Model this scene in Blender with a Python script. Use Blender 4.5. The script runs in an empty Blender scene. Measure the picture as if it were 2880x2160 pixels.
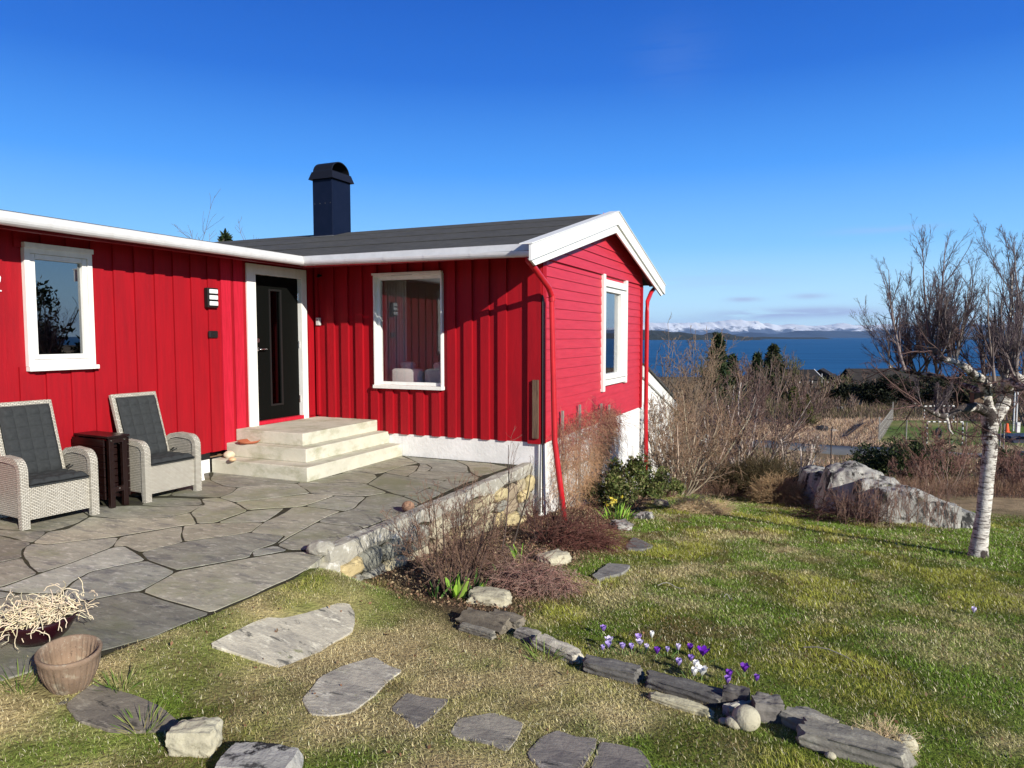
import bpy, math, random
import numpy as np
R = math.radians
rnd = random.Random(7)
rng = np.random.default_rng(11)
scn = bpy.context.scene
COL = scn.collection

# ------------------------------------------------------------------ camera
FPX, CX, CY = 1996.0, 1440.0, 1080.0
YAW, PITCH, HEYE = R(23.9), math.atan(134 / 1996.0), 1.72
cyw, syw = math.cos(YAW), math.sin(YAW)
FW = np.array([-syw * math.cos(PITCH), cyw * math.cos(PITCH), -math.sin(PITCH)])
RT = np.array([cyw, syw, 0.0]); UP = np.cross(RT, FW); EYE = np.array([0, 0, HEYE])
FH = np.array([-syw, cyw, 0.0])
cam_data = bpy.data.cameras.new('camera'); cam = bpy.data.objects.new('camera', cam_data); COL.objects.link(cam)
cam_data.sensor_fit = 'HORIZONTAL'; cam_data.sensor_width = 36.0; cam_data.lens = 36.0 * FPX / 2880.0
cam_data.clip_start = 0.05; cam_data.clip_end = 200000
cam.location = EYE; cam.rotation_euler = (math.pi / 2 - PITCH, 0, YAW)
scn.camera = cam

# ------------------------------------------------------------------ light
SUN = np.array([1.0, -0.54, 0.49]); SUN /= np.linalg.norm(SUN)
sun_el = math.asin(SUN[2]); sun_az = math.atan2(SUN[0], SUN[1])
w = bpy.data.worlds.new('World'); scn.world = w; w.use_nodes = True
nt = w.node_tree; nd = nt.nodes; nd.clear()
def N(t, **k):
    n = nd.new(t)
    for a, b in k.items(): setattr(n, a, b)
    return n
out = N('ShaderNodeOutputWorld'); bg = N('ShaderNodeBackground'); bg.inputs[1].default_value = 0.085
sky = N('ShaderNodeTexSky'); sky.sky_type = 'NISHITA'; sky.sun_disc = False
sky.sun_elevation = sun_el; sky.sun_rotation = sun_az; sky.altitude = 100; sky.air_density = 1.0
sky.dust_density = 0.35; sky.ozone_density = 3.0
hsv = N('ShaderNodeHueSaturation'); hsv.inputs['Saturation'].default_value = 1.28; hsv.inputs['Value'].default_value = 1.0
nt.links.new(sky.outputs[0], hsv.inputs['Color'])
tc = N('ShaderNodeTexCoord')
EXPO = 0.42; SKYS = 0.08
# clear northern sky: the physical sky pulled towards measured colours by height above the horizon
sp0 = N('ShaderNodeSeparateXYZ'); nt.links.new(tc.outputs['Generated'], sp0.inputs[0])
rampn = N('ShaderNodeValToRGB'); nt.links.new(sp0.outputs[2], rampn.inputs[0]); cr = rampn.color_ramp
for i, (pos, c) in enumerate([(0.0, (.74, 1.0, 1.12)), (.05, (.52, .86, 1.12)), (.12, (.24, .60, 1.08)), (.22, (.075, .35, .98)), (.33, (.020, .165, .70)), (.45, (.008, .095, .52)), (.58, (.007, .04, .19)), (1.0, (.008, .025, .08))]):
    e = cr.elements[i] if i < 2 else cr.elements.new(pos)
    e.position = pos; e.color = (*c, 1)
skm = N('ShaderNodeVectorMath', operation='SCALE'); nt.links.new(rampn.outputs[0], skm.inputs[0]); skm.inputs['Scale'].default_value = 1 / (SKYS * 2 ** EXPO)
skx = N('ShaderNodeMix', data_type='RGBA'); skx.inputs[0].default_value = .95; nt.links.new(hsv.outputs[0], skx.inputs[6]); nt.links.new(skm.outputs[0], skx.inputs[7])
def math_(op, a, b=None):
    m = N('ShaderNodeMath', operation=op)
    for i, v in enumerate((a, b)):
        if v is None: continue
        if isinstance(v, (int, float)): m.inputs[i].default_value = v
        else: nt.links.new(v, m.inputs[i])
    return m.outputs[0]
sep = N('ShaderNodeSeparateXYZ'); nt.links.new(tc.outputs['Generated'], sep.inputs[0])
def skydot(v):
    d = N('ShaderNodeVectorMath', operation='DOT_PRODUCT'); nt.links.new(tc.outputs['Generated'], d.inputs[0]); d.inputs[1].default_value = v
    return d.outputs['Value']
mp = N('ShaderNodeMapping'); mp.inputs['Scale'].default_value = (1, 1, 9); nt.links.new(tc.outputs['Generated'], mp.inputs[0])
nz = N('ShaderNodeTexNoise'); nz.inputs['Scale'].default_value = 16; nz.inputs['Detail'].default_value = 6; nt.links.new(mp.outputs[0], nz.inputs['Vector'])
nzc = math_('MULTIPLY', math_('SUBTRACT', nz.outputs[0], 0.30), 5.0)
nzc = math_('MINIMUM', math_('MAXIMUM', nzc, 0.0), 1.0)
total = None
# thin cloud banks low over the sea: direction, half width, half height (radians), strength
for (px, py, su, sv, st) in ((2090, 842, .020, .0035, .8), (2275, 833, .022, .0035, .7), (2320, 877, .055, .006, 1.1), (2130, 884, .06, .006, .8), (2490, 645, .06, .004, .3), (1900, 160, .05, .04, .05), (2000, 790, .10, .010, .20), (1950, 905, .10, .006, .3)):
    d = FW + RT * (px - CX) / FPX - UP * (py - CY) / FPX; d /= np.linalg.norm(d)
    rr = np.cross(d, [0, 0, 1.0]); rr /= np.linalg.norm(rr); uu = np.cross(rr, d)
    a = math_('DIVIDE', skydot(rr), su); b = math_('DIVIDE', skydot(uu), sv)
    r2 = math_('ADD', math_('MULTIPLY', a, a), math_('MULTIPLY', b, b))
    g = math_('MULTIPLY', math_('POWER', 2.718, math_('MULTIPLY', r2, -1.0)), st)
    g = math_('MULTIPLY', g, math_('GREATER_THAN', skydot(d), 0.0))
    total = g if total is None else math_('ADD', total, g)
cm = math_('MINIMUM', math_('MULTIPLY', total, nzc), 0.9)
mix = N('ShaderNodeMix', data_type='RGBA'); nt.links.new(cm, mix.inputs[0]); nt.links.new(skx.outputs[2], mix.inputs[6])
mix.inputs[7].default_value = (4.0, 4.9, 7.4, 1)
nt.links.new(mix.outputs[2], bg.inputs[0]); nt.links.new(bg.outputs[0], out.inputs[0])
sl = bpy.data.lights.new('sun', 'SUN'); so = bpy.data.objects.new('sun', sl); COL.objects.link(so)
sl.energy = 5.0; sl.angle = R(0.53); sl.color = (1.0, 0.94, 0.83)
from mathutils import Vector, Matrix
so.rotation_euler = Vector(SUN).to_track_quat('Z', 'Y').to_euler()
vs = scn.view_settings; vs.view_transform = 'Standard'; vs.look = 'None'; vs.exposure = EXPO; vs.gamma = 1; vs.use_curve_mapping = False

# ------------------------------------------------------------------ materials
def mat(name, col, rough=0.7, col2=None, scale=5.0, stretch=(1, 1, 1), detail=5, bump=0.0, bscale=None, metal=0.0,
        spec=0.35, attr=None, ramp=(0.35, 0.65), coord='Object', extra=None, trans=0.0, gloss_noise=0):
    m = bpy.data.materials.new(name); m.use_nodes = True; t = m.node_tree; b = t.nodes['Principled BSDF']; L = t.links.new
    b.inputs['Roughness'].default_value = rough; b.inputs['Metallic'].default_value = metal
    b.inputs['Specular IOR Level'].default_value = spec
    def rgba(c): return (*c, 1)
    tcn = t.nodes.new('ShaderNodeTexCoord'); mpn = t.nodes.new('ShaderNodeMapping'); mpn.inputs['Scale'].default_value = stretch
    L(tcn.outputs[coord], mpn.inputs[0])
    cout = None
    if col2 is not None:
        nz = t.nodes.new('ShaderNodeTexNoise'); nz.inputs['Scale'].default_value = scale; nz.inputs['Detail'].default_value = detail; nz.inputs['Roughness'].default_value = 0.65
        L(mpn.outputs[0], nz.inputs['Vector'])
        mr = t.nodes.new('ShaderNodeMapRange'); mr.inputs[1].default_value = ramp[0]; mr.inputs[2].default_value = ramp[1]; L(nz.outputs[0], mr.inputs[0])
        mx = t.nodes.new('ShaderNodeMix'); mx.data_type = 'RGBA'; L(mr.outputs[0], mx.inputs[0]); mx.inputs[6].default_value = rgba(col); mx.inputs[7].default_value = rgba(col2)
        cout = mx.outputs[2]
    if extra is not None:   # (colour, scale, lo, hi, stretch)
        for (c3, s3, lo, hi, st3) in extra:
            mp3 = t.nodes.new('ShaderNodeMapping'); mp3.inputs['Scale'].default_value = st3; mp3.inputs['Location'].default_value = (3.1, 7.7, 1.3); L(tcn.outputs[coord], mp3.inputs[0])
            n3 = t.nodes.new('ShaderNodeTexNoise'); n3.inputs['Scale'].default_value = s3; n3.inputs['Detail'].default_value = 6; n3.inputs['Roughness'].default_value = 0.7; L(mp3.outputs[0], n3.inputs['Vector'])
            r3 = t.nodes.new('ShaderNodeMapRange'); r3.inputs[1].default_value = lo; r3.inputs[2].default_value = hi; L(n3.outputs[0], r3.inputs[0])
            x3 = t.nodes.new('ShaderNodeMix'); x3.data_type = 'RGBA'; L(r3.outputs[0], x3.inputs[0])
            if cout is not None: L(cout, x3.inputs[6])
            else: x3.inputs[6].default_value = rgba(col)
            x3.inputs[7].default_value = rgba(c3); cout = x3.outputs[2]
    if attr:   # a colour tint stored per face or vertex (the thing's own colour)
        at = t.nodes.new('ShaderNodeAttribute'); at.attribute_name = attr
        mu = t.nodes.new('ShaderNodeMix'); mu.data_type = 'RGBA'; mu.blend_type = 'MULTIPLY'; mu.inputs[0].default_value = 1
        if cout is not None: L(cout, mu.inputs[6])
        else: mu.inputs[6].default_value = rgba(col)
        L(at.outputs['Color'], mu.inputs[7]); cout = mu.outputs[2]
    if cout is not None: L(cout, b.inputs['Base Color'])
    else: b.inputs['Base Color'].default_value = rgba(col)
    if bump:
        nb = t.nodes.new('ShaderNodeTexNoise'); nb.inputs['Scale'].default_value = bscale or scale * 4; nb.inputs['Detail'].default_value = 6; nb.inputs['Roughness'].default_value = .65
        L(mpn.outputs[0], nb.inputs['Vector'])
        bp = t.nodes.new('ShaderNodeBump'); bp.inputs['Strength'].default_value = 1.0; bp.inputs['Distance'].default_value = bump; L(nb.outputs[0], bp.inputs['Height']); L(bp.outputs[0], b.inputs['Normal'])
    if trans: b.inputs['Transmission Weight'].default_value = trans
    return m

M = {}
M['red'] = mat('red_paint', (.345, .001, .008), .65, (.275, .001, .007), 3, (6, 6, .5), bump=.0025, bscale=30, spec=.3, extra=[((.24, .001, .007), 2.0, .50, .72, (2.5, 2.5, .35)), ((.60, .12, .12), 60, .71, .78, (1, 1, .3)), ((.10, .02, .02), 34, .74, .78, (1, 1, 1))])
M['red_rough'] = mat('red_rough_board', (.52, .012, .035), .7, (.40, .008, .022), 9, (6, 6, .5), bump=.002, bscale=26, spec=.25)
M['red_gable'] = mat('faded_red_paint', (.52, .028, .046), .5, (.44, .020, .034), 4, (1, .6, 6), bump=.0012, bscale=30, spec=.4, extra=[((.48, .03, .045), 2.2, .55, .85, (1, 1, 3)), ((.36, .012, .02), 50, .72, .77, (1, .5, 1))])
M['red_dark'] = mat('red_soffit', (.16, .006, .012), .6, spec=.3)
M['red_pipe'] = mat('red_pipe_paint', (.50, .018, .026), .3, (.42, .015, .022), 6, bump=.0004, bscale=50)
M['white'] = mat('white_paint', (.80, .80, .77), .45, (.72, .72, .68), 4, (3, 3, 1), bump=.0006, bscale=40)
M['gutter'] = mat('white_gutter', (.62, .62, .62), .35, (.54, .54, .54), 7, bump=.0002, bscale=30, spec=.6)
M['render_white'] = mat('white_render', (.78, .77, .75), .85, (.66, .66, .64), 3, bump=.006, bscale=22, extra=[((.42, .38, .35), 26, .66, .74, (1, 1, 1)), ((.60, .58, .55), 1.6, .5, .8, (1, 1, 1))])
M['roof'] = mat('roofing_felt', (.050, .048, .044), .95, (.078, .076, .070), 9, (1, 1, 1), bump=.003, bscale=120, extra=[((.11, .11, .105), 160, .55, .75, (1, 1, 1)), ((.035, .035, .036), 1.5, .5, .7, (1, 6, 1))])
M['navy'] = mat('navy_sheet_metal', (.004, .008, .024), .55, spec=.12, col2=(.006, .010, .028), scale=5, bump=.0006, bscale=8)
M['black_metal'] = mat('black_metal', (.010, .010, .012), .4)
M['lead'] = mat('grey_flashing', (.12, .12, .125), .6, (.08, .08, .085), 6)
M['door'] = mat('black_door', (.004, .0045, .004), .6, spec=.06)
M['chrome'] = mat('chrome', (.75, .75, .75), .18, metal=1.0)
M['black_plastic'] = mat('black_plastic', (.012, .012, .012), .45)
M['grey_plastic'] = mat('grey_plastic', (.52, .53, .52), .5)
M['opal'] = mat('opal_glass', (.82, .84, .86), .25)
M['concrete'] = mat('step_concrete', (.58, .56, .46), .85, (.49, .48, .39), 4, bump=.003, bscale=40, extra=[((.30, .30, .19), 2.3, .50, .72, (1, 1, 2)), ((.22, .20, .15), 34, .66, .74, (1, 1, 1)), ((.60, .58, .50), 9, .55, .75, (1, 1, 1))])
M['cap'] = mat('wall_concrete', (.42, .40, .33), .9, (.30, .285, .24), 5, bump=.008, bscale=25, extra=[((.62, .61, .56), 12, .55, .66, (1, 1, 1)), ((.16, .15, .13), 30, .62, .7, (1, 1, 1))])
M['flag'] = mat('flagstone', (.45, .44, .35), .8, (.33, .32, .26), 2.6, (1, 2.2, 1), bump=.005, bscale=14, attr='tint', extra=[((.20, .20, .19), 4, .50, .66, (.8, 3.0, 1)), ((.60, .58, .49), 11, .54, .66, (1, 2.2, 1)), ((.30, .31, .19), 1.1, .50, .66, (1, 1, 1)), ((.16, .16, .15), 24, .60, .70, (1, 2, 1)), ((.06, .06, .055), 60, .70, .76, (1, 1, 1))])
M['joint'] = mat('joint_soil', (.022, .019, .014), .95, (.05, .05, .022), 9, bump=.01, bscale=60)
M['slate'] = mat('slate_stone', (.30, .285, .245), .85, (.17, .163, .15), 3, (1, 1.6, 2), bump=.014, bscale=9, attr='tint', extra=[((.40, .39, .34), 9, .54, .66, (1, 1.8, 1)), ((.07, .07, .065), 7, .58, .66, (1, 2.2, 2)), ((.11, .12, .05), 5, .62, .72, (1, 1, 1))])
M['stonewall'] = mat('wall_stones', (.42, .40, .34), .85, (.30, .28, .23), 6, bump=.010, bscale=22, attr='tint', extra=[((.16, .15, .13), 24, .60, .70, (1, 1, 3)), ((.55, .53, .45), 13, .58, .7, (1, 1, 2))])
M['lichen_rock'] = mat('lichen_rock', (.44, .43, .39), .9, (.26, .255, .235), 2.2, bump=.03, bscale=5, extra=[((.62, .61, .56), 5, .54, .64, (1, 1, 1)), ((.07, .07, .065), 5, .53, .60, (1, 1, 1)), ((.025, .025, .025), 1.3, .54, .58, (3, 3, .45)), ((.12, .14, .05), 3, .62, .72, (1, 1, 1))])
M['pale_rock'] = mat('pale_rock', (.52, .49, .36), .85, (.40, .37, .27), 8, bump=.012, bscale=14, extra=[((.22, .20, .14), 18, .56, .66, (1, 1, 1))])
M['ball'] = mat('round_stone', (.36, .22, .14), .8, (.28, .16, .10), 20, bump=.003, bscale=60)
M['terra'] = mat('weathered_terracotta', (.26, .18, .125), .85, (.18, .125, .085), 7, bump=.003, bscale=50, extra=[((.38, .33, .25), 10, .52, .68, (1, 1, 1)), ((.10, .085, .06), 6, .56, .70, (1, 1, .6)), ((.08, .055, .04), 45, .60, .68, (1, 1, 1)), ((.40, .40, .33), 60, .64, .70, (1, 1, 1))])
M['clay'] = mat('clay_saucer', (.42, .13, .06), .7, (.34, .10, .05), 9)
M['glaze'] = mat('red_glazed_pot', (.022, .004, .007), .25)
M['soil'] = mat('potting_soil', (.035, .028, .02), .95, (.07, .055, .04), 30, bump=.01, bscale=90)
M['shell'] = mat('shell', (.72, .66, .52), .5, (.58, .48, .32), 20)
M['peach'] = mat('peach_stone', (.62, .42, .24), .5)
M['table'] = mat('dark_stained_wood', (.014, .0045, .0035), .3, (.009, .003, .0025), 6, (1, 1, 8), bump=.0006, bscale=40, spec=.6)
M['cushion'] = mat('charcoal_fabric', (.040, .044, .046), .95, (.032, .035, .037), 30, bump=.0012, bscale=220, spec=.15)
M['oldwood'] = mat('weathered_wood', (.16, .10, .065), .85, (.07, .045, .03), 8, (8, 8, .6), bump=.003, bscale=30)
M['greywood'] = mat('grey_wood', (.30, .28, .25), .85, (.20, .19, .17), 8, (6, 6, 1), bump=.002, bscale=30)
M['sofa'] = mat('pale_sofa_fabric', (.62, .58, .55), .95, (.55, .51, .49), 40, bump=.001, bscale=200)
M['wall_in'] = mat('interior_wall', (.80, .74, .70), .9)
M['curtain'] = mat('curtain', (.78, .74, .72), .9)
M['floor_in'] = mat('interior_floor', (.20, .12, .07), .5)
M['burgundy'] = mat('burgundy_cushion', (.16, .01, .015), .9)
M['darkroof'] = mat('far_dark_roof', (.012, .011, .012), .9, (.02, .018, .018), 1.5, bump=.02, bscale=4)
M['brownroof'] = mat('far_brown_roof', (.030, .026, .024), .9, (.022, .019, .018), 1, bump=.02, bscale=4)
M['blackhouse'] = mat('far_black_boards', (.016, .016, .018), .7)
M['tarmac'] = mat('asphalt', (.16, .165, .17), .9, (.12, .125, .13), .8, bump=.01, bscale=30)
M['gravel'] = mat('pale_gravel', (.50, .47, .43), .95, (.34, .31, .28), 1.2, bump=.03, bscale=8)
M['orange'] = mat('orange_plastic', (.75, .10, .02), .5)
M['tyre'] = mat('tyre_rubber', (.02, .02, .022), .7)
M['black_stripe'] = mat('black_post_paint', (.02, .02, .02), .5)
M['rust'] = mat('rusty_steel', (.045, .03, .025), .7)
M['tarp'] = mat('dark_tarp', (.03, .035, .05), .5)

def wicker(name, c1, c2, gap, su=.012, sv=.007):
    m = bpy.data.materials.new(name); m.use_nodes = True; t = m.node_tree; b = t.nodes['Principled BSDF']; L = t.links.new
    uv = t.nodes.new('ShaderNodeUVMap'); uv.uv_map = 'UVMap'
    br = t.nodes.new('ShaderNodeTexBrick'); br.inputs['Scale'].default_value = 1.0
    br.inputs['Color1'].default_value = (*c1, 1); br.inputs['Color2'].default_value = (*c2, 1); br.inputs['Mortar'].default_value = (*gap, 1)
    br.inputs['Mortar Size'].default_value = .0022 * (su / .02) ** .3; br.inputs['Mortar Smooth'].default_value = .35
    br.inputs['Brick Width'].default_value = su; br.inputs['Row Height'].default_value = sv
    L(uv.outputs[0], br.inputs['Vector']); L(br.outputs['Color'], b.inputs['Base Color'])
    iv = t.nodes.new('ShaderNodeMath'); iv.operation = 'SUBTRACT'; iv.inputs[0].default_value = 1; L(br.outputs['Fac'], iv.inputs[1])
    bp = t.nodes.new('ShaderNodeBump'); bp.inputs['Distance'].default_value = .003; bp.inputs['Strength'].default_value = .8; L(iv.outputs[0], bp.inputs['Height']); L(bp.outputs[0], b.inputs['Normal'])
    b.inputs['Roughness'].default_value = .55
    return m
M['wicker'] = wicker('pale_wicker', (.60, .57, .49), (.46, .43, .36), (.13, .12, .10), .034, .014)
M['wicker_open'] = wicker('shaded_open_weave_wicker', (.44, .41, .35), (.34, .32, .27), (.02, .02, .018), .020, .018)  # open weave, its darker cane also painting in the shade on the arm sides

def glassmat(name, tint, refl, alpha):
    m = bpy.data.materials.new(name); m.use_nodes = True; t = m.node_tree; t.nodes.clear(); L = t.links.new
    o = t.nodes.new('ShaderNodeOutputMaterial'); g = t.nodes.new('ShaderNodeBsdfGlossy'); g.inputs['Roughness'].default_value = .004; g.inputs['Color'].default_value = (.95, .97, 1, 1)
    tr = t.nodes.new('ShaderNodeBsdfTransparent'); tr.inputs[0].default_value = (*tint, 1)
    ge = t.nodes.new('ShaderNodeNewGeometry'); dt = t.nodes.new('ShaderNodeVectorMath'); dt.operation = 'DOT_PRODUCT'; L(ge.outputs['Incoming'], dt.inputs[0]); L(ge.outputs['Normal'], dt.inputs[1])
    def mm(op, a, b=None):
        q = t.nodes.new('ShaderNodeMath'); q.operation = op
        for k_, v_ in enumerate((a, b)):
            if v_ is None: continue
            if isinstance(v_, (int, float)): q.inputs[k_].default_value = v_
            else: L(v_, q.inputs[k_])
        return q
    ab = mm('ABSOLUTE', dt.outputs['Value']); om = mm('SUBTRACT', 1.0, ab.outputs[0]); p5 = mm('POWER', om.outputs[0], 4.0); fr = mm('ADD', mm('MULTIPLY', p5.outputs[0], 1 - refl).outputs[0], refl)
    mx = t.nodes.new('ShaderNodeMixShader'); L(fr.outputs[0], mx.inputs[0]); L(tr.outputs[0], mx.inputs[1]); L(g.outputs[0], mx.inputs[2]); L(mx.outputs[0], o.inputs[0])
    return m
M['glass'] = glassmat('window_glass', (.88, .90, .90), .085, 1)
M['glass_dark'] = glassmat('dark_window_glass', (.10, .12, .14), .26, 1)
M['glass_door'] = glassmat('smoked_door_glass', (.03, .03, .03), .035, 1)
M['glass_sea'] = glassmat('clear_window_glass', (.6, .62, .64), .30, 1)

def attr_leaf(name, rough=.6, sub=0.0, spec=.3, transl=0.25):
    m = bpy.data.materials.new(name); m.use_nodes = True; t = m.node_tree; b = t.nodes['Principled BSDF']; L = t.links.new
    at = t.nodes.new('ShaderNodeAttribute'); at.attribute_name = 'tint'; L(at.outputs['Color'], b.inputs['Base Color'])
    b.inputs['Roughness'].default_value = rough; b.inputs['Specular IOR Level'].default_value = spec
    if transl:
        tb = t.nodes.new('ShaderNodeBsdfTranslucent'); L(at.outputs['Color'], tb.inputs[0]); mx = t.nodes.new('ShaderNodeMixShader'); mx.inputs[0].default_value = transl
        L(b.outputs[0], mx.inputs[1]); L(tb.outputs[0], mx.inputs[2]); L(mx.outputs[0], t.nodes['Material Output'].inputs[0])
    return m
M['blade'] = attr_leaf('grass_blade', .75, spec=.15, transl=.3)
M['leaf'] = attr_leaf('leaf', .65, spec=.2, transl=.25)
M['stem'] = mat('pale_green_stem', (.25, .32, .12), .6)
M['twig'] = attr_leaf('twig_bark', .8, spec=.2, transl=0)

# birch bark: white with dark horizontal lenticels and rough black patches
def birch():
    m = bpy.data.materials.new('birch_bark'); m.use_nodes = True; t = m.node_tree; b = t.nodes['Principled BSDF']; L = t.links.new
    tcn = t.nodes.new('ShaderNodeTexCoord'); at = t.nodes.new('ShaderNodeAttribute'); at.attribute_name = 'tint'
    def nz(sc, st, det=5):
        mp = t.nodes.new('ShaderNodeMapping'); mp.inputs['Scale'].default_value = st; L(tcn.outputs['Object'], mp.inputs[0])
        n = t.nodes.new('ShaderNodeTexNoise'); n.inputs['Scale'].default_value = sc; n.inputs['Detail'].default_value = det; n.inputs['Roughness'].default_value = .65; L(mp.outputs[0], n.inputs['Vector']); return n.outputs[0]
    def mr(x, lo, hi):
        r = t.nodes.new('ShaderNodeMapRange'); r.inputs[1].default_value = lo; r.inputs[2].default_value = hi; L(x, r.inputs[0]); return r.outputs[0]
    def mx(f, a, bb):
        x = t.nodes.new('ShaderNodeMix'); x.data_type = 'RGBA'; L(f, x.inputs[0])
        for i, v in ((6, a), (7, bb)):
            if isinstance(v, tuple): x.inputs[i].default_value = (*v, 1)
            else: L(v, x.inputs[i])
        return x.outputs[2]
    c = mx(mr(nz(8, (1, 1, 3)), .4, .6), (.66, .63, .57), (.42, .39, .35))
    c = mx(mr(nz(9, (1, 1, 8)), .52, .59), c, (.12, .10, .09))
    patch = nz(7, (1, 1, .8))
    add = t.nodes.new('ShaderNodeMath'); add.operation = 'ADD'; L(patch, add.inputs[0]); 
    sp = t.nodes.new('ShaderNodeSeparateColor'); L(at.outputs['Color'], sp.inputs[0]); L(sp.outputs[0], add.inputs[1])
    c = mx(mr(add.outputs[0], .60, .66), c, (.045, .035, .032))
    L(c, b.inputs['Base Color']); b.inputs['Roughness'].default_value = .75; b.inputs['Specular IOR Level'].default_value = .2
    bp = t.nodes.new('ShaderNodeBump'); bp.inputs['Distance'].default_value = .012; L(nz(22, (1, 1, 2)), bp.inputs['Height']); L(bp.outputs[0], b.inputs['Normal'])
    return m
M['birch'] = birch()

def groundmat():
    m = bpy.data.materials.new('ground_earth'); m.use_nodes = True; t = m.node_tree; b = t.nodes['Principled BSDF']; L = t.links.new
    at = t.nodes.new('ShaderNodeAttribute'); at.attribute_name = 'tint'; tcn = t.nodes.new('ShaderNodeTexCoord')
    n = t.nodes.new('ShaderNodeTexNoise'); n.inputs['Scale'].default_value = 3; n.inputs['Detail'].default_value = 12; n.inputs['Roughness'].default_value = .75; L(tcn.outputs['Object'], n.inputs['Vector'])
    r = t.nodes.new('ShaderNodeMapRange'); r.inputs[1].default_value = .3; r.inputs[2].default_value = .7; r.inputs[3].default_value = .45; r.inputs[4].default_value = 1.5; L(n.outputs[0], r.inputs[0])
    mu = t.nodes.new('ShaderNodeVectorMath'); mu.operation = 'SCALE'; L(at.outputs['Color'], mu.inputs[0]); L(r.outputs[0], mu.inputs['Scale']); L(mu.outputs[0], b.inputs['Base Color'])
    b.inputs['Roughness'].default_value = .95; b.inputs['Specular IOR Level'].default_value = .1
    n2 = t.nodes.new('ShaderNodeTexNoise'); n2.inputs['Scale'].default_value = 40; n2.inputs['Detail'].default_value = 4; L(tcn.outputs['Object'], n2.inputs['Vector'])
    bp = t.nodes.new('ShaderNodeBump'); bp.inputs['Distance'].default_value = .02; L(n2.outputs[0], bp.inputs['Height']); L(bp.outputs[0], b.inputs['Normal'])
    return m
M['ground'] = groundmat()

# ------------------------------------------------------------------ helpers
def tag(o, label=None, cat=None, group=None, kind=None):
    if label: o['label'] = label
    if cat: o['category'] = cat
    if group: o['group'] = group
    if kind: o['kind'] = kind
    return o
def empty(name, loc=(0, 0, 0), rz=0.0, label=None, cat=None, group=None):
    o = bpy.data.objects.new(name, None); COL.objects.link(o); o.location = loc; o.rotation_euler = (0, 0, rz); o.empty_display_size = .1
    return tag(o, label, cat, group)
def copy_tree(o, parent=None):
    c = o.copy(); COL.objects.link(c); c.parent = parent
    for ch in list(o.children): copy_tree(ch, c)
    return c
def npmesh(name, V, faces, material, parent=None, tint=None, dom='POINT', smooth=False, uv=False):
    """faces: list of int arrays (n,k)"""
    V = np.asarray(V, dtype=np.float64).reshape(-1, 3)
    me = bpy.data.meshes.new(name); me.vertices.add(len(V)); me.vertices.foreach_set('co', V.ravel())
    faces = [np.asarray(f, dtype=np.int32) for f in faces if len(f)]
    loops = np.concatenate([f.ravel() for f in faces]); tot = np.concatenate([np.full(len(f), f.shape[1], np.int32) for f in faces])
    st = np.concatenate([[0], np.cumsum(tot)[:-1]]).astype(np.int32)
    me.loops.add(len(loops)); me.loops.foreach_set('vertex_index', loops)
    me.polygons.add(len(tot)); me.polygons.foreach_set('loop_start', st); me.polygons.foreach_set('loop_total', tot)
    if smooth: me.polygons.foreach_set('use_smooth', np.ones(len(tot), bool))
    me.update(calc_edges=True); me.validate()
    if tint is not None:
        a = me.attributes.new('tint', 'FLOAT_COLOR', dom); tt = np.asarray(tint, dtype=np.float32)
        if tt.shape[1] == 3: tt = np.hstack([tt, np.ones((len(tt), 1), np.float32)])
        a.data.foreach_set('color', tt.ravel())
    me.materials.append(material)
    o = bpy.data.objects.new(name, me); COL.objects.link(o); o.parent = parent
    return o
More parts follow.
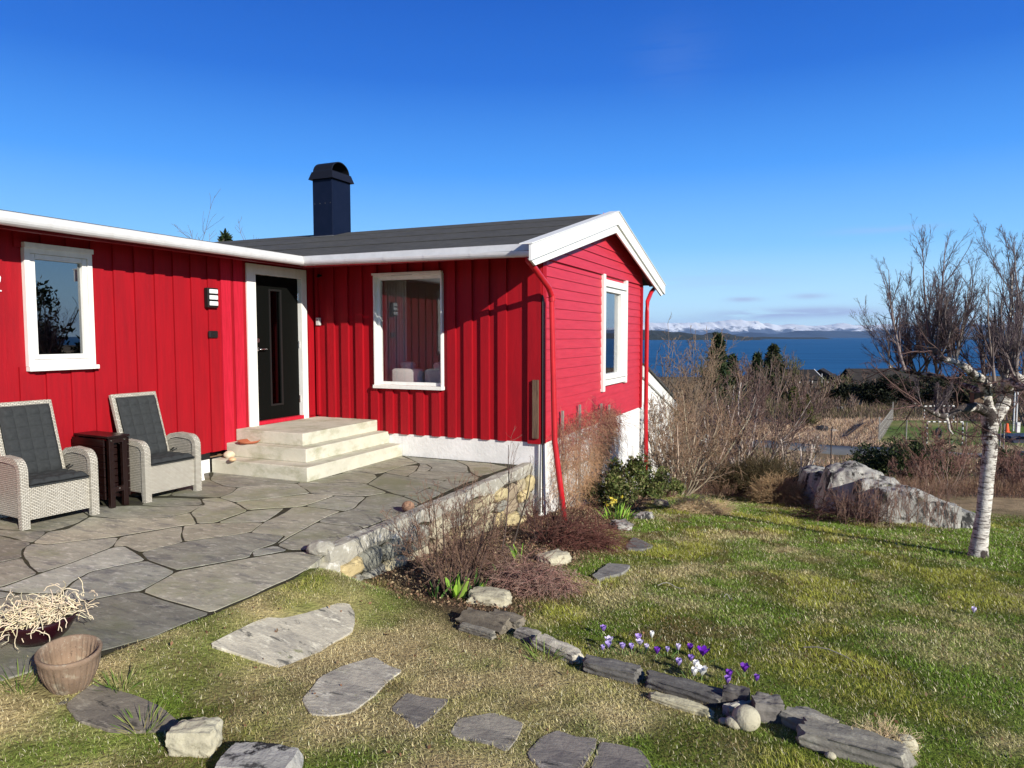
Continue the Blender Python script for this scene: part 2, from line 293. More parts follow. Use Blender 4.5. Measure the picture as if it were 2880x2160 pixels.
class MB:
    def __init__(s): s.v = []; s.f = []; s.t = []; s.tint = (1, 1, 1)
    def poly(s, pts):
        i = len(s.v); s.v += [tuple(p) for p in pts]; s.f.append(tuple(range(i, i + len(pts)))); s.t.append(s.tint)
    def raw(s, vs, fs):
        i = len(s.v); s.v += [tuple(p) for p in vs]
        for f in fs: s.f.append(tuple(i + k for k in f)); s.t.append(s.tint)
    def box(s, x0, x1, y0, y1, z0, z1, M4=None):
        P = [(x, y, z) for z in (z0, z1) for x, y in ((x0, y0), (x1, y0), (x1, y1), (x0, y1))]
        if M4 is not None: P = [tuple(M4 @ Vector(p)) for p in P]
        s.raw(P, [(3, 2, 1, 0), (4, 5, 6, 7), (0, 1, 5, 4), (1, 2, 6, 5), (2, 3, 7, 6), (3, 0, 4, 7)])
    def prism(s, pts, d):   # polygon (3d points) extruded by vector d
        n = len(pts); a = [tuple(p) for p in pts]; b = [tuple(np.array(p) + np.array(d)) for p in pts]
        s.raw(a + b, [tuple(range(n))[::-1], tuple(range(n, 2 * n))] + [(i, (i + 1) % n, n + (i + 1) % n, n + i) for i in range(n)])
    def tube(s, pts, r, n=10, caps=True, flat=1.0):
        pts = [np.array(p, float) for p in pts]; rs = [r] * len(pts) if isinstance(r, (int, float)) else r
        vs = []; up0 = np.array([0, 0, 1.0])
        for i, p in enumerate(pts):
            t = pts[min(i + 1, len(pts) - 1)] - pts[max(i - 1, 0)]; t /= np.linalg.norm(t)
            u = up0 if abs(t[2]) < .95 else np.array([1.0, 0, 0]); a = np.cross(t, u); a /= np.linalg.norm(a); b = np.cross(a, t)
            for k in range(n):
                q = 2 * math.pi * k / n; vs.append(p + a * math.cos(q) * rs[i] + b * math.sin(q) * rs[i] * flat)
        fs = [(i * n + k, i * n + (k + 1) % n, (i + 1) * n + (k + 1) % n, (i + 1) * n + k) for i in range(len(pts) - 1) for k in range(n)]
        if caps: fs += [tuple(range(n))[::-1], tuple(range((len(pts) - 1) * n, len(pts) * n))]
        s.raw(vs, fs)
    def lathe(s, prof, n=32, c=(0, 0, 0), mod=None):
        vs = []
        for (r, z) in prof:
            for k in range(n):
                q = 2 * math.pi * k / n; rr = r if mod is None else mod(r, z, q)
                vs.append((c[0] + rr * math.cos(q), c[1] + rr * math.sin(q), c[2] + z))
        fs = [(i * n + k, i * n + (k + 1) % n, (i + 1) * n + (k + 1) % n, (i + 1) * n + k) for i in range(len(prof) - 1) for k in range(n)]
        s.raw(vs, fs)
    def build(s, name, m, parent=None, smooth=False, bevel=0.0, tint=False, uv=False, autosm=None):
        me = bpy.data.meshes.new(name); me.from_pydata(s.v, [], s.f)
        if tint:
            a = me.attributes.new('tint', 'FLOAT_COLOR', 'FACE'); a.data.foreach_set('color', np.array([(*c, 1) for c in s.t], np.float32).ravel())
        import bmesh
        if bevel:
            bm = bmesh.new(); bm.from_mesh(me); bmesh.ops.remove_doubles(bm, verts=bm.verts, dist=1e-5)
            ed = [e for e in bm.edges if len(e.link_faces) == 2 and e.calc_face_angle(0) > .5]
            bmesh.ops.bevel(bm, geom=ed, offset=bevel, segments=2, affect='EDGES', profile=.5, clamp_overlap=True); bmesh.ops.recalc_face_normals(bm, faces=bm.faces); bm.to_mesh(me); bm.free()
        if uv:
            ul = me.uv_layers.new(name='UVMap'); me.update()
            for p in me.polygons:
                nn = p.normal; ax = max(range(3), key=lambda k: abs(nn[k]))
                for li in p.loop_indices:
                    c = me.vertices[me.loops[li].vertex_index].co
                    ul.data[li].uv = (c.y, c.z) if ax == 0 else ((c.x, c.z) if ax == 1 else (c.y, c.x))
        if smooth: me.polygons.foreach_set('use_smooth', np.ones(len(me.polygons), bool))
        me.materials.append(m if not isinstance(m, str) else M[m]); me.update()
        o = bpy.data.objects.new(name, me); COL.objects.link(o); o.parent = parent
        return o

# smooth value noise in numpy
_perm = np.random.default_rng(5).random((64, 64))
def vnoise(x, y, s=1.0):
    x = np.asarray(x, float) * s + 1000; y = np.asarray(y, float) * s + 1000; i = np.floor(x).astype(int); j = np.floor(y).astype(int); fx = x - i; fy = y - j
    fx = fx * fx * (3 - 2 * fx); fy = fy * fy * (3 - 2 * fy); g = lambda a, b: _perm[a % 64, b % 64]
    return (g(i, j) * (1 - fx) + g(i + 1, j) * fx) * (1 - fy) + (g(i, j + 1) * (1 - fx) + g(i + 1, j + 1) * fx) * fy
def fbm(x, y, s=1.0, o=4):
    r = 0; a = .5; t = 0
    for k in range(o): r = r + a * vnoise(np.asarray(x) + 17.3 * k, np.asarray(y) - 9.1 * k, s); t += a; a *= .55; s *= 2.03
    return r / t
def sst(a, b, x):
    t = np.clip((np.asarray(x, float) - a) / (b - a), 0, 1); return t * t * (3 - 2 * t)

# ------------------------------------------------------------------ terrain height
DD = [0, 13, 16, 20, 30, 45, 50, 60, 75, 100, 150, 200, 260, 320, 400, 9000]
DZ = [-.9, -1.35, -1.85, -2.6, -4.3, -5.95, -6.1, -6.5, -6.75, -6.9, -8, -9.5, -18, -31, -38, -60]
def G(x, y):
    x = np.asarray(x, float); y = np.asarray(y, float)
    lawn = np.where(y < 8.7, -.1 - .09 * (y - 2.5), -.658 - .15 * (y - 8.7))
    lawn = np.where(y < 2.5, -.1 - .03 * (y - 2.5), lawn)
    wgt = sst(-2.7, -3.4, x) * sst(4.7, 4.1, y)
    lawn = lawn * (1 - wgt) + -.008 * wgt
    d = x * FH[0] + y * FH[1]
    far = np.interp(d, DD, DZ)
    k = sst(13.5, 18, y)
    z = lawn * (1 - k) + far * k
    rough = sst(16, 40, d)
    z = z + rough * (fbm(x, y, .12) - .5) * 1.1 * (1 - .8 * sst(45, 50, d) * sst(100, 80, d))
    z = z + (vnoise(x, y, 1.7) - .5) * .03 * sst(4.2, 4.9, y) + (vnoise(x, y, .5) - .5) * .06 * sst(5, 8, y) * (1 - k)
    return z
def Gf(x, y): return float(G(x, y))
def ray(px, py): return FW + RT * (px - CX) / FPX - UP * (py - CY) / FPX
def hit(px, py, lift=0.0):
    """point of the ground seen at this place of the survey photo"""
    d = ray(px, py); t = np.concatenate([np.linspace(1.2, 30, 6000), np.linspace(30, 400, 12000)]); P = EYE + d * t[:, None]
    k = int(np.argmax(P[:, 2] < G(P[:, 0], P[:, 1]) + lift)); return P[k] - np.array([0, 0, lift])
def onz(px, py, z): d = ray(px, py); return EYE + d * ((z - HEYE) / d[2])
def onx(px, py, x): d = ray(px, py); return EYE + d * (x / d[0])
def ony(px, py, y): d = ray(px, py); return EYE + d * (y / d[1])
def dep(px, py, w): return EYE + ray(px, py) * w
def col_at(px, w):
    """ground point at depth w in the direction of column px"""
    p = FH * w + RT * ((px - CX) / FPX * w); return np.array([p[0], p[1], Gf(p[0], p[1])])

# zones of the ground
PITCH_PTS = None
def seg(P, Q): return np.array(P), np.array(Q)
def inpoly(x, y, poly):
    x = np.asarray(x); y = np.asarray(y); c = np.zeros(x.shape, bool); n = len(poly)
    for i in range(n):
        x1, y1 = poly[i][:2]; x2, y2 = poly[(i + 1) % n][:2]
        cond = ((y1 > y) != (y2 > y)) & (x < (x2 - x1) * (y - y1) / ((y2 - y1) + 1e-12) + x1); c ^= cond
    return c
pitch = [hit(2462, 1246), hit(2508, 1182), hit(2860, 1184), hit(3100, 1262)]
road_pts = [hit(px, py) for px, py in ((1500, 1250), (1900, 1246), (2150, 1251), (2300, 1261), (2440, 1268), (2600, 1276), (2740, 1281), (2880, 1291), (3200, 1306))]
def dryness(x, y):
    b = fbm(x, y, .9, 4) * .62 + fbm(x + 40, y, 3.3, 3) * .38
    b = (b - .5) * 1.25 + .5
    return b + .16 * sst(5.2, 3.6, y) * sst(.8, -.4, x) - .09 * sst(8.5, 11, y) - .09 * sst(-1.6, .6, x)
def bedmask(x, y):
    return sst(-1.95, -2.35, x + .25 * (vnoise(x, y, 2.0) - .5) + .10 * (y - 6.5)) * sst(4.55, 5.1, y + (x + 3.5) * .55) * sst(14.3, 13.8, y)
def ground_col(x, y):
    d = x * FH[0] + y * FH[1]; dr = dryness(x, y)[:, None]
    green = np.array([.12, .16, .025]); straw = np.array([.42, .34, .17]); heath = np.array([.13, .085, .055]); hay = np.array([.36, .27, .16]); soil = np.array([.085, .06, .04])
    k = np.clip((dr - .47) / .3, 0, 1)
    lawn = green * (1 - k) + straw * k
    bm = bedmask(x, y)[:, None]; lawn = lawn * (1 - bm) + soil * bm
    h = fbm(x, y, .10, 5)[:, None]; hk = np.clip((h - .42) / .18, 0, 1)
    wild = heath * (1 - hk) + hay * hk
    moss = np.array([.10, .10, .035]); mk = np.clip((fbm(x + 300, y, .2, 4)[:, None] - .5) / .15, 0, 1) * .6; wild = wild * (1 - mk) + moss * mk
    farl = sst(80, 110, d)[:, None]; wild = wild * (1 - farl * .55) + np.array([.09, .07, .045]) * farl * .55
    kk = sst(14.2, 15.6, y + .8 * (vnoise(x, y, .8) - .5))[:, None]
    c = lawn * (1 - kk) + wild * kk
    ip = inpoly(x, y, pitch)[:, None]
    pk = np.clip((fbm(x, y, .18, 3)[:, None] - .4) / .25, 0, 1); pc = np.array([.10, .16, .035]) * (1 - pk) + np.array([.27, .25, .10]) * pk
    return np.where(ip, pc, c)
def grid(xs, ys):
    X, Y = np.meshgrid(xs, ys); x = X.ravel(); y = Y.ravel(); z = G(x, y); n, m = len(ys), len(xs)
    idx = np.arange(n * m).reshape(n, m); F = np.stack([idx[:-1, :-1], idx[:-1, 1:], idx[1:, 1:], idx[1:, :-1]], -1).reshape(-1, 4)
    return x, y, z, F
xs = np.unique(np.concatenate([np.arange(-900, -60, 20), np.arange(-60, -6, 1.5), np.arange(-6, 6.01, .09), np.arange(6, 60, 1.5), np.arange(60, 900, 20)]).round(3))
ys = np.unique(np.concatenate([np.arange(-300, -10, 20), np.arange(-10, 1, 1), np.arange(1, 15.01, .09), np.arange(15, 110, 1.1), np.arange(110, 400, 6), np.arange(400, 900, 50)]).round(3))
gx, gy, gz, gf = grid(xs, ys)
# under the patio and the house the sheet lies deeper
und = (gx < -3.62) & (gy > 2.35) & (gy < 14.0); gz = np.where(und, np.minimum(gz, -.12), gz)
ground = npmesh('ground', np.stack([gx, gy, gz], 1), [gf], M['ground'], tint=ground_col(gx, gy), smooth=True); tag(ground, kind='structure')

# road, gravel track
def ribbon(name, pts, w_, m, lift):
    P = []; 
    pts = [np.array(p) for p in pts]; dense = []
    for a, b in zip(pts[:-1], pts[1:]):
        for t in np.linspace(0, 1, 8, endpoint=False): dense.append(a + (b - a) * t)
    dense.append(pts[-1]); V = []
    for i, p in enumerate(dense):
        t = dense[min(i + 1, len(dense) - 1)] - dense[max(i - 1, 0)]; nrm = np.array([-t[1], t[0], 0]); nrm /= np.linalg.norm(nrm)
        zz = max(Gf(*(p + nrm * q)[:2]) for q in (-w_ / 2, 0, w_ / 2)) + lift
        for q in (-w_ / 2, w_ / 2): a = p + nrm * q; V.append((a[0], a[1], zz))
        V.append((V[-1][0], V[-1][1], zz - .5)); V.append((V[-3][0], V[-3][1], zz - .5))
    F = []
    for i in range(len(dense) - 1):
        a = i * 4; b = a + 4; F += [(a, a + 1, b + 1, b), (a + 1, a + 2, b + 2, b + 1), (a + 3, a, b, b + 3)]
    return npmesh(name, V, [np.array(F)], m)
tag(ribbon('road', road_pts, 3.4, M['tarmac'], .05), kind='structure')
tr = [col_at(px, d) for px, d in ((2405, 92), (2480, 90), (2560, 86), (2640, 83), (2730, 80))]
tag(ribbon('path', tr, 3.0, M['gravel'], .08), kind='structure')

# sea
def seamat():
    m = bpy.data.materials.new('sea_water'); m.use_nodes = True; t = m.node_tree; b = t.nodes['Principled BSDF']; L = t.links.new
    tcn = t.nodes.new('ShaderNodeTexCoord'); mp = t.nodes.new('ShaderNodeMapping'); mp.inputs['Rotation'].default_value = (0, 0, -YAW); mp.inputs['Scale'].default_value = (.25, 1, 1); L(tcn.outputs['Object'], mp.inputs[0])
    n = t.nodes.new('ShaderNodeTexNoise'); n.inputs['Scale'].default_value = .012; n.inputs['Detail'].default_value = 8; L(mp.outputs[0], n.inputs['Vector'])
    mx = t.nodes.new('ShaderNodeMix'); mx.data_type = 'RGBA'; r = t.nodes.new('ShaderNodeMapRange'); r.inputs[1].default_value = .35; r.inputs[2].default_value = .65; L(n.outputs[0], r.inputs[0]); L(r.outputs[0], mx.inputs[0])
    mx.inputs[6].default_value = (.008, .075, .19, 1); mx.inputs[7].default_value = (.018, .115, .27, 1); L(mx.outputs[2], b.inputs['Base Color'])
    b.inputs['Roughness'].default_value = .55; b.inputs['Specular IOR Level'].default_value = .12
    n2 = t.nodes.new('ShaderNodeTexNoise'); n2.inputs['Scale'].default_value = .15; n2.inputs['Detail'].default_value = 6; L(mp.outputs[0], n2.inputs['Vector'])
    bp = t.nodes.new('ShaderNodeBump'); bp.inputs['Distance'].default_value = 1.2; L(n2.outputs[0], bp.inputs['Height']); L(bp.outputs[0], b.inputs['Normal'])
    return m
SEA = -30.0
S = 60000.0
sea = npmesh('sea', [(-S, 250, SEA), (S, 250, SEA), (S, S, SEA), (-S, S, SEA)], [np.array([(0, 1, 2, 3)])], seamat()); tag(sea, kind='structure')

# far hills and mountains across the fjord
def ridge(name, depth, prof, m, half, noise, label=None, step=6, seed=0, floor=SEA - 8):
    pts = sorted(prof); px = np.arange(pts[0][0], pts[-1][0] + .1, step); h = np.interp(px, [p[0] for p in pts], [p[1] for p in pts]) * (1.12 if name == 'mountains' else 1)
    rr = np.random.default_rng(seed); rows = []
    ks = np.linspace(-1, 1, 13)
    for k in ks:
        dd = depth * (1 + half * k); zc = HEYE + h / FPX * depth
        prof_k = max(0, 1 - abs(k) ** 1.5)
        zz = floor + (zc - floor) * prof_k
        if 0 < abs(k) < 1: zz = zz + (fbm(px * .11 + seed * 9, np.full_like(px, k * 9), 1.0, 5) - .5) * noise * (zc - floor) * 1.3 * prof_k ** .5
        if k == 0: zz = zz + (fbm(px * .12, px * 0 + seed, 1.0, 4) - .5) * noise * .22 * (zc - floor)
        zz = np.maximum(zz, floor)
        lat = (px - CX) / FPX * depth; P = FH[None, :] * dd + RT[None, :] * lat[:, None]; P[:, 2] = zz; rows.append(P)
    V = np.concatenate(rows); n = len(ks); mm = len(px); idx = np.arange(n * mm).reshape(n, mm)
    F = np.stack([idx[:-1, :-1], idx[:-1, 1:], idx[1:, 1:], idx[1:, :-1]], -1).reshape(-1, 4)
    o = npmesh(name, V, [F], m, smooth=True); return tag(o, kind='structure')
def snowmat():
    m = bpy.data.materials.new('snow_and_haze_blue_rock'); m.use_nodes = True; t = m.node_tree; b = t.nodes['Principled BSDF']; L = t.links.new
    g = t.nodes.new('ShaderNodeNewGeometry'); sp = t.nodes.new('ShaderNodeSeparateXYZ'); L(g.outputs['Position'], sp.inputs[0])
    n = t.nodes.new('ShaderNodeTexNoise'); n.inputs['Scale'].default_value = .0012; n.inputs['Detail'].default_value = 9; n.inputs['Roughness'].default_value = .7; L(g.outputs['Position'], n.inputs['Vector'])
    a = t.nodes.new('ShaderNodeMath'); a.operation = 'MULTIPLY_ADD'; L(n.outputs[0], a.inputs[0]); a.inputs[1].default_value = 1500; L(sp.outputs[2], a.inputs[2])
    r = t.nodes.new('ShaderNodeMapRange'); r.inputs[1].default_value = 1000; r.inputs[2].default_value = 1200; L(a.outputs[0], r.inputs[0])
    mx = t.nodes.new('ShaderNodeMix'); mx.data_type = 'RGBA'; L(r.outputs[0], mx.inputs[0]); mx.inputs[6].default_value = (.05, .08, .15, 1); mx.inputs[7].default_value = (.80, .84, .90, 1); L(mx.outputs[2], b.inputs['Base Color']); b.inputs['Roughness'].default_value = .8  # rock colour carries painted haze blue, adding to the thin air volume
    return m
M['snow'] = snowmat()
M['island'] = mat('wooded_island', (.012, .022, .020), .95, (.030, .034, .028), .01, detail=8, extra=[((.10, .085, .065), .02, .60, .70, (1, 1, 1))])
M['midhill'] = mat('haze_blue_hill', (.030, .065, .13), .95, (.04, .08, .15), .002, detail=8)  # blue of the distance haze painted into the hill colour
M['shore'] = mat('shore_rock', (.55, .50, .46), .9)
ridge('mountains', 38000, [(-1000, 25), (0, 30), (1000, 32), (1780, 34), (2002, 34), (2027, 39), (2065, 42), (2096, 39), (2128, 34), (2175, 28), (2223, 30), (2270, 26), (2318, 28), (2375, 33), (2400, 27), (2500, 30), (2600, 24), (2800, 33), (3200, 26), (3900, 30)], M['snow'], .10, .5, seed=1)
ridge('hills', 17000, [(-2000, 4), (1000, 10), (1800, 4), (1980, -2), (2060, 2), (2109, 12), (2160, 7), (2207, 9), (2248, 16), (2290, 16), (2334, 15), (2400, 14), (2520, 18), (2600, 33), (2650, 40), (2720, 36), (2800, 22), (3000, 26), (3500, 12), (6000, 8)], M['midhill'], .12, .3, seed=2)
ridge('hills', 6800, [(500, -9.6), (1500, 6), (1780, 18), (1815, 18), (1860, 16), (1884, 12), (1913, 12.5), (1938, 8.5), (1957, 4), (1985, 4), (2008, 12.6), (2033, 10), (2055, 3), (2090, -2), (2115, -9.6)], M['island'], .10, .3, seed=3, step=3)
ridge('hills', 8800, [(2060, -7.4), (2100, -2), (2144, -1), (2190, -2), (2220, -3), (2310, -3), (2328, -7.4)], M['island'], .04, .2, seed=4, step=3)
ridge('hills', 7600, [(2530, -9), (2570, -3), (2620, 2), (2680, 0), (2740, -2), (2800, 4), (2900, 9), (3300, 14), (4200, 10), (5000, -9)], M['island'], .06, .3, seed=5, step=3)

# ------------------------------------------------------------------ HOUSE
XL, YW, XG, YB = -7.10, 8.66, -3.41, 14.10          # main wall plane, wing front, gable plane, wing back
house = empty('house', (XL, YW, 0), 0, 'low red timber house with black felt roof, white trim and a front wing', 'house')
def H(mb, name, m, parent=None, **k):
    """mesh written in world coordinates, parented to the house"""
    base = np.array([XL, YW, 0.0]); mb.v = [tuple(np.array(p) - base) for p in mb.v]
    return mb.build(name, m, parent or house, **k)
# --- main wall (faces +x): base sheet with raised overboards, openings for window and door
WL = dict(y0=4.395, y1=5.085, z0=1.425, z1=2.575)
DRo = dict(y0=7.265, y1=8.45, z0=.50, z1=2.695)
def wall_sheet(mb, axis, plane, th, a0, a1, z0, z1, holes):
    """slab with rectangular holes; axis 'x' = plane x const, running in y"""
    A = sorted({a0, a1} | {h[0] for h in holes} | {h[1] for h in holes}); Z = sorted({z0, z1} | {h[2] for h in holes} | {h[3] for h in holes})
    for i in range(len(A) - 1):
        for j in range(len(Z) - 1):
            ca, cz = (A[i] + A[i + 1]) / 2, (Z[j] + Z[j + 1]) / 2
            if any(h[0] < ca < h[1] and h[2] < cz < h[3] for h in holes): continue
            if axis == 'x': mb.box(plane - th, plane, A[i], A[i + 1], Z[j], Z[j + 1])
            else: mb.box(A[i], A[i + 1], plane, plane + th, Z[j], Z[j + 1])
mb = MB(); hw = (WL['y0'] + .05, WL['y1'] - .05, WL['z0'] + .08, WL['z1'] - .04); hd = (7.40, 8.36, .53, 2.56)
wall_sheet(mb, 'x', XL - .022, .14, -9, YW + .1, .25, 2.80, [hw, hd])
y = 4.309 - .257 * 50
while y < 7.2:   # overboards 22 mm proud
    for (z0, z1) in ((.25, 2.80),):
        yy0, yy1 = y + .012, y + .1555
        segs = [(z0, z1)]
        if yy1 > WL['y0'] and yy0 < WL['y1']: segs = [(z0, WL['z0']), (WL['z1'], z1)]
        for s0, s1 in segs: mb.box(XL - .022, XL, yy0, yy1, s0, s1)
    y += .257
mb.box(XL - .022, XL, 8.50, 8.62, .53, 2.80)
H(mb, 'wall', M['red'])
mb = MB()
for yy in (6.84, 7.05): mb.box(XL - .021, XL + .004, yy, yy + .16, .25, 2.80)
H(mb, 'new_boards', M['red_rough'])['label'] = 'newer rough red boards beside the door'
mb = MB(); mb.box(XL - .16, XL - .012, -9, 6.60, .17, .25); H(mb, 'base_flashing', M['black_metal'])
mb = MB(); mb.box(XL - .2, XL - .02, -9, 6.6, -.3, .17); mb.box(-5.58, XG - .008, YW + .012, YW + .15, -.6, .312); mb.box(XL, -5.58, YW + .014, YW + .15, -.3, .31)
mb.box(XG - .16, XG - .010, YW + .15, YB - .02, -1.9, .312); H(mb, 'foundation', M['render_white'])
# --- wing front (faces -y)
WWn = dict(x0=-6.01, x1=-4.885, z0=.99, z1=2.595)
mb = MB(); wall_sheet(mb, 'y', YW + .022, .14, XL, XG - .02, .31, 2.80, [(WWn['x0'] + .015, WWn['x1'] - .015, WWn['z0'] + .03, WWn['z1'] - .02)])
x = -7.001 - .257 * .0
k = 0
while x < -3.75:
    xr = x + .0; xl = xr - .125
    if xl > XL:
        segs = [(.31, 2.80)]
        if xr > WWn['x0'] and xl < WWn['x1']: segs = [(.31, WWn['z0']), (WWn['z1'], 2.80)]
        for s0, s1 in segs: mb.box(xl, min(xr, 9), YW - .018, YW + .022, s0, s1)
    x += .257
H(mb, 'wall', M['red'])
mb = MB(); mb.box(-3.60, XG - .001, YW - .036, YW + .02, .30, 2.78); mb.box(XG - .02, XG + .026, YW - .022, YW + .10, .30, 2.78)
H(mb, 'corner_board', M['red'], bevel=.003)
mb = MB(); mb.box(XG - .02, XG + .026, YB - .10, YB + .02, .29, 2.74); H(mb, 'corner_board', M['red'], bevel=.003)
mb = MB(); mb.box(-7.078, -7.03, YW - .03, YW + .02, .53, 2.75); H(mb, 'corner_board', M['red'], bevel=.003)
# --- gable wall (faces +x) horizontal lapped siding
mb = MB(); GW = dict(y0=11.33, y1=12.86, z0=.82, z1=2.74)
zz = .30; APY, APZ, SL = 11.37, 3.70, .256
def lap(mb, y0, y1, z0, z1, off):
    mb.prism([(XG + off - .016, y0, z0 + .135 if z1 > z0 + .135 else z1), (XG + off - .016, y0, z0), (XG + off + .004, y0, z0), (XG + off - .010, y0, z1)], (0, y1 - y0, 0))
while zz < 2.70:
    z1 = min(zz + .1385, 2.74)
    if zz + .139 > .80 and zz < 2.74 and True:
        lap(mb, YW + .10, GW['y0'] + .03, zz, z1, 0); lap(mb, GW['y1'] - .03, YB - .10, zz, z1, 0)
        if zz < .80: pass
        if z1 < .93: lap(mb, GW['y0'] + .03, GW['y1'] - .03, zz, z1, 0)
    else: lap(mb, YW + .10, YB - .10, zz, z1, 0)
    zz += .1385
wall_sheet(mb, 'x', XG - .016, .12, YW + .03, YB, .30, 2.80, [(GW['y0'] + .06, GW['y1'] - .06, .90, 2.66)])
mb.poly([(XG - .13, YW + .03, 2.80), (XG - .13, YB, 2.80), (XG - .13, APY, APZ)])
H(mb, 'gable_wall', M['red_gable'])
mb = MB(); zz = 2.735   # upper triangle stands proud of the wall
while zz < 3.62:
    z1 = zz + .145
    def yl(z): return APY - (APZ - .05 - z) / SL
    a0, a1 = max(YW + .02, yl(zz)), max(YW + .02, yl(z1)); b0, b1 = 2 * APY - a0, 2 * APY - a1
    if a1 >= b1: a1 = b1 = APY
    x1, x0 = XG + .030, XG + .012
    mb.raw([(x1, a0, zz), (x1, b0, zz), (x0, b1, z1), (x0, a1, z1), (XG - .02, a0, zz), (XG - .02, b0, zz)], [(0, 1, 2, 3), (4, 5, 1, 0)])
    zz += .145
H(mb, 'gable_boarding', M['red_gable'])
# rear and hidden walls so that the house is a closed volume
mb = MB(); mb.box(-14, -3.55, YB - .10, YB, -1.9, 2.79); mb.box(-14, -13.9, -9, YB - .1, -1.0, 2.79); mb.box(-14, XL - .17, -9.1, -9, -.6, 2.79); H(mb, 'wall', M['red'])
# --- roofs
ES = -.93    # eave / rake edges
ZE = 2.83; YE = 7.90; YF = 2 * APY - YE; XR = -3.18; XEL = -6.66
AP = ZE + (APY - YE) * SL
mb = MB()
th = .05
def slab(mb, P, t=th): mb.prism([(p[0], p[1], p[2] - t) for p in P], (0, 0, t))
slab(mb, [(-14.3, YE + .02, ZE), (XR, YE + .02, ZE), (XR, APY, AP), (-14.3, APY, AP)][::1])
slab(mb, [(-14.3, APY, AP), (XR, APY, AP), (XR, YF, ZE), (-14.3, YF, ZE)])
slab(mb, [(XEL - .01, -9.3, ZE + .003), (XEL - .01, YE + .03, ZE + .003), (-10.6, YE + .5, ZE + .42), (-10.6, -9.3, ZE + .42)][::-1])
slab(mb, [(-10.6, -9.3, ZE + .42), (-10.6, YE + .5, ZE + .42), (-14.5, YE + .5, ZE), (-14.5, -9.3, ZE)][::-1])
roof = H(mb, 'roof', M['roof'])
# seams of the felt
mb = MB()
for yy in (8.85, 9.80, 10.7):
    z = ZE + (yy - YE) * SL; mb.box(-12, XR - .01, yy, yy + .02, z + .0, z + .007)
H(mb, 'felt_seams', M['roof'], roof)
# soffits, dark red
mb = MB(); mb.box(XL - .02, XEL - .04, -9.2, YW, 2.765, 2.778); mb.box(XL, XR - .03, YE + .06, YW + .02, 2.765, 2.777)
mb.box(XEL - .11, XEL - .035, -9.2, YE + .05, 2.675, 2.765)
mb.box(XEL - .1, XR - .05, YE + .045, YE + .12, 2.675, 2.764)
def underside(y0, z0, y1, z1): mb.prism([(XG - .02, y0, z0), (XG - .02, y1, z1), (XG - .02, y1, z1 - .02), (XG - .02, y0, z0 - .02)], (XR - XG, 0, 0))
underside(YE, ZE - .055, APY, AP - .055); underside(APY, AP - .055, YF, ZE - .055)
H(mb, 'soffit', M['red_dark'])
# fascia boards and drip edge
mb = MB(); mb.box(XEL - .035, XEL - .003, -9.3, YE + .015, 2.745, ZE - .005); mb.box(XEL - .035, XR - .03, YE - .012, YE + .02, 2.745, ZE - .005); H(mb, 'fascia', M['gutter'], roof)
# rake boards: two stepped white boards and a cap
for sgn in (-1, 1):
    mb = MB()
    def pt(y, dz, x): return (x, APY + sgn * (APY - y) * -1 if sgn < 0 else APY + (APY - y), AP + SL * (y - APY) + dz)
    y0 = 7.66
    def P(y, dz, x):
        yy = y if sgn < 0 else 2 * APY - y
        return (x, yy, AP + SL * (y - APY) + dz)
    mb.prism([P(y0, .02, XR), P(APY, .02, XR), P(APY, -.185, XR), P(y0 + .0, -.17, XR)], (.030, 0, 0))
    mb.prism([P(y0 + .02, -.15, XR - .028), P(APY, -.15, XR - .028), P(APY, -.315, XR - .028), P(y0 + .20, -.26, XR - .028)], (.027, 0, 0))
    mb.prism([P(y0 - .01, .021, XR - .12), P(APY, .021, XR - .12), P(APY, .033, XR - .12), P(y0 - .01, .033, XR - .12)], (.165, 0, 0))
    H(mb, 'rake_board', M['white'], roof)
# chimney
chim = MB(); cx0, cx1, cy0, cy1 = -8.94, -8.49, 10.9, 11.46
chim.box(cx0, cx1, cy0, cy1, 3.35, 4.66); ch = H(chim, 'chimney', M['navy'], roof, bevel=.006)
mb = MB(); mb.box(cx0 - .035, cx1 + .035, cy0 - .05, cy1 + .05, 3.40, 3.60); H(mb, 'flashing', M['lead'], roof)
mb = MB(); a = .055
mb.raw([(cx0 - a, cy0 - a, 4.655), (cx1 + a, cy0 - a, 4.655), (cx1 + a, cy1 + a, 4.655), (cx0 - a, cy1 + a, 4.655), (cx0 - .01, cy0 - .01, 4.80), (cx1 + .01, cy0 - .01, 4.80), (cx1 + .01, cy1 + .01, 4.80), (cx0 - .01, cy1 + .01, 4.80)],
       [(3, 2, 1, 0), (0, 1, 5, 4), (1, 2, 6, 5), (2, 3, 7, 6), (3, 0, 4, 7), (4, 5, 6, 7)])
n = 18; yc = (cy0 + cy1) / 2; rad = (cy1 - cy0) / 2 - .005
for (r1, r2) in ((rad, rad - .02),):
    arc = lambda r, x: [(x, yc - r * math.cos(math.pi * i / n), 4.79 + r * .78 * math.sin(math.pi * i / n)) for i in range(n + 1)]
    A, B, C2, D2 = arc(r1, cx0 + .01), arc(r1, cx1 - .01), arc(r2, cx0 + .01), arc(r2, cx1 - .01)
    for i in range(n):
        mb.poly([A[i], A[i + 1], B[i + 1], B[i]]); mb.poly([C2[i], D2[i], D2[i + 1], C2[i + 1]]); mb.poly([B[i], B[i + 1], D2[i + 1], D2[i]]); mb.poly([A[i + 1], A[i], C2[i], C2[i + 1]])
H(mb, 'chimney_cowl', M['black_metal'], roof)
for (xx, yy) in [(cx0 + .05 + .12 * i, cy0 - .003) for i in range(4)]:
    mb = MB(); mb.box(xx - .006, xx + .006, yy - .003, yy, 4.2, 4.212); H(mb, 'rivet', M['lead'], ch)
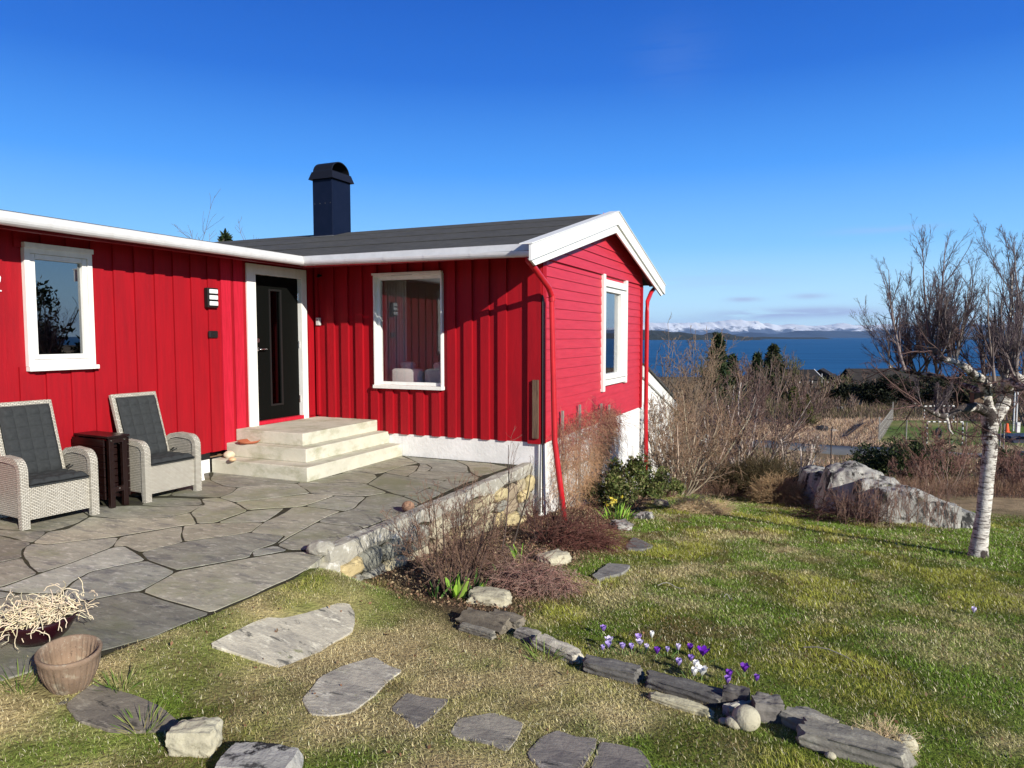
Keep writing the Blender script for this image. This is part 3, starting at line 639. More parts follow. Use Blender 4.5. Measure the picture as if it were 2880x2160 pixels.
# roof vent at the far left
mb = MB(); mb.box(-9.55, -9.25, 3.2, 5.02, 3.48, 3.52); mb.tube([(-9.4, 4.7, 3.1), (-9.4, 4.7, 3.49)], .06); H(mb, 'roof_vent', M['black_metal'], roof)
# --- gutters
def gutter(p0, p1, outdir):
    mb = MB(); p0 = np.array(p0, float); p1 = np.array(p1, float); o = np.array(outdir, float); n = 8; r = .055; up = np.array([0, 0, 1.0])
    prof = [(-o * r * math.cos(math.pi * i / n) + o * r - up * r * 1.0 * math.sin(math.pi * i / n)) for i in range(n + 1)]
    prof = [q for q in prof] + [o * 2 * r + up * .012, o * (2 * r - .006) + up * .012]
    prof_in = [q * .93 + o * r * .07 for q in prof[:n + 1]]
    for A in (prof, prof_in):
        for i in range(len(A) - 1): mb.poly([p0 + A[i], p1 + A[i], p1 + A[i + 1], p0 + A[i + 1]])
    for e in (p0, p1): mb.poly([e + q for q in prof[:n + 1]])
    return mb
g1 = H(gutter((XEL + .004, -9.3, 2.752), (XEL + .004, YE - .02, 2.742), (1, 0, 0)), 'gutter', M['gutter'], smooth=False)
g2 = H(gutter((XEL + .02, YE - .016, 2.742), (XR - .03, YE - .016, 2.712), (0, -1, 0)), 'gutter', M['gutter'])
def bracket(mb, p, o):
    p = np.array(p, float); o = np.array(o, float); t = np.cross(o, [0, 0, 1.0]) * .012; r = .060
    A = [(-o * r * math.cos(math.pi * i / 8) + o * .055 - np.array([0, 0, r * math.sin(math.pi * i / 8)])) for i in range(9)]
    for i in range(8): mb.poly([p + A[i] - t, p + A[i + 1] - t, p + A[i + 1] + t, p + A[i] + t])
    mb.poly([p + A[8] - t, p + A[8] + t, p + A[8] + t + np.array([0, 0, .035]), p + A[8] - t + np.array([0, 0, .035])])
for yy in np.arange(-8.7, 7.9, .62):
    mb = MB(); bracket(mb, (XEL + .004, yy, 2.75), (1, 0, 0)); H(mb, 'bracket', M['gutter'], g1)
for xx in (-6.42, -5.85, -5.25, -4.65, -4.0, -3.45):
    mb = MB(); bracket(mb, (xx, YE - .016, 2.744 - .03 * (xx + 6.6) / 3.4), (0, -1, 0)); H(mb, 'bracket', M['gutter'], g2)
# --- downpipes
mb = MB(); e1 = ony(1551, 823, 8.60); b1 = ony(1560, 1240, 8.58); b2 = ony(1588, 1462, 8.56)
mb.tube([(-3.27, YE - .06, 2.69), (-3.27, YE - .05, 2.62), (-3.262, 8.0, 2.56), (e1[0], 8.50, 2.34), (e1[0] + .005, 8.58, 2.25), (e1[0] + .01, 8.60, 2.15), b1, (b1 + b2) / 2, b2], .038, 12)
H(mb, 'downpipe', M['red_pipe'], smooth=True)
mb = MB()
for z in (2.2,): mb.tube([(e1[0] + .008, 8.60, z - .03), (e1[0] + .008, 8.60, z + .03)], .045, 12)
H(mb, 'pipe_collar', M['red_pipe'], smooth=False)
mb = MB(); mb.tube([(-3.385, 8.62, 2.25), (-3.382, 8.62, .3), (-3.37, 8.60, -.6)], .010, 6); H(mb, 'cable', M['black_plastic'])
f0 = onx(1819, 812, -3.30); f1 = onx(1808, 855, -3.30)
mb = MB(); mb.tube([(-3.30, 14.75, 2.72), (-3.30, 14.45, 2.62), (-3.31, 14.17, 2.42), (-3.31, 14.14, 2.2), (-3.31, 14.15, .2), (-3.29, 14.18, -1.2)], .042, 12); H(mb, 'downpipe', M['red_pipe'], smooth=True)
# --- windows
def window_x(name, x, y0, y1, z0, z1, glass, proud=.03, label=None):
    r = MB(); f = .055; c = .05   # casing
    for (a, b, c0, d) in ((y0, y0 + c, z0, z1), (y1 - c, y1, z0, z1), (y0 + c, y1 - c, z1 - c, z1)): r.box(x - .09, x + proud, a, b, c0, d)
    r.box(x - .09, x + proud, y0 + c, y1 - c, z0 + .0, z0 + .065)
    fr = H(r, 'window', M['white'], bevel=.002)
    s = MB(); i0, i1, j0, j1 = y0 + c, y1 - c, z0 + .065, z1 - c
    for (a, b, c0, d) in ((i0, i0 + f, j0, j1), (i1 - f, i1, j0, j1), (i0 + f, i1 - f, j1 - f, j1), (i0 + f, i1 - f, j0, j0 + f)): s.box(x - .07, x + proud - .014, a + .004, b - .004 if b == i1 else b, c0 + .004, d - .004)
    H(s, 'sash', M['white'], fr, bevel=.002)
    g = MB(); g.poly([(x - .025, i0 + f, j0 + f), (x - .025, i1 - f, j0 + f), (x - .025, i1 - f, j1 - f), (x - .025, i0 + f, j1 - f)]); H(g, 'pane', M[glass], fr)
    return fr, (i0 + f, i1 - f, j0 + f, j1 - f)
fr, _ = window_x('window', XL, WL['y0'], WL['y1'], WL['z0'], WL['z1'], 'glass_dark')
mb = MB(); mb.box(XL - .02, XL + .065, WL['y0'] - .012, WL['y1'] + .015, WL['z0'] - .045, WL['z0'] - .002); H(mb, 'sill', M['white'], fr, bevel=.003)
mb = MB(); mb.box(XL - .02, XL + .05, WL['y0'] - .006, WL['y1'] + .006, WL['z1'] + .002, WL['z1'] + .05); H(mb, 'drip_cap', M['white'], fr, bevel=.002)
# wing window, deep set
mb = MB(); x0, x1, z0, z1 = WWn['x0'], WWn['x1'], WWn['z0'], WWn['z1']; yf = YW - .05
mb.box(x0, x0 + .022, yf, YW + .14, z0, z1); mb.box(x1 - .022, x1, yf + .01, YW + .14, z0, z1); mb.box(x0 + .022, x1 - .022, yf + .004, YW + .14, z1 - .022, z1)
fr = H(mb, 'window', M['white'], bevel=.002)
mb = MB(); a = .045
mb.box(x0 + .022, x0 + .022 + a, YW + .02, YW + .09, z0 + .03, z1 - .022); mb.box(x1 - .022 - a * .5, x1 - .022, YW + .02, YW + .09, z0 + .03, z1 - .022)
mb.box(x0 + .022 + a, x1 - .044, YW + .021, YW + .089, z1 - .022 - a, z1 - .022); mb.box(x0 + .022 + a, x1 - .044, YW + .021, YW + .089, z0 + .03, z0 + .03 + a)
H(mb, 'sash', M['white'], fr, bevel=.002)
mb = MB(); mb.poly([(x0 + .06, YW + .05, z0 + .07), (x1 - .04, YW + .05, z0 + .07), (x1 - .04, YW + .05, z1 - .06), (x0 + .06, YW + .05, z1 - .06)]); H(mb, 'pane', M['glass'], fr)
mb = MB(); mb.box(x0 - .012, x1 + .012, yf - .02, YW + .06, z0 - .02, z0 + .028); H(mb, 'sill', M['white'], fr, bevel=.003); mb = MB(); mb.box(x0 - .02, x1 + .0, yf - .01, YW + .01, z1 + .001, z1 + .03); H(mb, 'drip_cap', M['white'], fr, bevel=.003)
mb = MB(); mb.box(-5.70, -5.35, yf + .002, yf + .006, z1 - .017, z1 - .006); H(mb, 'vent_slot', M['grey_plastic'], fr)
# gable window: wide side casings that run past the frame
mb = MB()
mb.box(XG - .02, XG + .045, 11.335, 11.44, .80, 2.745); mb.box(XG - .02, XG + .045, 12.76, 12.86, .87, 2.735); mb.box(XG - .02, XG + .044, 11.44, 12.76, .895, .99); mb.box(XG - .02, XG + .060, 11.44, 12.76, 2.55, 2.66)
fr = H(mb, 'window', M['white'], bevel=.002)
mb = MB()
mb.box(XG - .09, XG + .025, 11.44, 11.52, .99, 2.55); mb.box(XG - .09, XG + .024, 12.48, 12.76, .99, 2.55); mb.box(XG - .09, XG + .023, 11.52, 12.48, 2.47, 2.55); mb.box(XG - .09, XG + .023, 11.52, 12.48, .99, 1.08)
H(mb, 'sash', M['white'], fr, bevel=.003)
mb = MB(); mb.poly([(XG - .04, 11.52, 1.08), (XG - .04, 12.48, 1.08), (XG - .04, 12.48, 2.47), (XG - .04, 11.52, 2.47)]); H(mb, 'pane', M['glass_sea'], fr)
mb = MB(); mb.box(XG - .02, XG + .075, 11.445, 12.755, 1.0, 1.03); H(mb, 'sill', M['white'], fr, bevel=.003)
# --- door
mb = MB(); x = XL
mb.box(x - .12, x + .025, DRo['y0'], 7.425, .50, 2.695); mb.box(x - .12, x + .025, 8.335, 8.45, .50, 2.695); mb.box(x - .12, x + .024, 7.425, 8.335, 2.56, 2.695)
dr = MB(); dr.box(x - .09, x - .045, 7.43, 7.755, .555, 2.555); dr.box(x - .09, x - .045, 7.955, 8.33, .555, 2.555); dr.box(x - .09, x - .046, 7.755, 7.955, .555, .76); dr.box(x - .09, x - .046, 7.755, 7.955, 2.36, 2.555)
door = H(dr, 'door', M['door'], bevel=.002)
H(mb, 'door_frame', M['white'], door, bevel=.003)
mb = MB(); mb.box(x - .10, x + .030, 7.425, 8.335, .505, .553); H(mb, 'threshold', M['red_rough'], door)
mb = MB()
for (a, b, c0, d) in ((7.73, 7.757, .74, 2.38), (7.953, 7.98, .74, 2.38), (7.757, 7.953, .74, .765), (7.757, 7.953, 2.355, 2.38)): mb.box(x - .05, x - .034, a, b, c0, d)
H(mb, 'glass_bead', M['black_plastic'], door)
mb = MB(); mb.poly([(x - .07, 7.757, .765), (x - .07, 7.953, .765), (x - .07, 7.953, 2.355), (x - .07, 7.757, 2.355)]); H(mb, 'pane', M['glass_door'], door)
mb = MB(); mb.tube([(x - .05, 7.50, 1.545), (x + .01, 7.50, 1.545), (x + .015, 7.51, 1.545), (x + .012, 7.62, 1.545)], .010, 10); mb.tube([(x - .05, 7.50, 1.545), (x - .036, 7.50, 1.545)], .026, 16); H(mb, 'handle', M['chrome'], door, smooth=True)
mb = MB(); mb.tube([(x - .05, 7.50, 1.665), (x - .03, 7.50, 1.665)], .030, 18); H(mb, 'lock', M['chrome'], door)
for z in (.75, 1.55, 2.25):
    mb = MB(); mb.tube([(x - .035, 8.325, z), (x - .035, 8.325, z + .10)], .012, 8); H(mb, 'hinge', M['chrome'], door)
# --- fittings on the walls
mb = MB(); mb.box(x - .005, x + .055, 6.575, 6.74, 2.08, 2.325); lamp = H(mb, 'wall_lamp', M['black_plastic'], bevel=.006)
for z in (2.105, 2.18, 2.255):
    mb = MB(); mb.box(x + .02, x + .068, 6.60, 6.728, z, z + .052); H(mb, 'diffuser', M['opal'], lamp, bevel=.006)
mb = MB(); mb.box(x - .003, x + .012, 6.535, 6.595, 2.07, 2.335)
mb = MB(); mb.box(x - .004, x + .03, 6.61, 6.75, 1.70, 1.79); H(mb, 'power_outlet', M['black_plastic'], bevel=.012)
mb = MB(); mb.box(-7.045, -6.985, YW - .055, YW - .003, 1.885, 2.0); db = H(mb, 'door_bell', M['grey_plastic'], bevel=.006)
mb = MB(); mb.tube([(-7.015, YW - .054, 1.965), (-7.015, YW - .060, 1.965)], .012, 12); H(mb, 'lens', M['black_plastic'], db)
mb = MB(); mb.tube([(-6.98, YW + .0, 2.63), (-6.98, YW - .05, 2.63), (-6.98, YW - .06, 2.60)], .02, 10); H(mb, 'outdoor_sensor', M['black_plastic'])
# house number, cut by the picture edge
mb = MB()
for (a, b) in (((4.13, 2.285), (4.165, 2.31)), ((4.165, 2.31), (4.20, 2.285)), ((4.20, 2.285), (4.195, 2.245)), ((4.195, 2.245), (4.13, 2.155)), ((4.13, 2.155), (4.205, 2.155))):
    mb.tube([(x + .008, a[0] - .022, a[1] - .01), (x + .008, b[0] - .022, b[1] - .01)], .008, 8)
H(mb, 'house_number', M['white'])
# weathered board leaning at the wing corner
mb = MB(); mb.box(-3.515, -3.435, YW - .072, YW - .038, .38, 1.15); H(mb, 'weathered_batten', M['oldwood'])
mb = MB(); mb.box(XG - .03, XG + .005, YW - .03, YW + .06, -.68, .31); mb.box(XG - .01, XG + .020, YW + .0, YW + .14, -.70, .29)
H(mb, 'corner_post', M['white'])
# --- room behind the glass
mb = MB(); mb.box(-6.9, -3.56, 13.85, 13.9, .5, 2.7); mb.box(-6.95, -6.9, YW + .2, 13.9, .5, 2.7); mb.box(-3.62, -3.58, YW + .2, 11.35, .5, 2.7); mb.box(-3.62, -3.58, 12.84, 13.85, .5, 2.7)
H(mb, 'inner_wall', M['wall_in'])
mb = MB(); mb.box(-6.95, -3.58, YW + .17, 13.9, .45, .50); H(mb, 'inner_floor', M['floor_in'])
mb = MB(); mb.box(-6.95, -3.56, YW + .17, 13.9, 2.70, 2.74); mb.box(XL - 2.6, XL - .17, -9, 8.6, 2.70, 2.74); H(mb, 'inner_ceiling', M['curtain'])
mb = MB(); mb.box(XL - 2.6, XL - 2.5, -9, 8.6, .2, 2.7); mb.box(XL - 2.6, XL - .17, -9, 8.6, .15, .2); H(mb, 'inner_wall', M['floor_in'])
def curtain(x0, x1, y, z0, z1):
    n = 40; V = []; 
    for i in range(n + 1):
        xx = x0 + (x1 - x0) * i / n; yy = y + .03 * math.sin(i * 1.25) ; V += [(xx, yy, z0), (xx, yy, z1)]
    mb = MB(); mb.raw(V, [(2 * i, 2 * i + 2, 2 * i + 3, 2 * i + 1) for i in range(n)]); return mb
o = curtain(-6.50, -6.08, 9.62, .52, 2.66).build('curtain', M['curtain']); tag(o, 'pale full length curtain seen deep inside the room', 'curtain')
def sofa(x0, x1, y, label):
    t = empty('sofa', ((x0 + x1) / 2, y, .5), 0, label, 'sofa'); w2 = (x1 - x0) / 2
    mb = MB(); mb.box(-w2, w2, 0, .16, .02, .74); mb.build('backrest', M['sofa'], t, bevel=.05, smooth=True)
    mb = MB(); mb.box(-w2, w2, .17, .85, .02, .40); mb.build('seat', M['sofa'], t, bevel=.04, smooth=True)
    mb = MB(); mb.box(-w2 + .05, w2 - .25, .17, .34, .42, .84); mb.build('cushion', M['sofa'], t, bevel=.05, smooth=True)
sofa(-5.98, -5.45, 8.98, 'pale sofa end behind the left half of the wing window')
sofa(-5.40, -4.35, 8.98, 'pale sofa back behind the right half of the wing window')
t = empty('armchair', (-5.3, 11.6, .5), 0, 'dark red upholstered chair inside the room behind the sofas', 'chair')
mb = MB(); mb.box(-.5, .5, 0, .7, .15, .45); mb.build('seat', M['burgundy'], t, bevel=.04); mb = MB(); mb.box(-.5, .5, -.15, .02, .3, .95); mb.build('backrest', M['burgundy'], t, bevel=.04)
for sx in (-.42, .42):
    for sy in (0, .6): mb = MB(); mb.box(sx - .02, sx + .02, sy, sy + .04, 0, .17); mb.build('leg', M['oldwood'], t)

# ------------------------------------------------------------------ steps
st = empty('concrete_steps', (XL, 6.6, 0), 0, 'three pale concrete steps leading up to the black door', 'steps')
for i, (x1, y0, z0, z1) in enumerate(((-5.575, 6.61, -.05, .17), (-5.80, 6.86, .17, .34), (-5.99, 7.03, .34, .50))):
    mb = MB(); mb.box(0, x1 - XL, y0 - 6.6, YW + .01 - 6.6 - i * .002, z0, z1); mb.build('step', M['concrete'], st, bevel=.010)
def blob(name, c, dims, m, seed=0, rough=.12, flat=.0, sub=4, rot=0, parent=None, tint=(1, 1, 1), strata=0.0, boxy=0.0, tilt=(0, 0)):
    """irregular stone: subdivided cube pulled towards a sphere and displaced"""
    rr = np.random.default_rng(seed); n = 2 ** sub; L = np.linspace(-1, 1, n + 1); V = []; F = []
    def face(o, u, v):
        b = len(V)
        for i in L:
            for j in L: V.append(o + u * i + v * j)
        for i in range(n):
            for j in range(n): a = b + i * (n + 1) + j; F.append((a, a + n + 1, a + n + 2, a + 1))
    E = np.eye(3)
    for ax in range(3):
        u, v = E[(ax + 1) % 3], E[(ax + 2) % 3]; face(E[ax], u, v); face(-E[ax], v, u)
    V = np.array(V); sph = V / np.linalg.norm(V, axis=1, keepdims=True); P = sph * (1 - boxy) + V * .85 * boxy
    off = rr.random(3) * 50
    nn = fbm(P[:, 0] * 1.3 + off[0] + P[:, 2] * .7, P[:, 1] * 1.3 + off[1] - P[:, 2] * .9, 1.0, 4) - .5
    n2 = fbm(P[:, 0] * 4 + off[1], P[:, 1] * 4 + P[:, 2] * 3.1 + off[2], 1.0, 3) - .5
    P = P * (1 + rough * 2.4 * nn[:, None] + rough * .9 * n2[:, None])
    if strata: P[:, 1] += strata * (np.floor((P[:, 2] + P[:, 0] * .15) * 4) % 2 - .5) * (abs(V[:, 1]) > .7) * np.sign(V[:, 1])
    P = P * np.array(dims) / 2
    cr, sr = math.cos(tilt[0]), math.sin(tilt[0]); P = np.stack([P[:, 0], P[:, 1] * cr - P[:, 2] * sr, P[:, 1] * sr + P[:, 2] * cr], 1)
    cr, sr = math.cos(tilt[1]), math.sin(tilt[1]); P = np.stack([P[:, 0] * cr + P[:, 2] * sr, P[:, 1], -P[:, 0] * sr + P[:, 2] * cr], 1)
    o = npmesh(name, P, [np.array(F)], m, parent, tint=np.tile(np.array([tint], float), (len(P), 1)), smooth=boxy < .5)
    o.location = c; o.rotation_euler = (0, 0, rot); return o
p = onz(645, 1288, .17)
tag(blob('seashell', (p[0], p[1], .215), (.15, .13, .10), M['shell'], 3, .08, sub=3), 'large cream seashell lying on the lowest concrete step', 'shell')
p = onz(650, 1296, .17)
tag(blob('pebble', (p[0] + .04, p[1] - .02, .195), (.10, .08, .055), M['peach'], 4, .05, sub=3), 'peach coloured pebble beside the seashell on the step', 'pebble')
p = onz(697, 1250, .34)
mb = MB(); mb.lathe([(0, .004), (.10, .004), (.135, .035), (.145, .036), (.108, -.001), (0, 0)], 28); o = mb.build('plant_saucer', M['clay'], None, smooth=True); o.location = (-6.80, 6.945, .345)
tag(o, 'shallow terracotta saucer on the second concrete step', 'saucer')
# white offcuts against the wall behind the armchair
t = empty('white_planks', (-6.86, 6.08, 0), 0, 'short white painted boards leaning against the wall behind the chair', 'planks')
for i in range(2):
    mb = MB(); mb.box(-.015, .015, -.06, .06, 0, .42 - .05 * i, Matrix.Translation((.02 + .06 * i, .05 * i, .0)) @ Matrix.Rotation(R(-12), 4, 'Y')); mb.build('board', M['white'], t)

# ------------------------------------------------------------------ patio flagstones
c3 = lambda u, v: (.3617 * u, 1350 + .3617 * v)
cl = lambda u, v: (.434 * u, 1050 + .434 * v)
c1 = lambda u, v: (900 + .3165 * u, 1250 + .3165 * v)
def S(f, *p): return [f(*q) for q in p]
ST = [
 (S(c3, (-400, 1250), (0, 1150), (150, 1080), (440, 975), (700, 935), (1000, 875), (1100, 870), (1250, 925), (1500, 995), (1640, 1035), (1450, 1110), (1200, 1215), (900, 1300), (700, 1350), (400, 1440), (0, 1560), (-400, 1700)), .62),
 (S(c3, (460, 970), (480, 885), (560, 795), (700, 715), (900, 672), (1140, 625), (1260, 665), (1370, 710), (1230, 790), (1100, 862), (1000, 872), (700, 930)), 1.0),
 (S(c3, (-400, 1020), (0, 922), (150, 885), (450, 882), (440, 968), (150, 1078), (0, 1148), (-400, 1250)), 1.0),
 (S(c3, (-400, 830), (0, 862), (150, 884), (0, 918), (-400, 1015)), .95),
 (S(c3, (-400, 820), (0, 840), (300, 728), (560, 642), (870, 524), (970, 512), (1060, 567), (1140, 622), (900, 670), (700, 712), (560, 792), (470, 880), (150, 880), (0, 855)), 1.08),
 (S(c3, (-400, 720), (0, 640), (180, 602), (230, 672), (300, 725), (150, 782), (0, 832), (-400, 815)), .9),
 (S(c3, (-400, 470), (0, 432), (250, 488), (170, 540), (178, 600), (0, 638), (-400, 715)), .75),
 (S(c3, (195, 520), (250, 492), (380, 502), (620, 472), (930, 441), (870, 520), (560, 640), (300, 724), (230, 670), (172, 570)), 1.05),
 (S(c3, (250, 489), (370, 402), (520, 382), (700, 283), (920, 302), (1300, 291), (1480, 252), (1530, 340), (1420, 354), (930, 436), (620, 470), (380, 500)), 1.0),
 (S(c3, (-400, 440), (-200, 330), (0, 385), (210, 392), (368, 400), (250, 487), (0, 428)), .8),
 (S(c3, (370, 400), (600, 335), (700, 281), (600, 225), (270, 290), (-100, 250), (-200, 330), (0, 382), (210, 388)), .72),
 (S(c3, (702, 279), (920, 300), (1300, 289), (1480, 250), (1590, 192), (1560, 197), (1250, 207), (1090, 197), (640, 210), (605, 225)), .85),
 (S(c3, (1090, 194), (1250, 204), (1575, 190), (1560, 146), (1330, 137), (1180, 140)), .8),
 (S(c3, (1590, 190), (1482, 252), (1532, 338), (1680, 330), (1930, 236), (1820, 176), (1700, 136), (1562, 146)), .85),
 (S(c3, (1680, 332), (1930, 238), (2212, 216), (2186, 240), (2060, 325)), .95),
 (S(c3, (1422, 356), (1532, 341), (1680, 333), (2058, 327), (1950, 405), (1430, 478), (1412, 430)), .85),
 (S(c3, (935, 440), (1420, 356), (1411, 430), (1428, 480), (1090, 562), (972, 510), (872, 520)), 1.02),
 (S(c3, (1092, 562), (1430, 481), (1950, 407), (2212, 428), (2150, 490), (1972, 550), (1942, 600), (1380, 702), (1262, 662), (1142, 620)), .68),
 (S(c3, (1372, 710), (1960, 603), (2212, 562), (2560, 548), (2440, 660), (2330, 772), (2000, 905), (1640, 1032), (1500, 992), (1250, 922), (1102, 864)), .98),
 (S(cl, (1630, 1160), (1660, 1140), (1790, 1115), (1872, 1146), (1640, 1188)), .95),
 (S(cl, (1620, 1035), (1720, 960), (1840, 905), (1890, 869), (1970, 863), (2212, 893), (2150, 915), (2055, 962), (1930, 1030), (1790, 1108), (1850, 1052)), 1.0),
 (S(c1, (220, 592), (300, 570), (412, 464), (600, 430), (730, 458), (890, 526), (760, 600), (390, 742), (340, 722), (190, 717)) + S(cl, (2055, 962), (2150, 915)), .92),
 (S(cl, (2055, 964)) + S(c1, (190, 719), (340, 724), (388, 744), (210, 840), (40, 930)) + S(cl, (1872, 1144), (1792, 1113), (1932, 1030)), .82),
 (S(c1, (140, 455), (410, 464), (300, 568), (220, 590)) + S(cl, (1972, 861), (2174, 792)), .85),
 (S(cl, (1920, 711), (2015, 777), (2175, 791)) + S(c1, (230, 456), (415, 458), (600, 428), (415, 352), (340, 336)), 1.0),
 (S(c1, (418, 351), (512, 290), (572, 250), (770, 286), (1120, 319), (962, 385), (870, 430), (732, 455), (650, 436)), .88),
 (S(cl, (1920, 708), (2015, 693)) + S(c1, (180, 262), (340, 236), (490, 263), (510, 291), (416, 349), (340, 334)), .85),
 (S(c1, (340, 234), (490, 261), (570, 249), (740, 188), (880, 165), (720, 95), (600, 120), (180, 258)), .8),
 (S(c1, (572, 250), (770, 284), (850, 234), (880, 186), (742, 188)), .75),
 (S(c1, (850, 235), (960, 235), (995, 206), (945, 176), (882, 185)), .95),
 (S(c1, (772, 285), (850, 236), (960, 236), (1330, 250), (1420, 300), (1190, 320), (1120, 318)), .82),
 (S(c1, (997, 206), (962, 234), (1330, 249), (1310, 190), (1200, 142), (900, 118), (740, 100), (880, 168), (884, 184), (945, 174)), .84),
 (S(c1, (1312, 190), (1332, 240), (1400, 280), (1500, 262), (1680, 198), (1500, 165), (1200, 140)), .72),
 (S(c1, (1122, 318), (1190, 321), (1420, 302), (1300, 335), (1090, 432), (962, 386)), .8),
 (S(c1, (962, 387), (1088, 432), (895, 524), (830, 492), (732, 457), (870, 431)), .7),
 (S(cl, (1540, 740), (1920, 712), (2015, 776), (1520, 834), (1415, 805), (1500, 775)), .86),
 (S(cl, (1522, 836), (2015, 779), (2175, 791), (1970, 859), (1890, 867), (1600, 884), (1560, 856)), .95),
 (S(cl, (1360, 690), (1450, 729), (1540, 739), (1920, 709), (2014, 692), (1380, 640)), .78),
 (S(cl, (1290, 800), (1413, 804), (1500, 774), (1540, 740), (1450, 730), (1365, 692), (1320, 640), (1200, 700), (1100, 790)), .75),
 (S(cl, (1100, 792), (1200, 698), (1315, 640), (1000, 560), (700, 600), (640, 800)), .7),
]
pat = MB(); joint = MB()
def round_poly(P, k=.12):
    out = []; n = len(P)
    for i in range(n):
        a, b, c = P[i - 1], P[i], P[(i + 1) % n]; out += [b + (a - b) * min(k, .03 / max(np.linalg.norm(a - b), .01)), b + (c - b) * min(k, .03 / max(np.linalg.norm(c - b), .01))]
    return out
def wobble(P, amp, step=.09, seed=0):
    out = []; n = len(P)
    for i in range(n):
        a, b = P[i], P[(i + 1) % n]; L = np.linalg.norm(b - a); m = max(1, int(L / step)); nn = np.array([-(b - a)[1], (b - a)[0]]) / (L + 1e-9)
        for j in range(m):
            t = j / m; q = a + (b - a) * t; out.append(q + nn * (vnoise(q[0] * 7 + seed, q[1] * 7) - .5) * amp * (1 if 0 < t else .3))
    return out
def inset(P, d):
    A = sum(P[i - 1][0] * P[i][1] - P[i][0] * P[i - 1][1] for i in range(len(P))); s = 1 if A > 0 else -1; out = []
    n = len(P)
    for i in range(n):
        a, b, c = P[i - 1], P[i], P[(i + 1) % n]; e1 = (b - a) / (np.linalg.norm(b - a) + 1e-9); e2 = (c - b) / (np.linalg.norm(c - b) + 1e-9)
        n1 = np.array([-e1[1], e1[0]]) * s; n2 = np.array([-e2[1], e2[0]]) * s; m = n1 + n2; L = np.linalg.norm(m)
        m = m / L if L > .1 else n1; out.append(b + m * d / max(.5, m @ n1))
    return out
def slabstone(mb, P, z, t, tint, seed, joint=.006, amp=.022, tilt=0, pl=None):
    P = [np.array(p[:2]) for p in P]; P = round_poly(inset(P, joint)); P = wobble(P, amp, seed=seed)
    A = sum(P[i - 1][0] * P[i][1] - P[i][0] * P[i - 1][1] for i in range(len(P)))
    if A < 0: P = P[::-1]
    Q = inset(P, .003); mb.tint = tint; n = len(P); c = np.mean(P, axis=0)
    zf = (lambda p: z + tilt * (p[0] - c[0])) if pl is None else (lambda p: z + pl[0] * p[0] + pl[1] * p[1])
    base = [(p[0], p[1], zf(p) - t) for p in P]; mid = [(p[0], p[1], zf(p) - .003) for p in P]; top = [(p[0], p[1], zf(p)) for p in Q]
    mb.raw(base + mid + top, [(i, (i + 1) % n, n + (i + 1) % n, n + i) for i in range(n)] + [(n + i, n + (i + 1) % n, 2 * n + (i + 1) % n, 2 * n + i) for i in range(n)] + [tuple(range(2 * n, 3 * n))])
for i, (pp, tn) in enumerate(ST):
    P = [onz(px, py, 0) for px, py in pp]; q = rnd.uniform(-.05, .05); tv = rnd.choice((.8, .92, 1.0, 1.08, .88))
    P = [np.array([max(min(a[0], -3.45 if a[1] < 4.6 else -3.66), XL), min(a[1], YW)]) for a in P]
    slabstone(pat, P, .0 + rnd.uniform(-.001, .001), .05, (tn * tv * (1 + q), tn * tv * (1 + q * .2), tn * tv * (.98 - q)), i)
for i, (x0, x1, y0, y1) in enumerate(((-7.1, -6.0, 2.3, 3.2), (-6.0, -5.2, 1.8, 2.6), (-7.1, -6.1, 1.2, 2.3), (-7.1, -6.2, .1, 1.2))):   # further stones left of the picture
    slabstone(pat, [(x0, y0), (x1, y0 + .1), (x1 + .1, y1), (x0, y1 - .05)], 0, .05, (.9, .9, .88), 90 + i)
patio = pat.build('patio', M['flag'], None, tint=True); tag(patio, kind='structure')
mb = MB(); mb.poly([(XL - .02, -2, -.0025), (-6.0, -2, -.0025), (-4.6, 1.7, -.0025), (-3.55, 2.38, -.0025), (-3.44, 3.2, -.0025), (-3.42, 3.9, -.0025), (-3.62, 4.6, -.0025), (-3.66, YW + .02, -.0025), (XL - .02, YW + .02, -.0025)])
mb.prism([(-3.62, 4.6, -.3), (-3.64, YW + .02, -.3), (-3.7, YW + .02, -.3), (-3.7, 4.6, -.3)], (0, 0, .28)); o = mb.build('patio_bed', M['joint']); tag(o, kind='structure')

# ------------------------------------------------------------------ retaining wall
rw = empty('retaining_wall', (-3.6, 4.6, 0), 0, 'low rubble stone retaining wall with a rough concrete top edging the patio', 'retaining wall')
def RWb(mb, *a, **k): base = np.array([-3.6, 4.6, 0.0]); mb.v = [tuple(np.array(p) - base) for p in mb.v]; return mb.build(*a, parent=rw, **k)
n = 170; V = []; cols = 9
prof = [(-.12, -.10), (-.12, .035), (-.105, .042), (-.05, .046), (.005, .045), (.018, .036), (.022, -.02), (.022, -.085), (-.02, -.13)]
for i in range(n + 1):
    y = 4.42 + (8.62 - 4.42) * i / n; xb = -3.54 + .0 * (y - 4.6)
    for j, (dx, z) in enumerate(prof):
        a = (vnoise(y * 6 + j * 2.3, j * 3.1) - .5) * (.05 if j in (5, 7, 8) else .025); b = (vnoise(y * 5, j * 5.7 + 40) - .5) * (.02 if j < 7 else .09)
        V.append((xb + dx + a * .6, y, z + b))
F = [(i * 9 + j, i * 9 + j + 1, (i + 1) * 9 + j + 1, (i + 1) * 9 + j) for i in range(n) for j in range(8)]
mb = MB(); mb.raw(V, F); mb.poly(V[:9]); RWb(mb, 'coping', M['cap'])
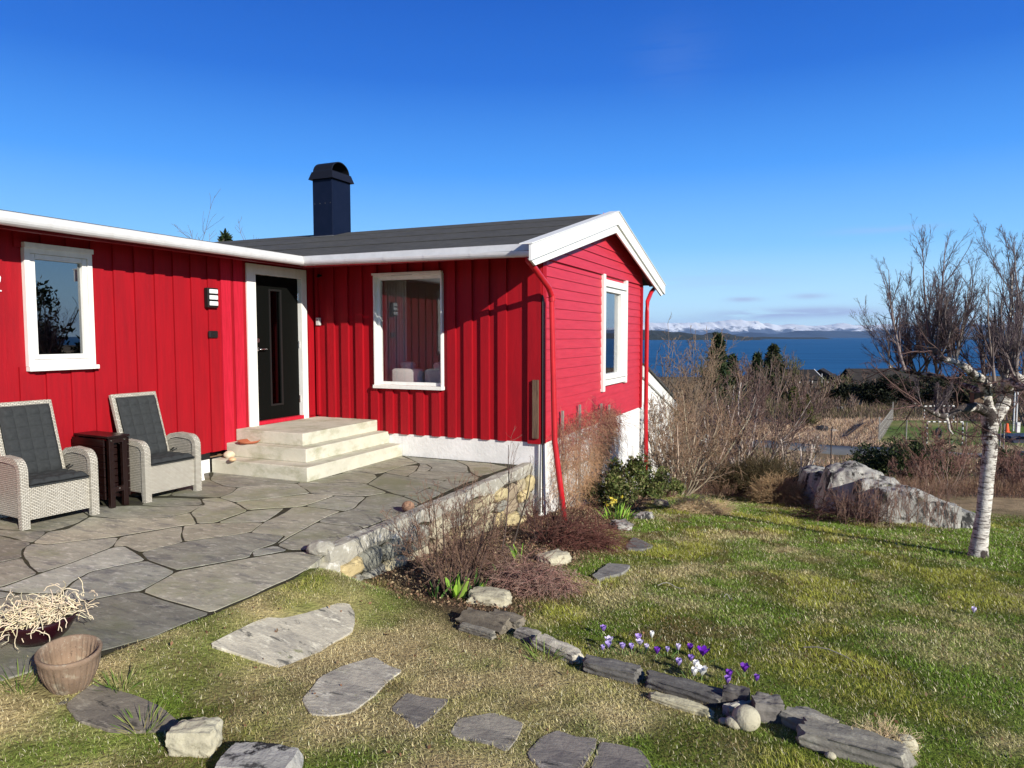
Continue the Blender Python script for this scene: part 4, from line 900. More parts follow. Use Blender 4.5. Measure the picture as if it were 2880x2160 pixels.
# rubble face: stones as bulging cells on the wall plane
stones = MB(); rs = random.Random(3)
tints = [(1.3, 1.15, .75), (1.1, 1.05, .9), (.72, .74, .74), (1.3, 1.22, .95), (.55, .58, .57), (1.0, .9, .68), (.85, .72, .58), (.8, .8, .76), (1.35, 1.15, .72), (.65, .62, .55)]
y = 4.50
while y < 8.6:
    zb = Gf(-3.4, y) - .12; z = -.098 + rs.uniform(-.02, .015); cw = rs.uniform(.20, .42)
    while z > zb:
        hh = rs.uniform(.09, .21); ww = cw * rs.uniform(.85, 1.05); cc = np.array([y + cw / 2 + rs.uniform(-.03, .03), z - hh / 2]); k = rs.choice((4, 5, 5, 6, 7)); ph = rs.random() * 6
        hw_, hh_ = ww * .50, hh * .50; ring = []
        for a in range(14):
            q = 2 * math.pi * a / 14; s = (abs(math.cos(q)) ** 4.5 + abs(math.sin(q)) ** 4.5) ** (-1 / 4.5) * (1 + .10 * math.sin(k * q + ph)); ring.append((cc[0] + hw_ * s * math.cos(q), cc[1] + hh_ * s * math.sin(q)))
        bul = rs.uniform(.025, .075); tl = rs.uniform(-.03, .03); stones.tint = rs.choice(tints); n = 14
        lev = [(1.0, -.06), (1.0, bul * .3), (.93, bul * .85), (.6, bul * 1.05 + .004)]; VV = []
        for (s, d) in lev: VV += [(-3.545 + d + tl * (b - cc[1]) * 8 * .3, cc[0] + (a - cc[0]) * s, cc[1] + (b - cc[1]) * s) for a, b in ring]
        stones.raw(VV, [(l * n + i, l * n + (i + 1) % n, (l + 1) * n + (i + 1) % n, (l + 1) * n + i) for l in range(3) for i in range(n)] + [tuple(range(3 * n, 4 * n))])
        z -= hh * 1.02
    y += cw
RWb(stones, 'rubble_stones', M['stonewall'], tint=True)
mb = MB(); mb.box(-3.66, -3.545, 4.46, 8.64, -.9, -.05); RWb(mb, 'mortar_core', M['joint'])
mb = MB(); mb.prism([(-3.60, 4.36, -.45), (-3.5, 4.40, -.45), (-3.49, 4.52, -.45), (-3.66, 4.52, -.45)], (0, 0, .40)); RWb(mb, 'end_pier', M['cap'], bevel=.02)
p = onz(1143, 1440, .0)
tag(blob('boulder', (-3.64, 4.46, .035), (.22, .20, .13), M['cap'], 12, .16, sub=4), 'rough broken concrete lump at the near end of the retaining wall', 'stone')
q = onz(1148, 1440, .0); tag(blob('round_stone', (q[0], q[1], .055), (.125, .125, .11), M['ball'], 5, .02, sub=3), 'round reddish brown stone ball lying against the patio edge', 'stone')

# ------------------------------------------------------------------ garden furniture
def make_chair():
    t = empty('garden_armchair', (0, 0, 0)); W2 = .345
    def side_prof():
        P = [(.295, 0), (.295, .50)]
        for i in range(9): q = math.pi / 2 * i / 8; P.append((.165 + .13 * math.cos(q), .51 + .125 * math.sin(q)))
        P += [(.0, .645), (-.12, .625), (-.22, .57), (-.29, .48), (-.33, .36), (-.33, 0), (-.27, 0), (-.25, .10), (.21, .10), (.225, 0)]
        return P
    for sy in (-1, 1):
        P = side_prof(); y0 = sy * W2; th = .070
        s = MB(); yi = y0 - sy * .012; ye = y0 - sy * (th - .012)
        inner = [(x * .985, z - .004 if z > .3 else z) for x, z in P]
        s.prism([(x, min(yi, ye), z) for x, z in inner], (0, abs(yi - ye), 0)); o = s.build('arm_panel', M['wicker_open'], t, uv=True)
        b = MB(); n = 20   # front leg and arm band
        band = P[:17]; din = []
        for i, (x, z) in enumerate(band):
            a = np.array(band[max(i - 1, 0)]); c = np.array(band[min(i + 1, len(band) - 1)]); tv = (c - a) / np.linalg.norm(c - a); nv = np.array([-tv[1], tv[0]]); din.append((x + nv[0] * .055, z + nv[1] * .055))
        for i in range(len(band) - 1):
            q = [band[i], band[i + 1], din[i + 1], din[i]]; ya, yb = min(y0, y0 - sy * th), max(y0, y0 - sy * th)
            A = [(x, ya, z) for x, z in q]; B = [(x, yb, z) for x, z in q]
            b.poly([A[1], A[0], B[0], B[1]]); b.poly([A[0], A[1], A[2], A[3]]); b.poly([B[3], B[2], B[1], B[0]]); b.poly([A[2], B[2], B[3], A[3]]) if i > 2 else b.poly([A[3], A[2], B[2], B[3]])
        b.poly([(.24, y0, .0), (.295, y0, .0), (.295, y0 - sy * th, .0), (.24, y0 - sy * th, .0)])
        b.build('arm', M['wicker'], t, uv=True)
    m = MB(); m.box(.235, .262, -W2 + .072, W2 - .072, .075, .385); m.build('front_panel', M['wicker'], t, uv=True)
    m = MB(); m.box(-.28, .235, -W2 + .07, W2 - .07, .33, .375); m.build('seat_frame', M['wicker_open'], t, uv=True)
    m = MB(); m.box(-.27, -.25, -W2 + .07, W2 - .07, .10, .34); m.build('rear_panel', M['wicker_open'], t, uv=True)
    # reclining back, leaning to the wall
    Mx = Matrix.Translation((-.13, 0, .40)) @ Matrix.Rotation(R(-17), 4, 'Y')
    m = MB(); m.box(-.025, .012, -.265, .265, 0, .72, Mx); m.build('backrest', M['wicker_open'], t, uv=True, bevel=.004)
    for (a, b, c, d) in ((-.268, -.225, 0, .725), (.225, .268, 0, .725), (-.225, .225, .68, .725)):
        m = MB(); m.box(-.028, .020, a, b, c, d, Mx); m.build('back_edge', M['wicker'], t, uv=True, bevel=.006)
    def cushion(name, w_, l_, th, nx, ny, Mx):
        n = 60; V = []; top = []
        for i in range(n + 1):
            for j in range(n + 1):
                u, v = i / n, j / n
                e = min(1, min(u, 1 - u) * 12) ** .5 * min(1, min(v, 1 - v) * 12) ** .5
                a = abs(math.sin(math.pi * u * nx)) ** .35; b = abs(math.sin(math.pi * v * ny)) ** .35
                h = th * (.25 + .75 * e * (.55 + .45 * a * b)) + .004 * (vnoise(u * 9, v * 9) - .5)
                V.append(Mx @ Vector((h, (u - .5) * w_ + .004 * (vnoise(v * 14, 3) - .5), v * l_)))
        F = [(i * (n + 1) + j, (i + 1) * (n + 1) + j, (i + 1) * (n + 1) + j + 1, i * (n + 1) + j + 1) for i in range(n) for j in range(n)]
        m = MB(); m.raw([tuple(p) for p in V], F)
        q = [tuple(Mx @ Vector(p)) for p in ((0, -w_ / 2, 0), (0, w_ / 2, 0), (0, w_ / 2, l_), (0, -w_ / 2, l_))]; m.poly(q)
        rim = [i * (n + 1) for i in range(n + 1)] + [n * (n + 1) + j for j in range(1, n + 1)] + [i * (n + 1) + n for i in range(n - 1, -1, -1)] + [j for j in range(n - 1, 0, -1)]
        cen = Mx @ Vector((0, 0, l_ / 2)); flat = []
        for k in rim:
            p = Mx.inverted() @ V[k]; flat.append(tuple(Mx @ Vector((0, p[1], p[2]))))
        b0 = len(m.v); m.v += flat
        for k in range(len(rim)): k2 = (k + 1) % len(rim); m.f.append((rim[k], rim[k2], b0 + k2, b0 + k)); m.t.append((1, 1, 1))
        return m.build(name, M['cushion'], t, smooth=True)
    cushion('back_cushion', .46, .68, .060, 4, 6, Mx @ Matrix.Translation((.022, 0, .0)))
    cushion('seat_cushion', .52, .42, .060, 4, 3, Matrix.Translation((-.12, 0, .378)) @ Matrix(((0, 0, 1, 0), (0, 1, 0, 0), (1, 0, 0, 0), (0, 0, 0, 1))))
    m = MB(); m.tube([(-.10, .26, .44), (-.06, .28, .47), (-.04, .25, .45), (-.02, .29, .46)], .006, 6); m.build('tie_ribbon', M['black_plastic'], t)
    return t
ch0 = make_chair(); ch0.location = (-6.735, 4.270, 0); ch0.rotation_euler = (0, 0, R(-5.5))
tag(ch0, 'pale wicker armchair with charcoal cushion at the left edge, left of the dark table', 'armchair', 'wicker armchairs on the patio')
c2 = copy_tree(ch0); c2.location = (-6.665, 5.44, 0); c2.rotation_euler = (0, 0, R(-2.8))
tag(c2, 'pale wicker armchair with charcoal cushion between the dark table and the steps', 'armchair', 'wicker armchairs on the patio')
tb = empty('folding_table', (-6.76, 4.89, 0), R(-4), 'dark stained folding table with hanging leaves between the two armchairs', 'table')
for sx in (-.25, .245):
    for sy in (-.095, .045):
        m = MB(); m.box(sx - .022, sx + .022, sy, sy + .05, 0, .705); m.build('leg', M['table'], tb, bevel=.003)
    for z in (.16, .655):
        m = MB(); m.box(sx - .018, sx + .020, -.045, .045, z, z + .05); m.build('stretcher', M['table'], tb)
m = MB(); m.box(-.29, .285, -.115, .115, .706, .728); m.build('tabletop', M['table'], tb, bevel=.003)
for sy in (-1, 1):
    m = MB()
    for k in range(8): z = .695 - k * .076; m.box(-.285, .235, sy * .128 - .008, sy * .128 + .008, z - .070, z)
    for xx in (-.24, .19): m.box(xx - .02, xx + .02, sy * .116 - .005, sy * .116 + .004, .10, .69)
    m.build('folding_leaf', M['table'], tb)
m = MB()
for k in range(8): m.box(-.20, .20, -.030, .030, .10 + k * .072, .160 + k * .072)
m.build('inner_frame', M['table'], tb)
for (yy, z) in ((-.07, .68), (.07, .68), (0, .19)):
    m = MB(); m.tube([(.268, yy, z), (.2705, yy, z)], .007, 8); m.build('bolt', M['chrome'], tb)

# ------------------------------------------------------------------ pots
def potmod(r, z, q): return r * (1 - .085 * max(0, 1 - abs(math.sin(q * 14)) * 2.6)) if .03 < z < .225 else r
pz_ = -.03
m = MB(); m.lathe([(.0, 0), (.088, 0), (.092, .01), (.118, .05), (.150, .12), (.166, .18), (.171, .232), (.176, .240), (.178, .262), (.170, .268), (.158, .264), (.152, .22), (.14, .15), (.11, .07), (0, .05)], 180, mod=potmod)
pot = m.build('flower_pot', M['terra'], None, smooth=True); pp = onz(190, 1962, pz_); pot.location = (pp[0] - .055, pp[1] + .055, pz_); pot.rotation_euler = (R(5), R(7), 0)
pot.scale = (.80, .80, .84)
tag(pot, 'empty weathered terracotta pot with vertical ribs standing on a slate slab', 'flower pot')
pl = empty('planter_bowl', (0, 0, 0), 0, 'dark red glazed bowl planter full of dry pale stalks behind the ribbed pot', 'planter'); q = onz(120, 1800, .0); pl.location = (q[0] - .03, q[1] + .0, .0)
m = MB(); m.lathe([(0, 0), (.11, 0), (.15, .04), (.185, .10), (.20, .135), (.192, .139), (.18, .11), (.17, .10)], 48); m.build('bowl', M['glaze'], pl, smooth=True)
m = MB(); m.lathe([(0, .108), (.10, .112), (.174, .10)], 32); m.build('soil', M['soil'], pl)

# --- tube bundles -------------------------------------------------
def unit(a): return a / (np.linalg.norm(a, axis=-1, keepdims=True) + 1e-12)
def tubes(groups):
    """groups: list of (pts (N,k,3), rad (N,k), sides, col (N,3)) -> V,F,tint"""
    VV = []; FF = []; TT = []; off = 0
    for P, Rr, m_, C in groups:
        if len(P) == 0: continue
        N_, k, _ = P.shape; T = np.empty_like(P); T[:, 1:-1] = P[:, 2:] - P[:, :-2]; T[:, 0] = P[:, 1] - P[:, 0]; T[:, -1] = P[:, -1] - P[:, -2]; T = unit(T)
        up = np.where(np.abs(T[..., 2:3]) < .9, np.array([0, 0, 1.0]), np.array([1.0, 0, 0])); A = unit(np.cross(T, up)); B = np.cross(A, T)
        q = 2 * np.pi * np.arange(m_) / m_
        V = P[:, :, None, :] + (A[:, :, None, :] * np.cos(q)[None, None, :, None] + B[:, :, None, :] * np.sin(q)[None, None, :, None]) * Rr[:, :, None, None]
        base = off + (np.arange(N_) * k * m_)[:, None, None] + (np.arange(k - 1) * m_)[None, :, None]; j = np.arange(m_)[None, None, :]; j2 = (np.arange(m_) + 1)[None, None, :] % m_
        F = np.stack([base + j, base + j2, base + m_ + j2, base + m_ + j], -1).reshape(-1, 4)
        VV.append(V.reshape(-1, 3)); FF.append(F); TT.append(np.repeat(C, k * m_, axis=0)); off += N_ * k * m_
    return np.concatenate(VV), np.concatenate(FF), np.concatenate(TT)
def grow(P0, D0, L0, R0, specs, g, cols):
    """vectorised branching; returns groups for tubes(). specs: per level dict; level 0 uses P0.."""
    groups = []; P, D, L, Rr = [np.asarray(a, float) for a in (P0, D0, L0, R0)]
    for lv, s in enumerate(specs):
        if lv > 0:
            n = s['n']; N_ = len(P); par = np.repeat(np.arange(N_), n); M_ = len(par); keep = g.random(M_) < s.get('keep', 1); par = par[keep]; M_ = len(par)
            t = s['t0'] + (s.get('t1', 1.0) - s['t0']) * g.random(M_); k = pts.shape[1] - 1; f = t * k; i = np.minimum(f.astype(int), k - 1); fr = (f - i)[:, None]
            a = pts[par, i]; b = pts[par, i + 1]; Pn = a + (b - a) * fr; pd = unit(b - a); rp = rad[par, i] * (1 - fr[:, 0]) + rad[par, i + 1] * fr[:, 0]
            ax = unit(np.cross(pd, unit(g.normal(size=(M_, 3))))); ang = np.radians(s['ang'] + s.get('dang', 12) * g.normal(size=M_))[:, None]
            D = unit(pd * np.cos(ang) + ax * np.sin(ang)); L = L[par] * s['lf'] * (1 - s.get('tl', .5) * t) * g.uniform(.6, 1.25, M_); Rr = np.minimum(rp * .85, np.maximum(rp * s.get('rf', .6), s['rmin'])); P = Pn
            Rr = np.maximum(Rr, s['rmin'])
        k = s.get('k', 5); N_ = len(P); pts = np.empty((N_, k + 1, 3)); pts[:, 0] = P; d = D.copy()
        for i in range(1, k + 1):
            d = unit(d + s.get('w', .15) * g.normal(size=(N_, 3)) + np.array([0, 0, s.get('up', .05)])); pts[:, i] = pts[:, i - 1] + d * (L / k)[:, None]
        tap = np.linspace(1, s.get('tip', .3), k + 1)[None, :]; rad = Rr[:, None] * tap; rad = np.maximum(rad, s['rmin'] * .7)
        c = cols[min(lv, len(cols) - 1)]; C = np.array(c)[None] * g.uniform(.75, 1.25, (N_, 1)) * (1 + .03 * g.normal(size=(N_, 3)))
        groups.append((pts, rad, s.get('m', 4), np.clip(C, 0, 1)))
    return groups
def leafcloud(C, size, g, cols, up=.3, aspect=2.2):
    """two-triangle leaves at the points C"""
    N_ = len(C); d = unit(g.normal(size=(N_, 3)) + np.array([0, 0, up])); s = unit(np.cross(d, g.normal(size=(N_, 3)))); sz = (size * g.uniform(.6, 1.3, N_))[:, None]
    V = np.stack([C, C + d * sz * .5 + s * sz * .5 / aspect, C + d * sz, C + d * sz * .5 - s * sz * .5 / aspect], 1); V[:, 1:4:2] += np.cross(d, s)[:, None, :] * sz[:, None] * .08
    cc = np.array(cols)[g.integers(0, len(cols), N_)] * g.uniform(.7, 1.25, (N_, 1)); T = np.repeat(cc, 4, axis=0)
    return V.reshape(-1, 3), np.arange(N_ * 4).reshape(N_, 4), T
def bmesh_obj(name, groups, parent=None, m='twig', smooth=False):
    V, F, T = tubes(groups); return npmesh(name, V, [F], M[m], parent, tint=T, smooth=smooth)
def relocate(o, base):
    """put the origin at the plant's foot"""
    me = o.data; n = len(me.vertices); a = np.empty(n * 3); me.vertices.foreach_get('co', a); a = a.reshape(-1, 3) - np.asarray(base); me.vertices.foreach_set('co', a.ravel()); o.location = base; me.update(); return o

BR = (.10, .060, .040); GR = (.20, .165, .13); TAN = (.30, .215, .13); RED = (.12, .035, .028); PALE = (.50, .46, .38); PUR = (.085, .055, .055)
# dry stalks in the bowl
g = np.random.default_rng(21); N_ = 420
P0 = np.stack([g.normal(0, .10, N_), g.normal(0, .10, N_), np.full(N_, .13) + g.uniform(0, .05, N_)], 1); D0 = unit(np.stack([g.normal(-.3, 1, N_), g.normal(-.2, 1, N_), g.uniform(-.1, .75, N_)], 1))
gr = grow(P0, D0, g.uniform(.07, .17, N_), np.full(N_, .0032), [dict(k=7, w=.40, up=-.12, m=4, rmin=.0022, tip=.7)], g, [(.70, .60, .42)])
bmesh_obj('dry_stalks', gr, pl)

# ------------------------------------------------------------------ slabs, edging stones
D_ = lambda u, v: (u * .452, 1600 + v * .452)
E_ = lambda u, v: (900 + u * .452, 1650 + v * .452)
F_ = lambda u, v: (1500 + u * .5425, 1700 + v * .5425)
H_ = lambda u, v: (840 + u * .488, 1100 + v * .488)
FOOT = []   # footprints that keep the grass off
def flatstone(name, f, pts, label, cat, lift=.02, th=.07, tint=(1, 1, 1), group=None, seed=0, m='slate', tilt=0):
    P = [hit(*f(u, v), lift) for u, v in pts]; c = np.mean(P, axis=0); A_ = np.array([[p[0] - c[0], p[1] - c[1], 1] for p in P]); co = np.linalg.lstsq(A_, np.array([p[2] for p in P]), rcond=None)[0]; z = co[2] + lift; FOOT.append([p[:2] for p in P])
    mb = MB(); slabstone(mb, [p - c for p in P], 0, th, tint, seed, joint=-.003, amp=.03, pl=co); o = mb.build(name, M[m], tint=True); o.location = (c[0], c[1], z)
    return tag(o, label, cat, group)
SG = 'stepping stones laid in the grass'
flatstone('stepping_stone', D_, [(1300, 480), (1450, 400), (1600, 320), (1850, 215), (1950, 190), (2170, 215), (2205, 290), (2190, 400), (2050, 470), (1850, 600), (1760, 620), (1700, 600), (1500, 540)], 'largest pale grey stepping slab, right below the patio corner', 'stepping stone', .006, .05, (1.85, 1.80, 1.65), SG, 1)
flatstone('stepping_stone', E_, [(-110, 700), (0, 560), (150, 490), (340, 435), (430, 490), (510, 520), (420, 590), (330, 680), (200, 780), (60, 800), (-60, 790)], 'pale cracked stepping slab, second from the patio, below the largest one', 'stepping stone', .008, .05, (1.9, 1.86, 1.72), SG, 2)
flatstone('stepping_stone', E_, [(440, 760), (540, 660), (620, 680), (700, 690), (815, 700), (700, 800), (600, 880), (540, 830)], 'small pointed dark stepping stone with a pale left corner', 'stepping stone', .006, .05, (1.0, .96, .93), SG, 3)
flatstone('stepping_stone', E_, [(810, 900), (870, 820), (1080, 780), (1200, 820), (1270, 850), (1230, 940), (1160, 1020), (1060, 980), (850, 940)], 'speckled grey oval stepping stone, middle of the lower row', 'stepping stone', .006, .05, (1.35, 1.3, 1.2), SG, 4)
flatstone('stepping_stone', E_, [(1290, 1030), (1380, 930), (1480, 890), (1590, 930), (1720, 940), (1710, 1010), (1650, 1100), (1600, 1180), (1450, 1180), (1300, 1070)], 'streaked dark purple stepping stone at the bottom edge, left of its neighbour', 'stepping stone', .006, .05, (1.0, .95, .95), SG, 5)
flatstone('stepping_stone', E_, [(1740, 960), (1860, 980), (1990, 1010), (2050, 1090), (2080, 1190), (1680, 1190), (1700, 1090)], 'dark stepping stone at the bottom edge, last one on the right', 'stepping stone', .006, .05, (.95, .90, .90), SG, 6)
flatstone('slab', D_, [(410, 840), (500, 760), (590, 705), (850, 790), (1000, 860), (1125, 955), (1090, 1000), (900, 1010), (700, 1010), (480, 940)], 'dark lichen spotted slate slab sticking out in front of the ribbed pot', 'slab', .012, .06, (.72, .66, .60), None, 7)
flatstone('slab', D_, [(-260, 700), (-200, 520), (0, 500), (150, 540), (420, 640), (420, 840), (250, 850), (120, 720)], 'dark slab under the ribbed pot and the planter at the left edge', 'slab', .0, .06, (.62, .60, .58), None, 8)
flatstone('slab', H_, [(1690, 1060), (1780, 990), (1910, 1000), (1870, 1045), (1720, 1085)], 'flat grey slab in the lawn beside the tangled twigs', 'slab', .03, .06, (.95, .97, 1.0), None, 9)
flatstone('slab', H_, [(1885, 885), (1930, 840), (2045, 888), (1990, 910), (1890, 905)], 'dark slate slab at the lawn edge right of the red drooping twigs', 'slab', .03, .06, (.7, .72, .75), None, 10)
def edge(pa, pb, w_, h, label, seed, tint=(1, 1, 1), cat='edging stone', tilt=(0, 0), lift=0, m='slate', boxy=.75, group='stones edging the grass path', name='edging_stone', over=1.0, sink=.0):
    A = hit(*pa); B = hit(*pb); c = (A + B) / 2; L = np.linalg.norm((B - A)[:2]) * over; rot = math.atan2(B[1] - A[1], B[0] - A[0])
    o = blob(name, (c[0], c[1], c[2] + h * .12 + lift), (L * 1.16, w_ * .92, h * .78), M[m], seed, .17, sub=4, rot=rot, tint=tint, boxy=boxy, strata=.06, tilt=tilt)
    a = np.array([math.cos(rot), math.sin(rot)]) * L / 2; b = np.array([-math.sin(rot), math.cos(rot)]) * w_ * .42; FOOT.append([c[:2] + a + b, c[:2] + a - b, c[:2] - a - b, c[:2] - a + b])
    return tag(o, label, cat, group)
edge(E_(890, 215), E_(1170, 290), .20, .16, 'dark brown slate block, first of the edging beside the tangled twigs', 31, (.62, .56, .48), tilt=(R(20), 0))
edge(E_(870, 265), E_(1085, 325), .08, .10, 'thin grey slate sliver lying at the foot of the first edging block', 32, (.9, .88, .82))
edge(E_(1060, 195), E_(1250, 250), .16, .12, 'brown slate piece covered by dry litter behind the first edging block', 33, (.72, .66, .58))
edge(E_(1225, 305), E_(1360, 345), .12, .12, 'short grey edging stone between the first block and the long pale stone', 34, (1.0, .98, .96))
edge(E_(1350, 365), E_(1630, 480), .15, .15, 'long pale rounded edging stone left of the crocus clumps', 35, (1.9, 1.85, 1.7), boxy=.55)
edge(F_(250, 335), F_(555, 400), .15, .16, 'dark grooved edging stone just below the lilac crocuses', 36, (.62, .62, .64))
edge(F_(585, 415), F_(985, 525), .15, .14, 'long black layered edging stone with white streaks below the white crocuses', 37, (.50, .50, .52))
edge(F_(605, 490), F_(935, 580), .09, .08, 'narrow cream stone tucked under the long black edging stone', 38, (2.0, 1.95, 1.5), boxy=.5)
edge(F_(985, 515), F_(1120, 545), .14, .22, 'upright black slate block at the bend of the edging, behind the ball', 39, (.42, .40, .42))
edge(F_(1000, 580), F_(1120, 555), .06, .13, 'pale split slate face leaning against the upright black block', 40, (1.5, 1.5, 1.45), boxy=.9)
edge(F_(1135, 590), F_(1290, 600), .13, .24, 'grey ribbed slate block standing right of the ball shaped stone', 41, (.66, .64, .66), boxy=.9)
edge(F_(1315, 605), F_(1560, 700), .17, .16, 'grey layered edging stone, upper one of the last pair', 42, (1.1, 1.08, 1.02))
edge(F_(1390, 705), F_(1960, 850), .20, .18, 'longest mottled slate edging stone at the bottom right', 43, (.85, .84, .80))
q = hit(*F_(1102, 640)); tag(blob('round_stone', (q[0], q[1], q[2] + .05), (.135, .13, .12), M['pale_rock'], 44, .02, sub=4), 'pale round ball shaped stone nested in the edging stones', 'stone')
for i, (u, v, s) in enumerate(((985, 620, .05), (1040, 640, .09), (1020, 605, .04), (1540, 800, .05))):
    q = hit(*F_(u, v)); tag(blob('pebble', (q[0], q[1], q[2] + s * .3), (s, s * .8, s * .6), M['pale_rock'], 50 + i, .08, sub=3), ['small white pebble left of the ball shaped stone', 'flat white pebble touching the ball shaped stone', 'tiny cream pebble under the split slate face', 'small white pebble below the longest edging stone'][i], 'pebble')
q = hit(*F_(1930, 770)); tag(blob('stone', (q[0], q[1], q[2] + .04), (.10, .08, .09), M['pale_rock'], 60, .10, sub=3), 'small pale stone beside dry grass at the end of the edging', 'stone')
A, B = hit(*D_(1080, 1120)), hit(*D_(1345, 1130)); c = (A + B) / 2
tag(blob('quartz_stone', (c[0], c[1], c[2] + .05), (.24, .15, .15), M['pale_rock'], 61, .20, sub=4, rot=.4, boxy=.6), 'angular cream white stone in the grass at the bottom left', 'stone')
A, B = hit(*D_(1500, 1220)), hit(*D_(1850, 1230)); c = (A + B) / 2
tag(blob('stone', (c[0], c[1] - .06, c[2] + .03), (.38, .22, .12), M['lichen_rock'], 62, .08, sub=4, rot=.3, boxy=.6), 'grey lichen spotted stone cut by the bottom edge', 'stone')
for (u, v, dx, h, lab, sd, tn, mm) in ((1100, 1215, .38, .16, 'pale rock overgrown with dry grass in front of the tangled twigs', 63, (1, 1, 1), 'pale_rock'), (1470, 985, .40, .18, 'yellowish rock showing between the two twig heaps', 64, (1, 1, 1), 'pale_rock'),
        (1860, 790, .40, .16, 'whitish angular rock at the edge of the flower bed', 65, (1, 1, 1), 'lichen_rock'), (2090, 660, .30, .18, 'small pale rock below the evergreen shrub', 66, (1, 1, 1), 'pale_rock'), (1985, 735, .36, .16, 'grey rock half sunk in the lawn edge below the evergreen shrub', 67, (1, 1, 1), 'lichen_rock')):
    q = hit(*H_(u, v)); tag(blob('rock', (q[0], q[1], q[2] + h * .15), (dx * .9, dx * .6, h * .8), M[mm], sd, .24, sub=4, rot=sd, boxy=.62), lab, 'rock')

# rock outcrop at the far edge of the lawn
oc = empty('rock_outcrop', (0, 0, 0), 0, 'large lichen covered rock outcrop at the far end of the lawn', 'rock outcrop')
base = hit(2450, 1470); oc.location = base
for i, (px, py, w_, L, H3, rot, seed) in enumerate(((2300, 1425, 1.3, .85, 1.75, .15, 1), (2385, 1448, 1.5, 1.05, 2.05, .1, 2), (2250, 1395, 1.2, .9, 1.3, .5, 3), (2462, 1462, 1.4, .95, 1.60, .12, 4), (2540, 1474, 1.3, .95, 1.28, .1, 5), (2615, 1482, 1.2, .85, .95, .1, 6), (2685, 1486, 1.0, .75, .66, .1, 7), (2350, 1420, 1.6, 1.2, 1.5, .1, 8))):
    q = hit(px, py); b = blob('rock_face', tuple(np.array([q[0], q[1] + w_ * .42, q[2] - H3 * .02]) - base), (L * 1.08, w_, H3 * .87), M['lichen_rock'], seed + 170, .115, sub=5, rot=rot, parent=oc, boxy=.52, tilt=(R(-8), R(6)))

# ------------------------------------------------------------------ plants near the house
def bush(name, label, cat, base, specs, n0, spread, L0, R0, cols, seed, tilt=(0, 0, 0), lo=.5, rootr=.06, group=None):
    g = np.random.default_rng(seed); a = g.random(n0) * 2 * np.pi; r = np.sqrt(g.random(n0)) * rootr
    P0 = np.stack([np.cos(a) * r, np.sin(a) * r, np.full(n0, -.03)], 1); dz = g.uniform(lo, 1, n0) if n0 > 1 else np.ones(1)
    D0 = unit(np.stack([np.cos(a) * spread * g.random(n0), np.sin(a) * spread * g.random(n0), dz], 1) + np.array(tilt)); L = L0 * g.uniform(.65, 1.15, n0)
    gr = grow(P0, D0, L, R0 * g.uniform(.6, 1.1, n0), specs, g, cols); o = bmesh_obj(name, gr); o.location = base
    return tag(o, label, cat, group), gr
twig3 = lambda n1=6, n2=5, up=.08, rmin=.0022, w=.14, lf=.55, ang=32, m1=4: [dict(k=8, w=w * .6, up=up, m=6, rmin=rmin, tip=.35), dict(n=n1, t0=.2, ang=ang, lf=lf, k=6, w=w, up=up, m=4, rmin=rmin, tip=.4), dict(n=n2, t0=.15, ang=ang, lf=.5, k=4, w=w, up=up, m=3, rmin=rmin, tip=.5), dict(n=3, t0=.2, ang=35, lf=.5, k=3, w=w, up=up, m=3, rmin=rmin, tip=.6)]
q = hit(1275, 1672); bush('twiggy_shrub', 'leafless brown shrub in front of the rubble wall, left of the leaning downpipe', 'shrub', q, twig3(7, 5, .06, .0015), 32, .66, .80, .007, [(.085, .055, .045), (.17, .105, .075), (.24, .15, .11)], 101, tilt=(-.02, .12, 0), rootr=.14)
q = hit(1420, 1560); bush('sapling', 'tall thin leafless sapling against the white foundation corner', 'sapling', q, [dict(k=9, w=.05, up=.02, m=6, rmin=.0025, tip=.3), dict(n=7, t0=.35, ang=35, lf=.55, k=6, w=.1, up=.08, m=4, rmin=.002), dict(n=5, t0=.3, ang=35, lf=.4, k=4, w=.1, up=.06, m=3, rmin=.0018)], 2, .12, 1.35, .011, [(.07, .05, .045), (.16, .11, .09), (.22, .15, .12)], 102, tilt=(.14, .08, 0))
q = hit(1525, 1530); bush('low_shrub', 'small dark leafless shrub at the foot of the white corner post', 'shrub', q, twig3(6, 4, .05, .002), 22, .8, .50, .006, [(.07, .045, .04), (.12, .06, .05)], 103, rootr=.12)
# reddish arching shrub and tangled heap
def heap(name, label, c, rx, ry, h, n, L, cols, seed, arch=-.12, r=.003, d=(1, 0, 0), dj=1.2):
    g = np.random.default_rng(seed); a = g.random(n) * 2 * np.pi; rr = np.sqrt(g.random(n)); P0 = np.stack([np.cos(a) * rr * rx, np.sin(a) * rr * ry, g.random(n) ** 1.3 * h * (1 - rr ** 2 * .8) + .01], 1)
    P0[:, 2] += [Gf(c[0] + p[0], c[1] + p[1]) - c[2] for p in P0]
    D0 = unit(np.array(d)[None] + g.normal(size=(n, 3)) * np.array([dj, dj, .35]) + np.array([0, 0, .25])); gr = grow(P0, D0, L * g.uniform(.5, 1.2, n), np.full(n, r), [dict(k=8, w=.16, up=arch, m=4, rmin=r * .6, tip=.5), dict(n=3, t0=.2, ang=28, lf=.5, k=4, w=.15, up=arch * .6, m=3, rmin=r * .55)], g, cols)
    o = bmesh_obj(name, gr); o.location = c; return tag(o, label, 'shrub')
q = hit(1610, 1530); heap('drooping_shrub', 'heap of arching dark red twigs at the foot of the leaning downpipe', q, .42, .34, .26, 480, .44, [(.13, .050, .040), (.22, .11, .085)], 104, -.10, .0030, (.8, -.25, .2), .7)
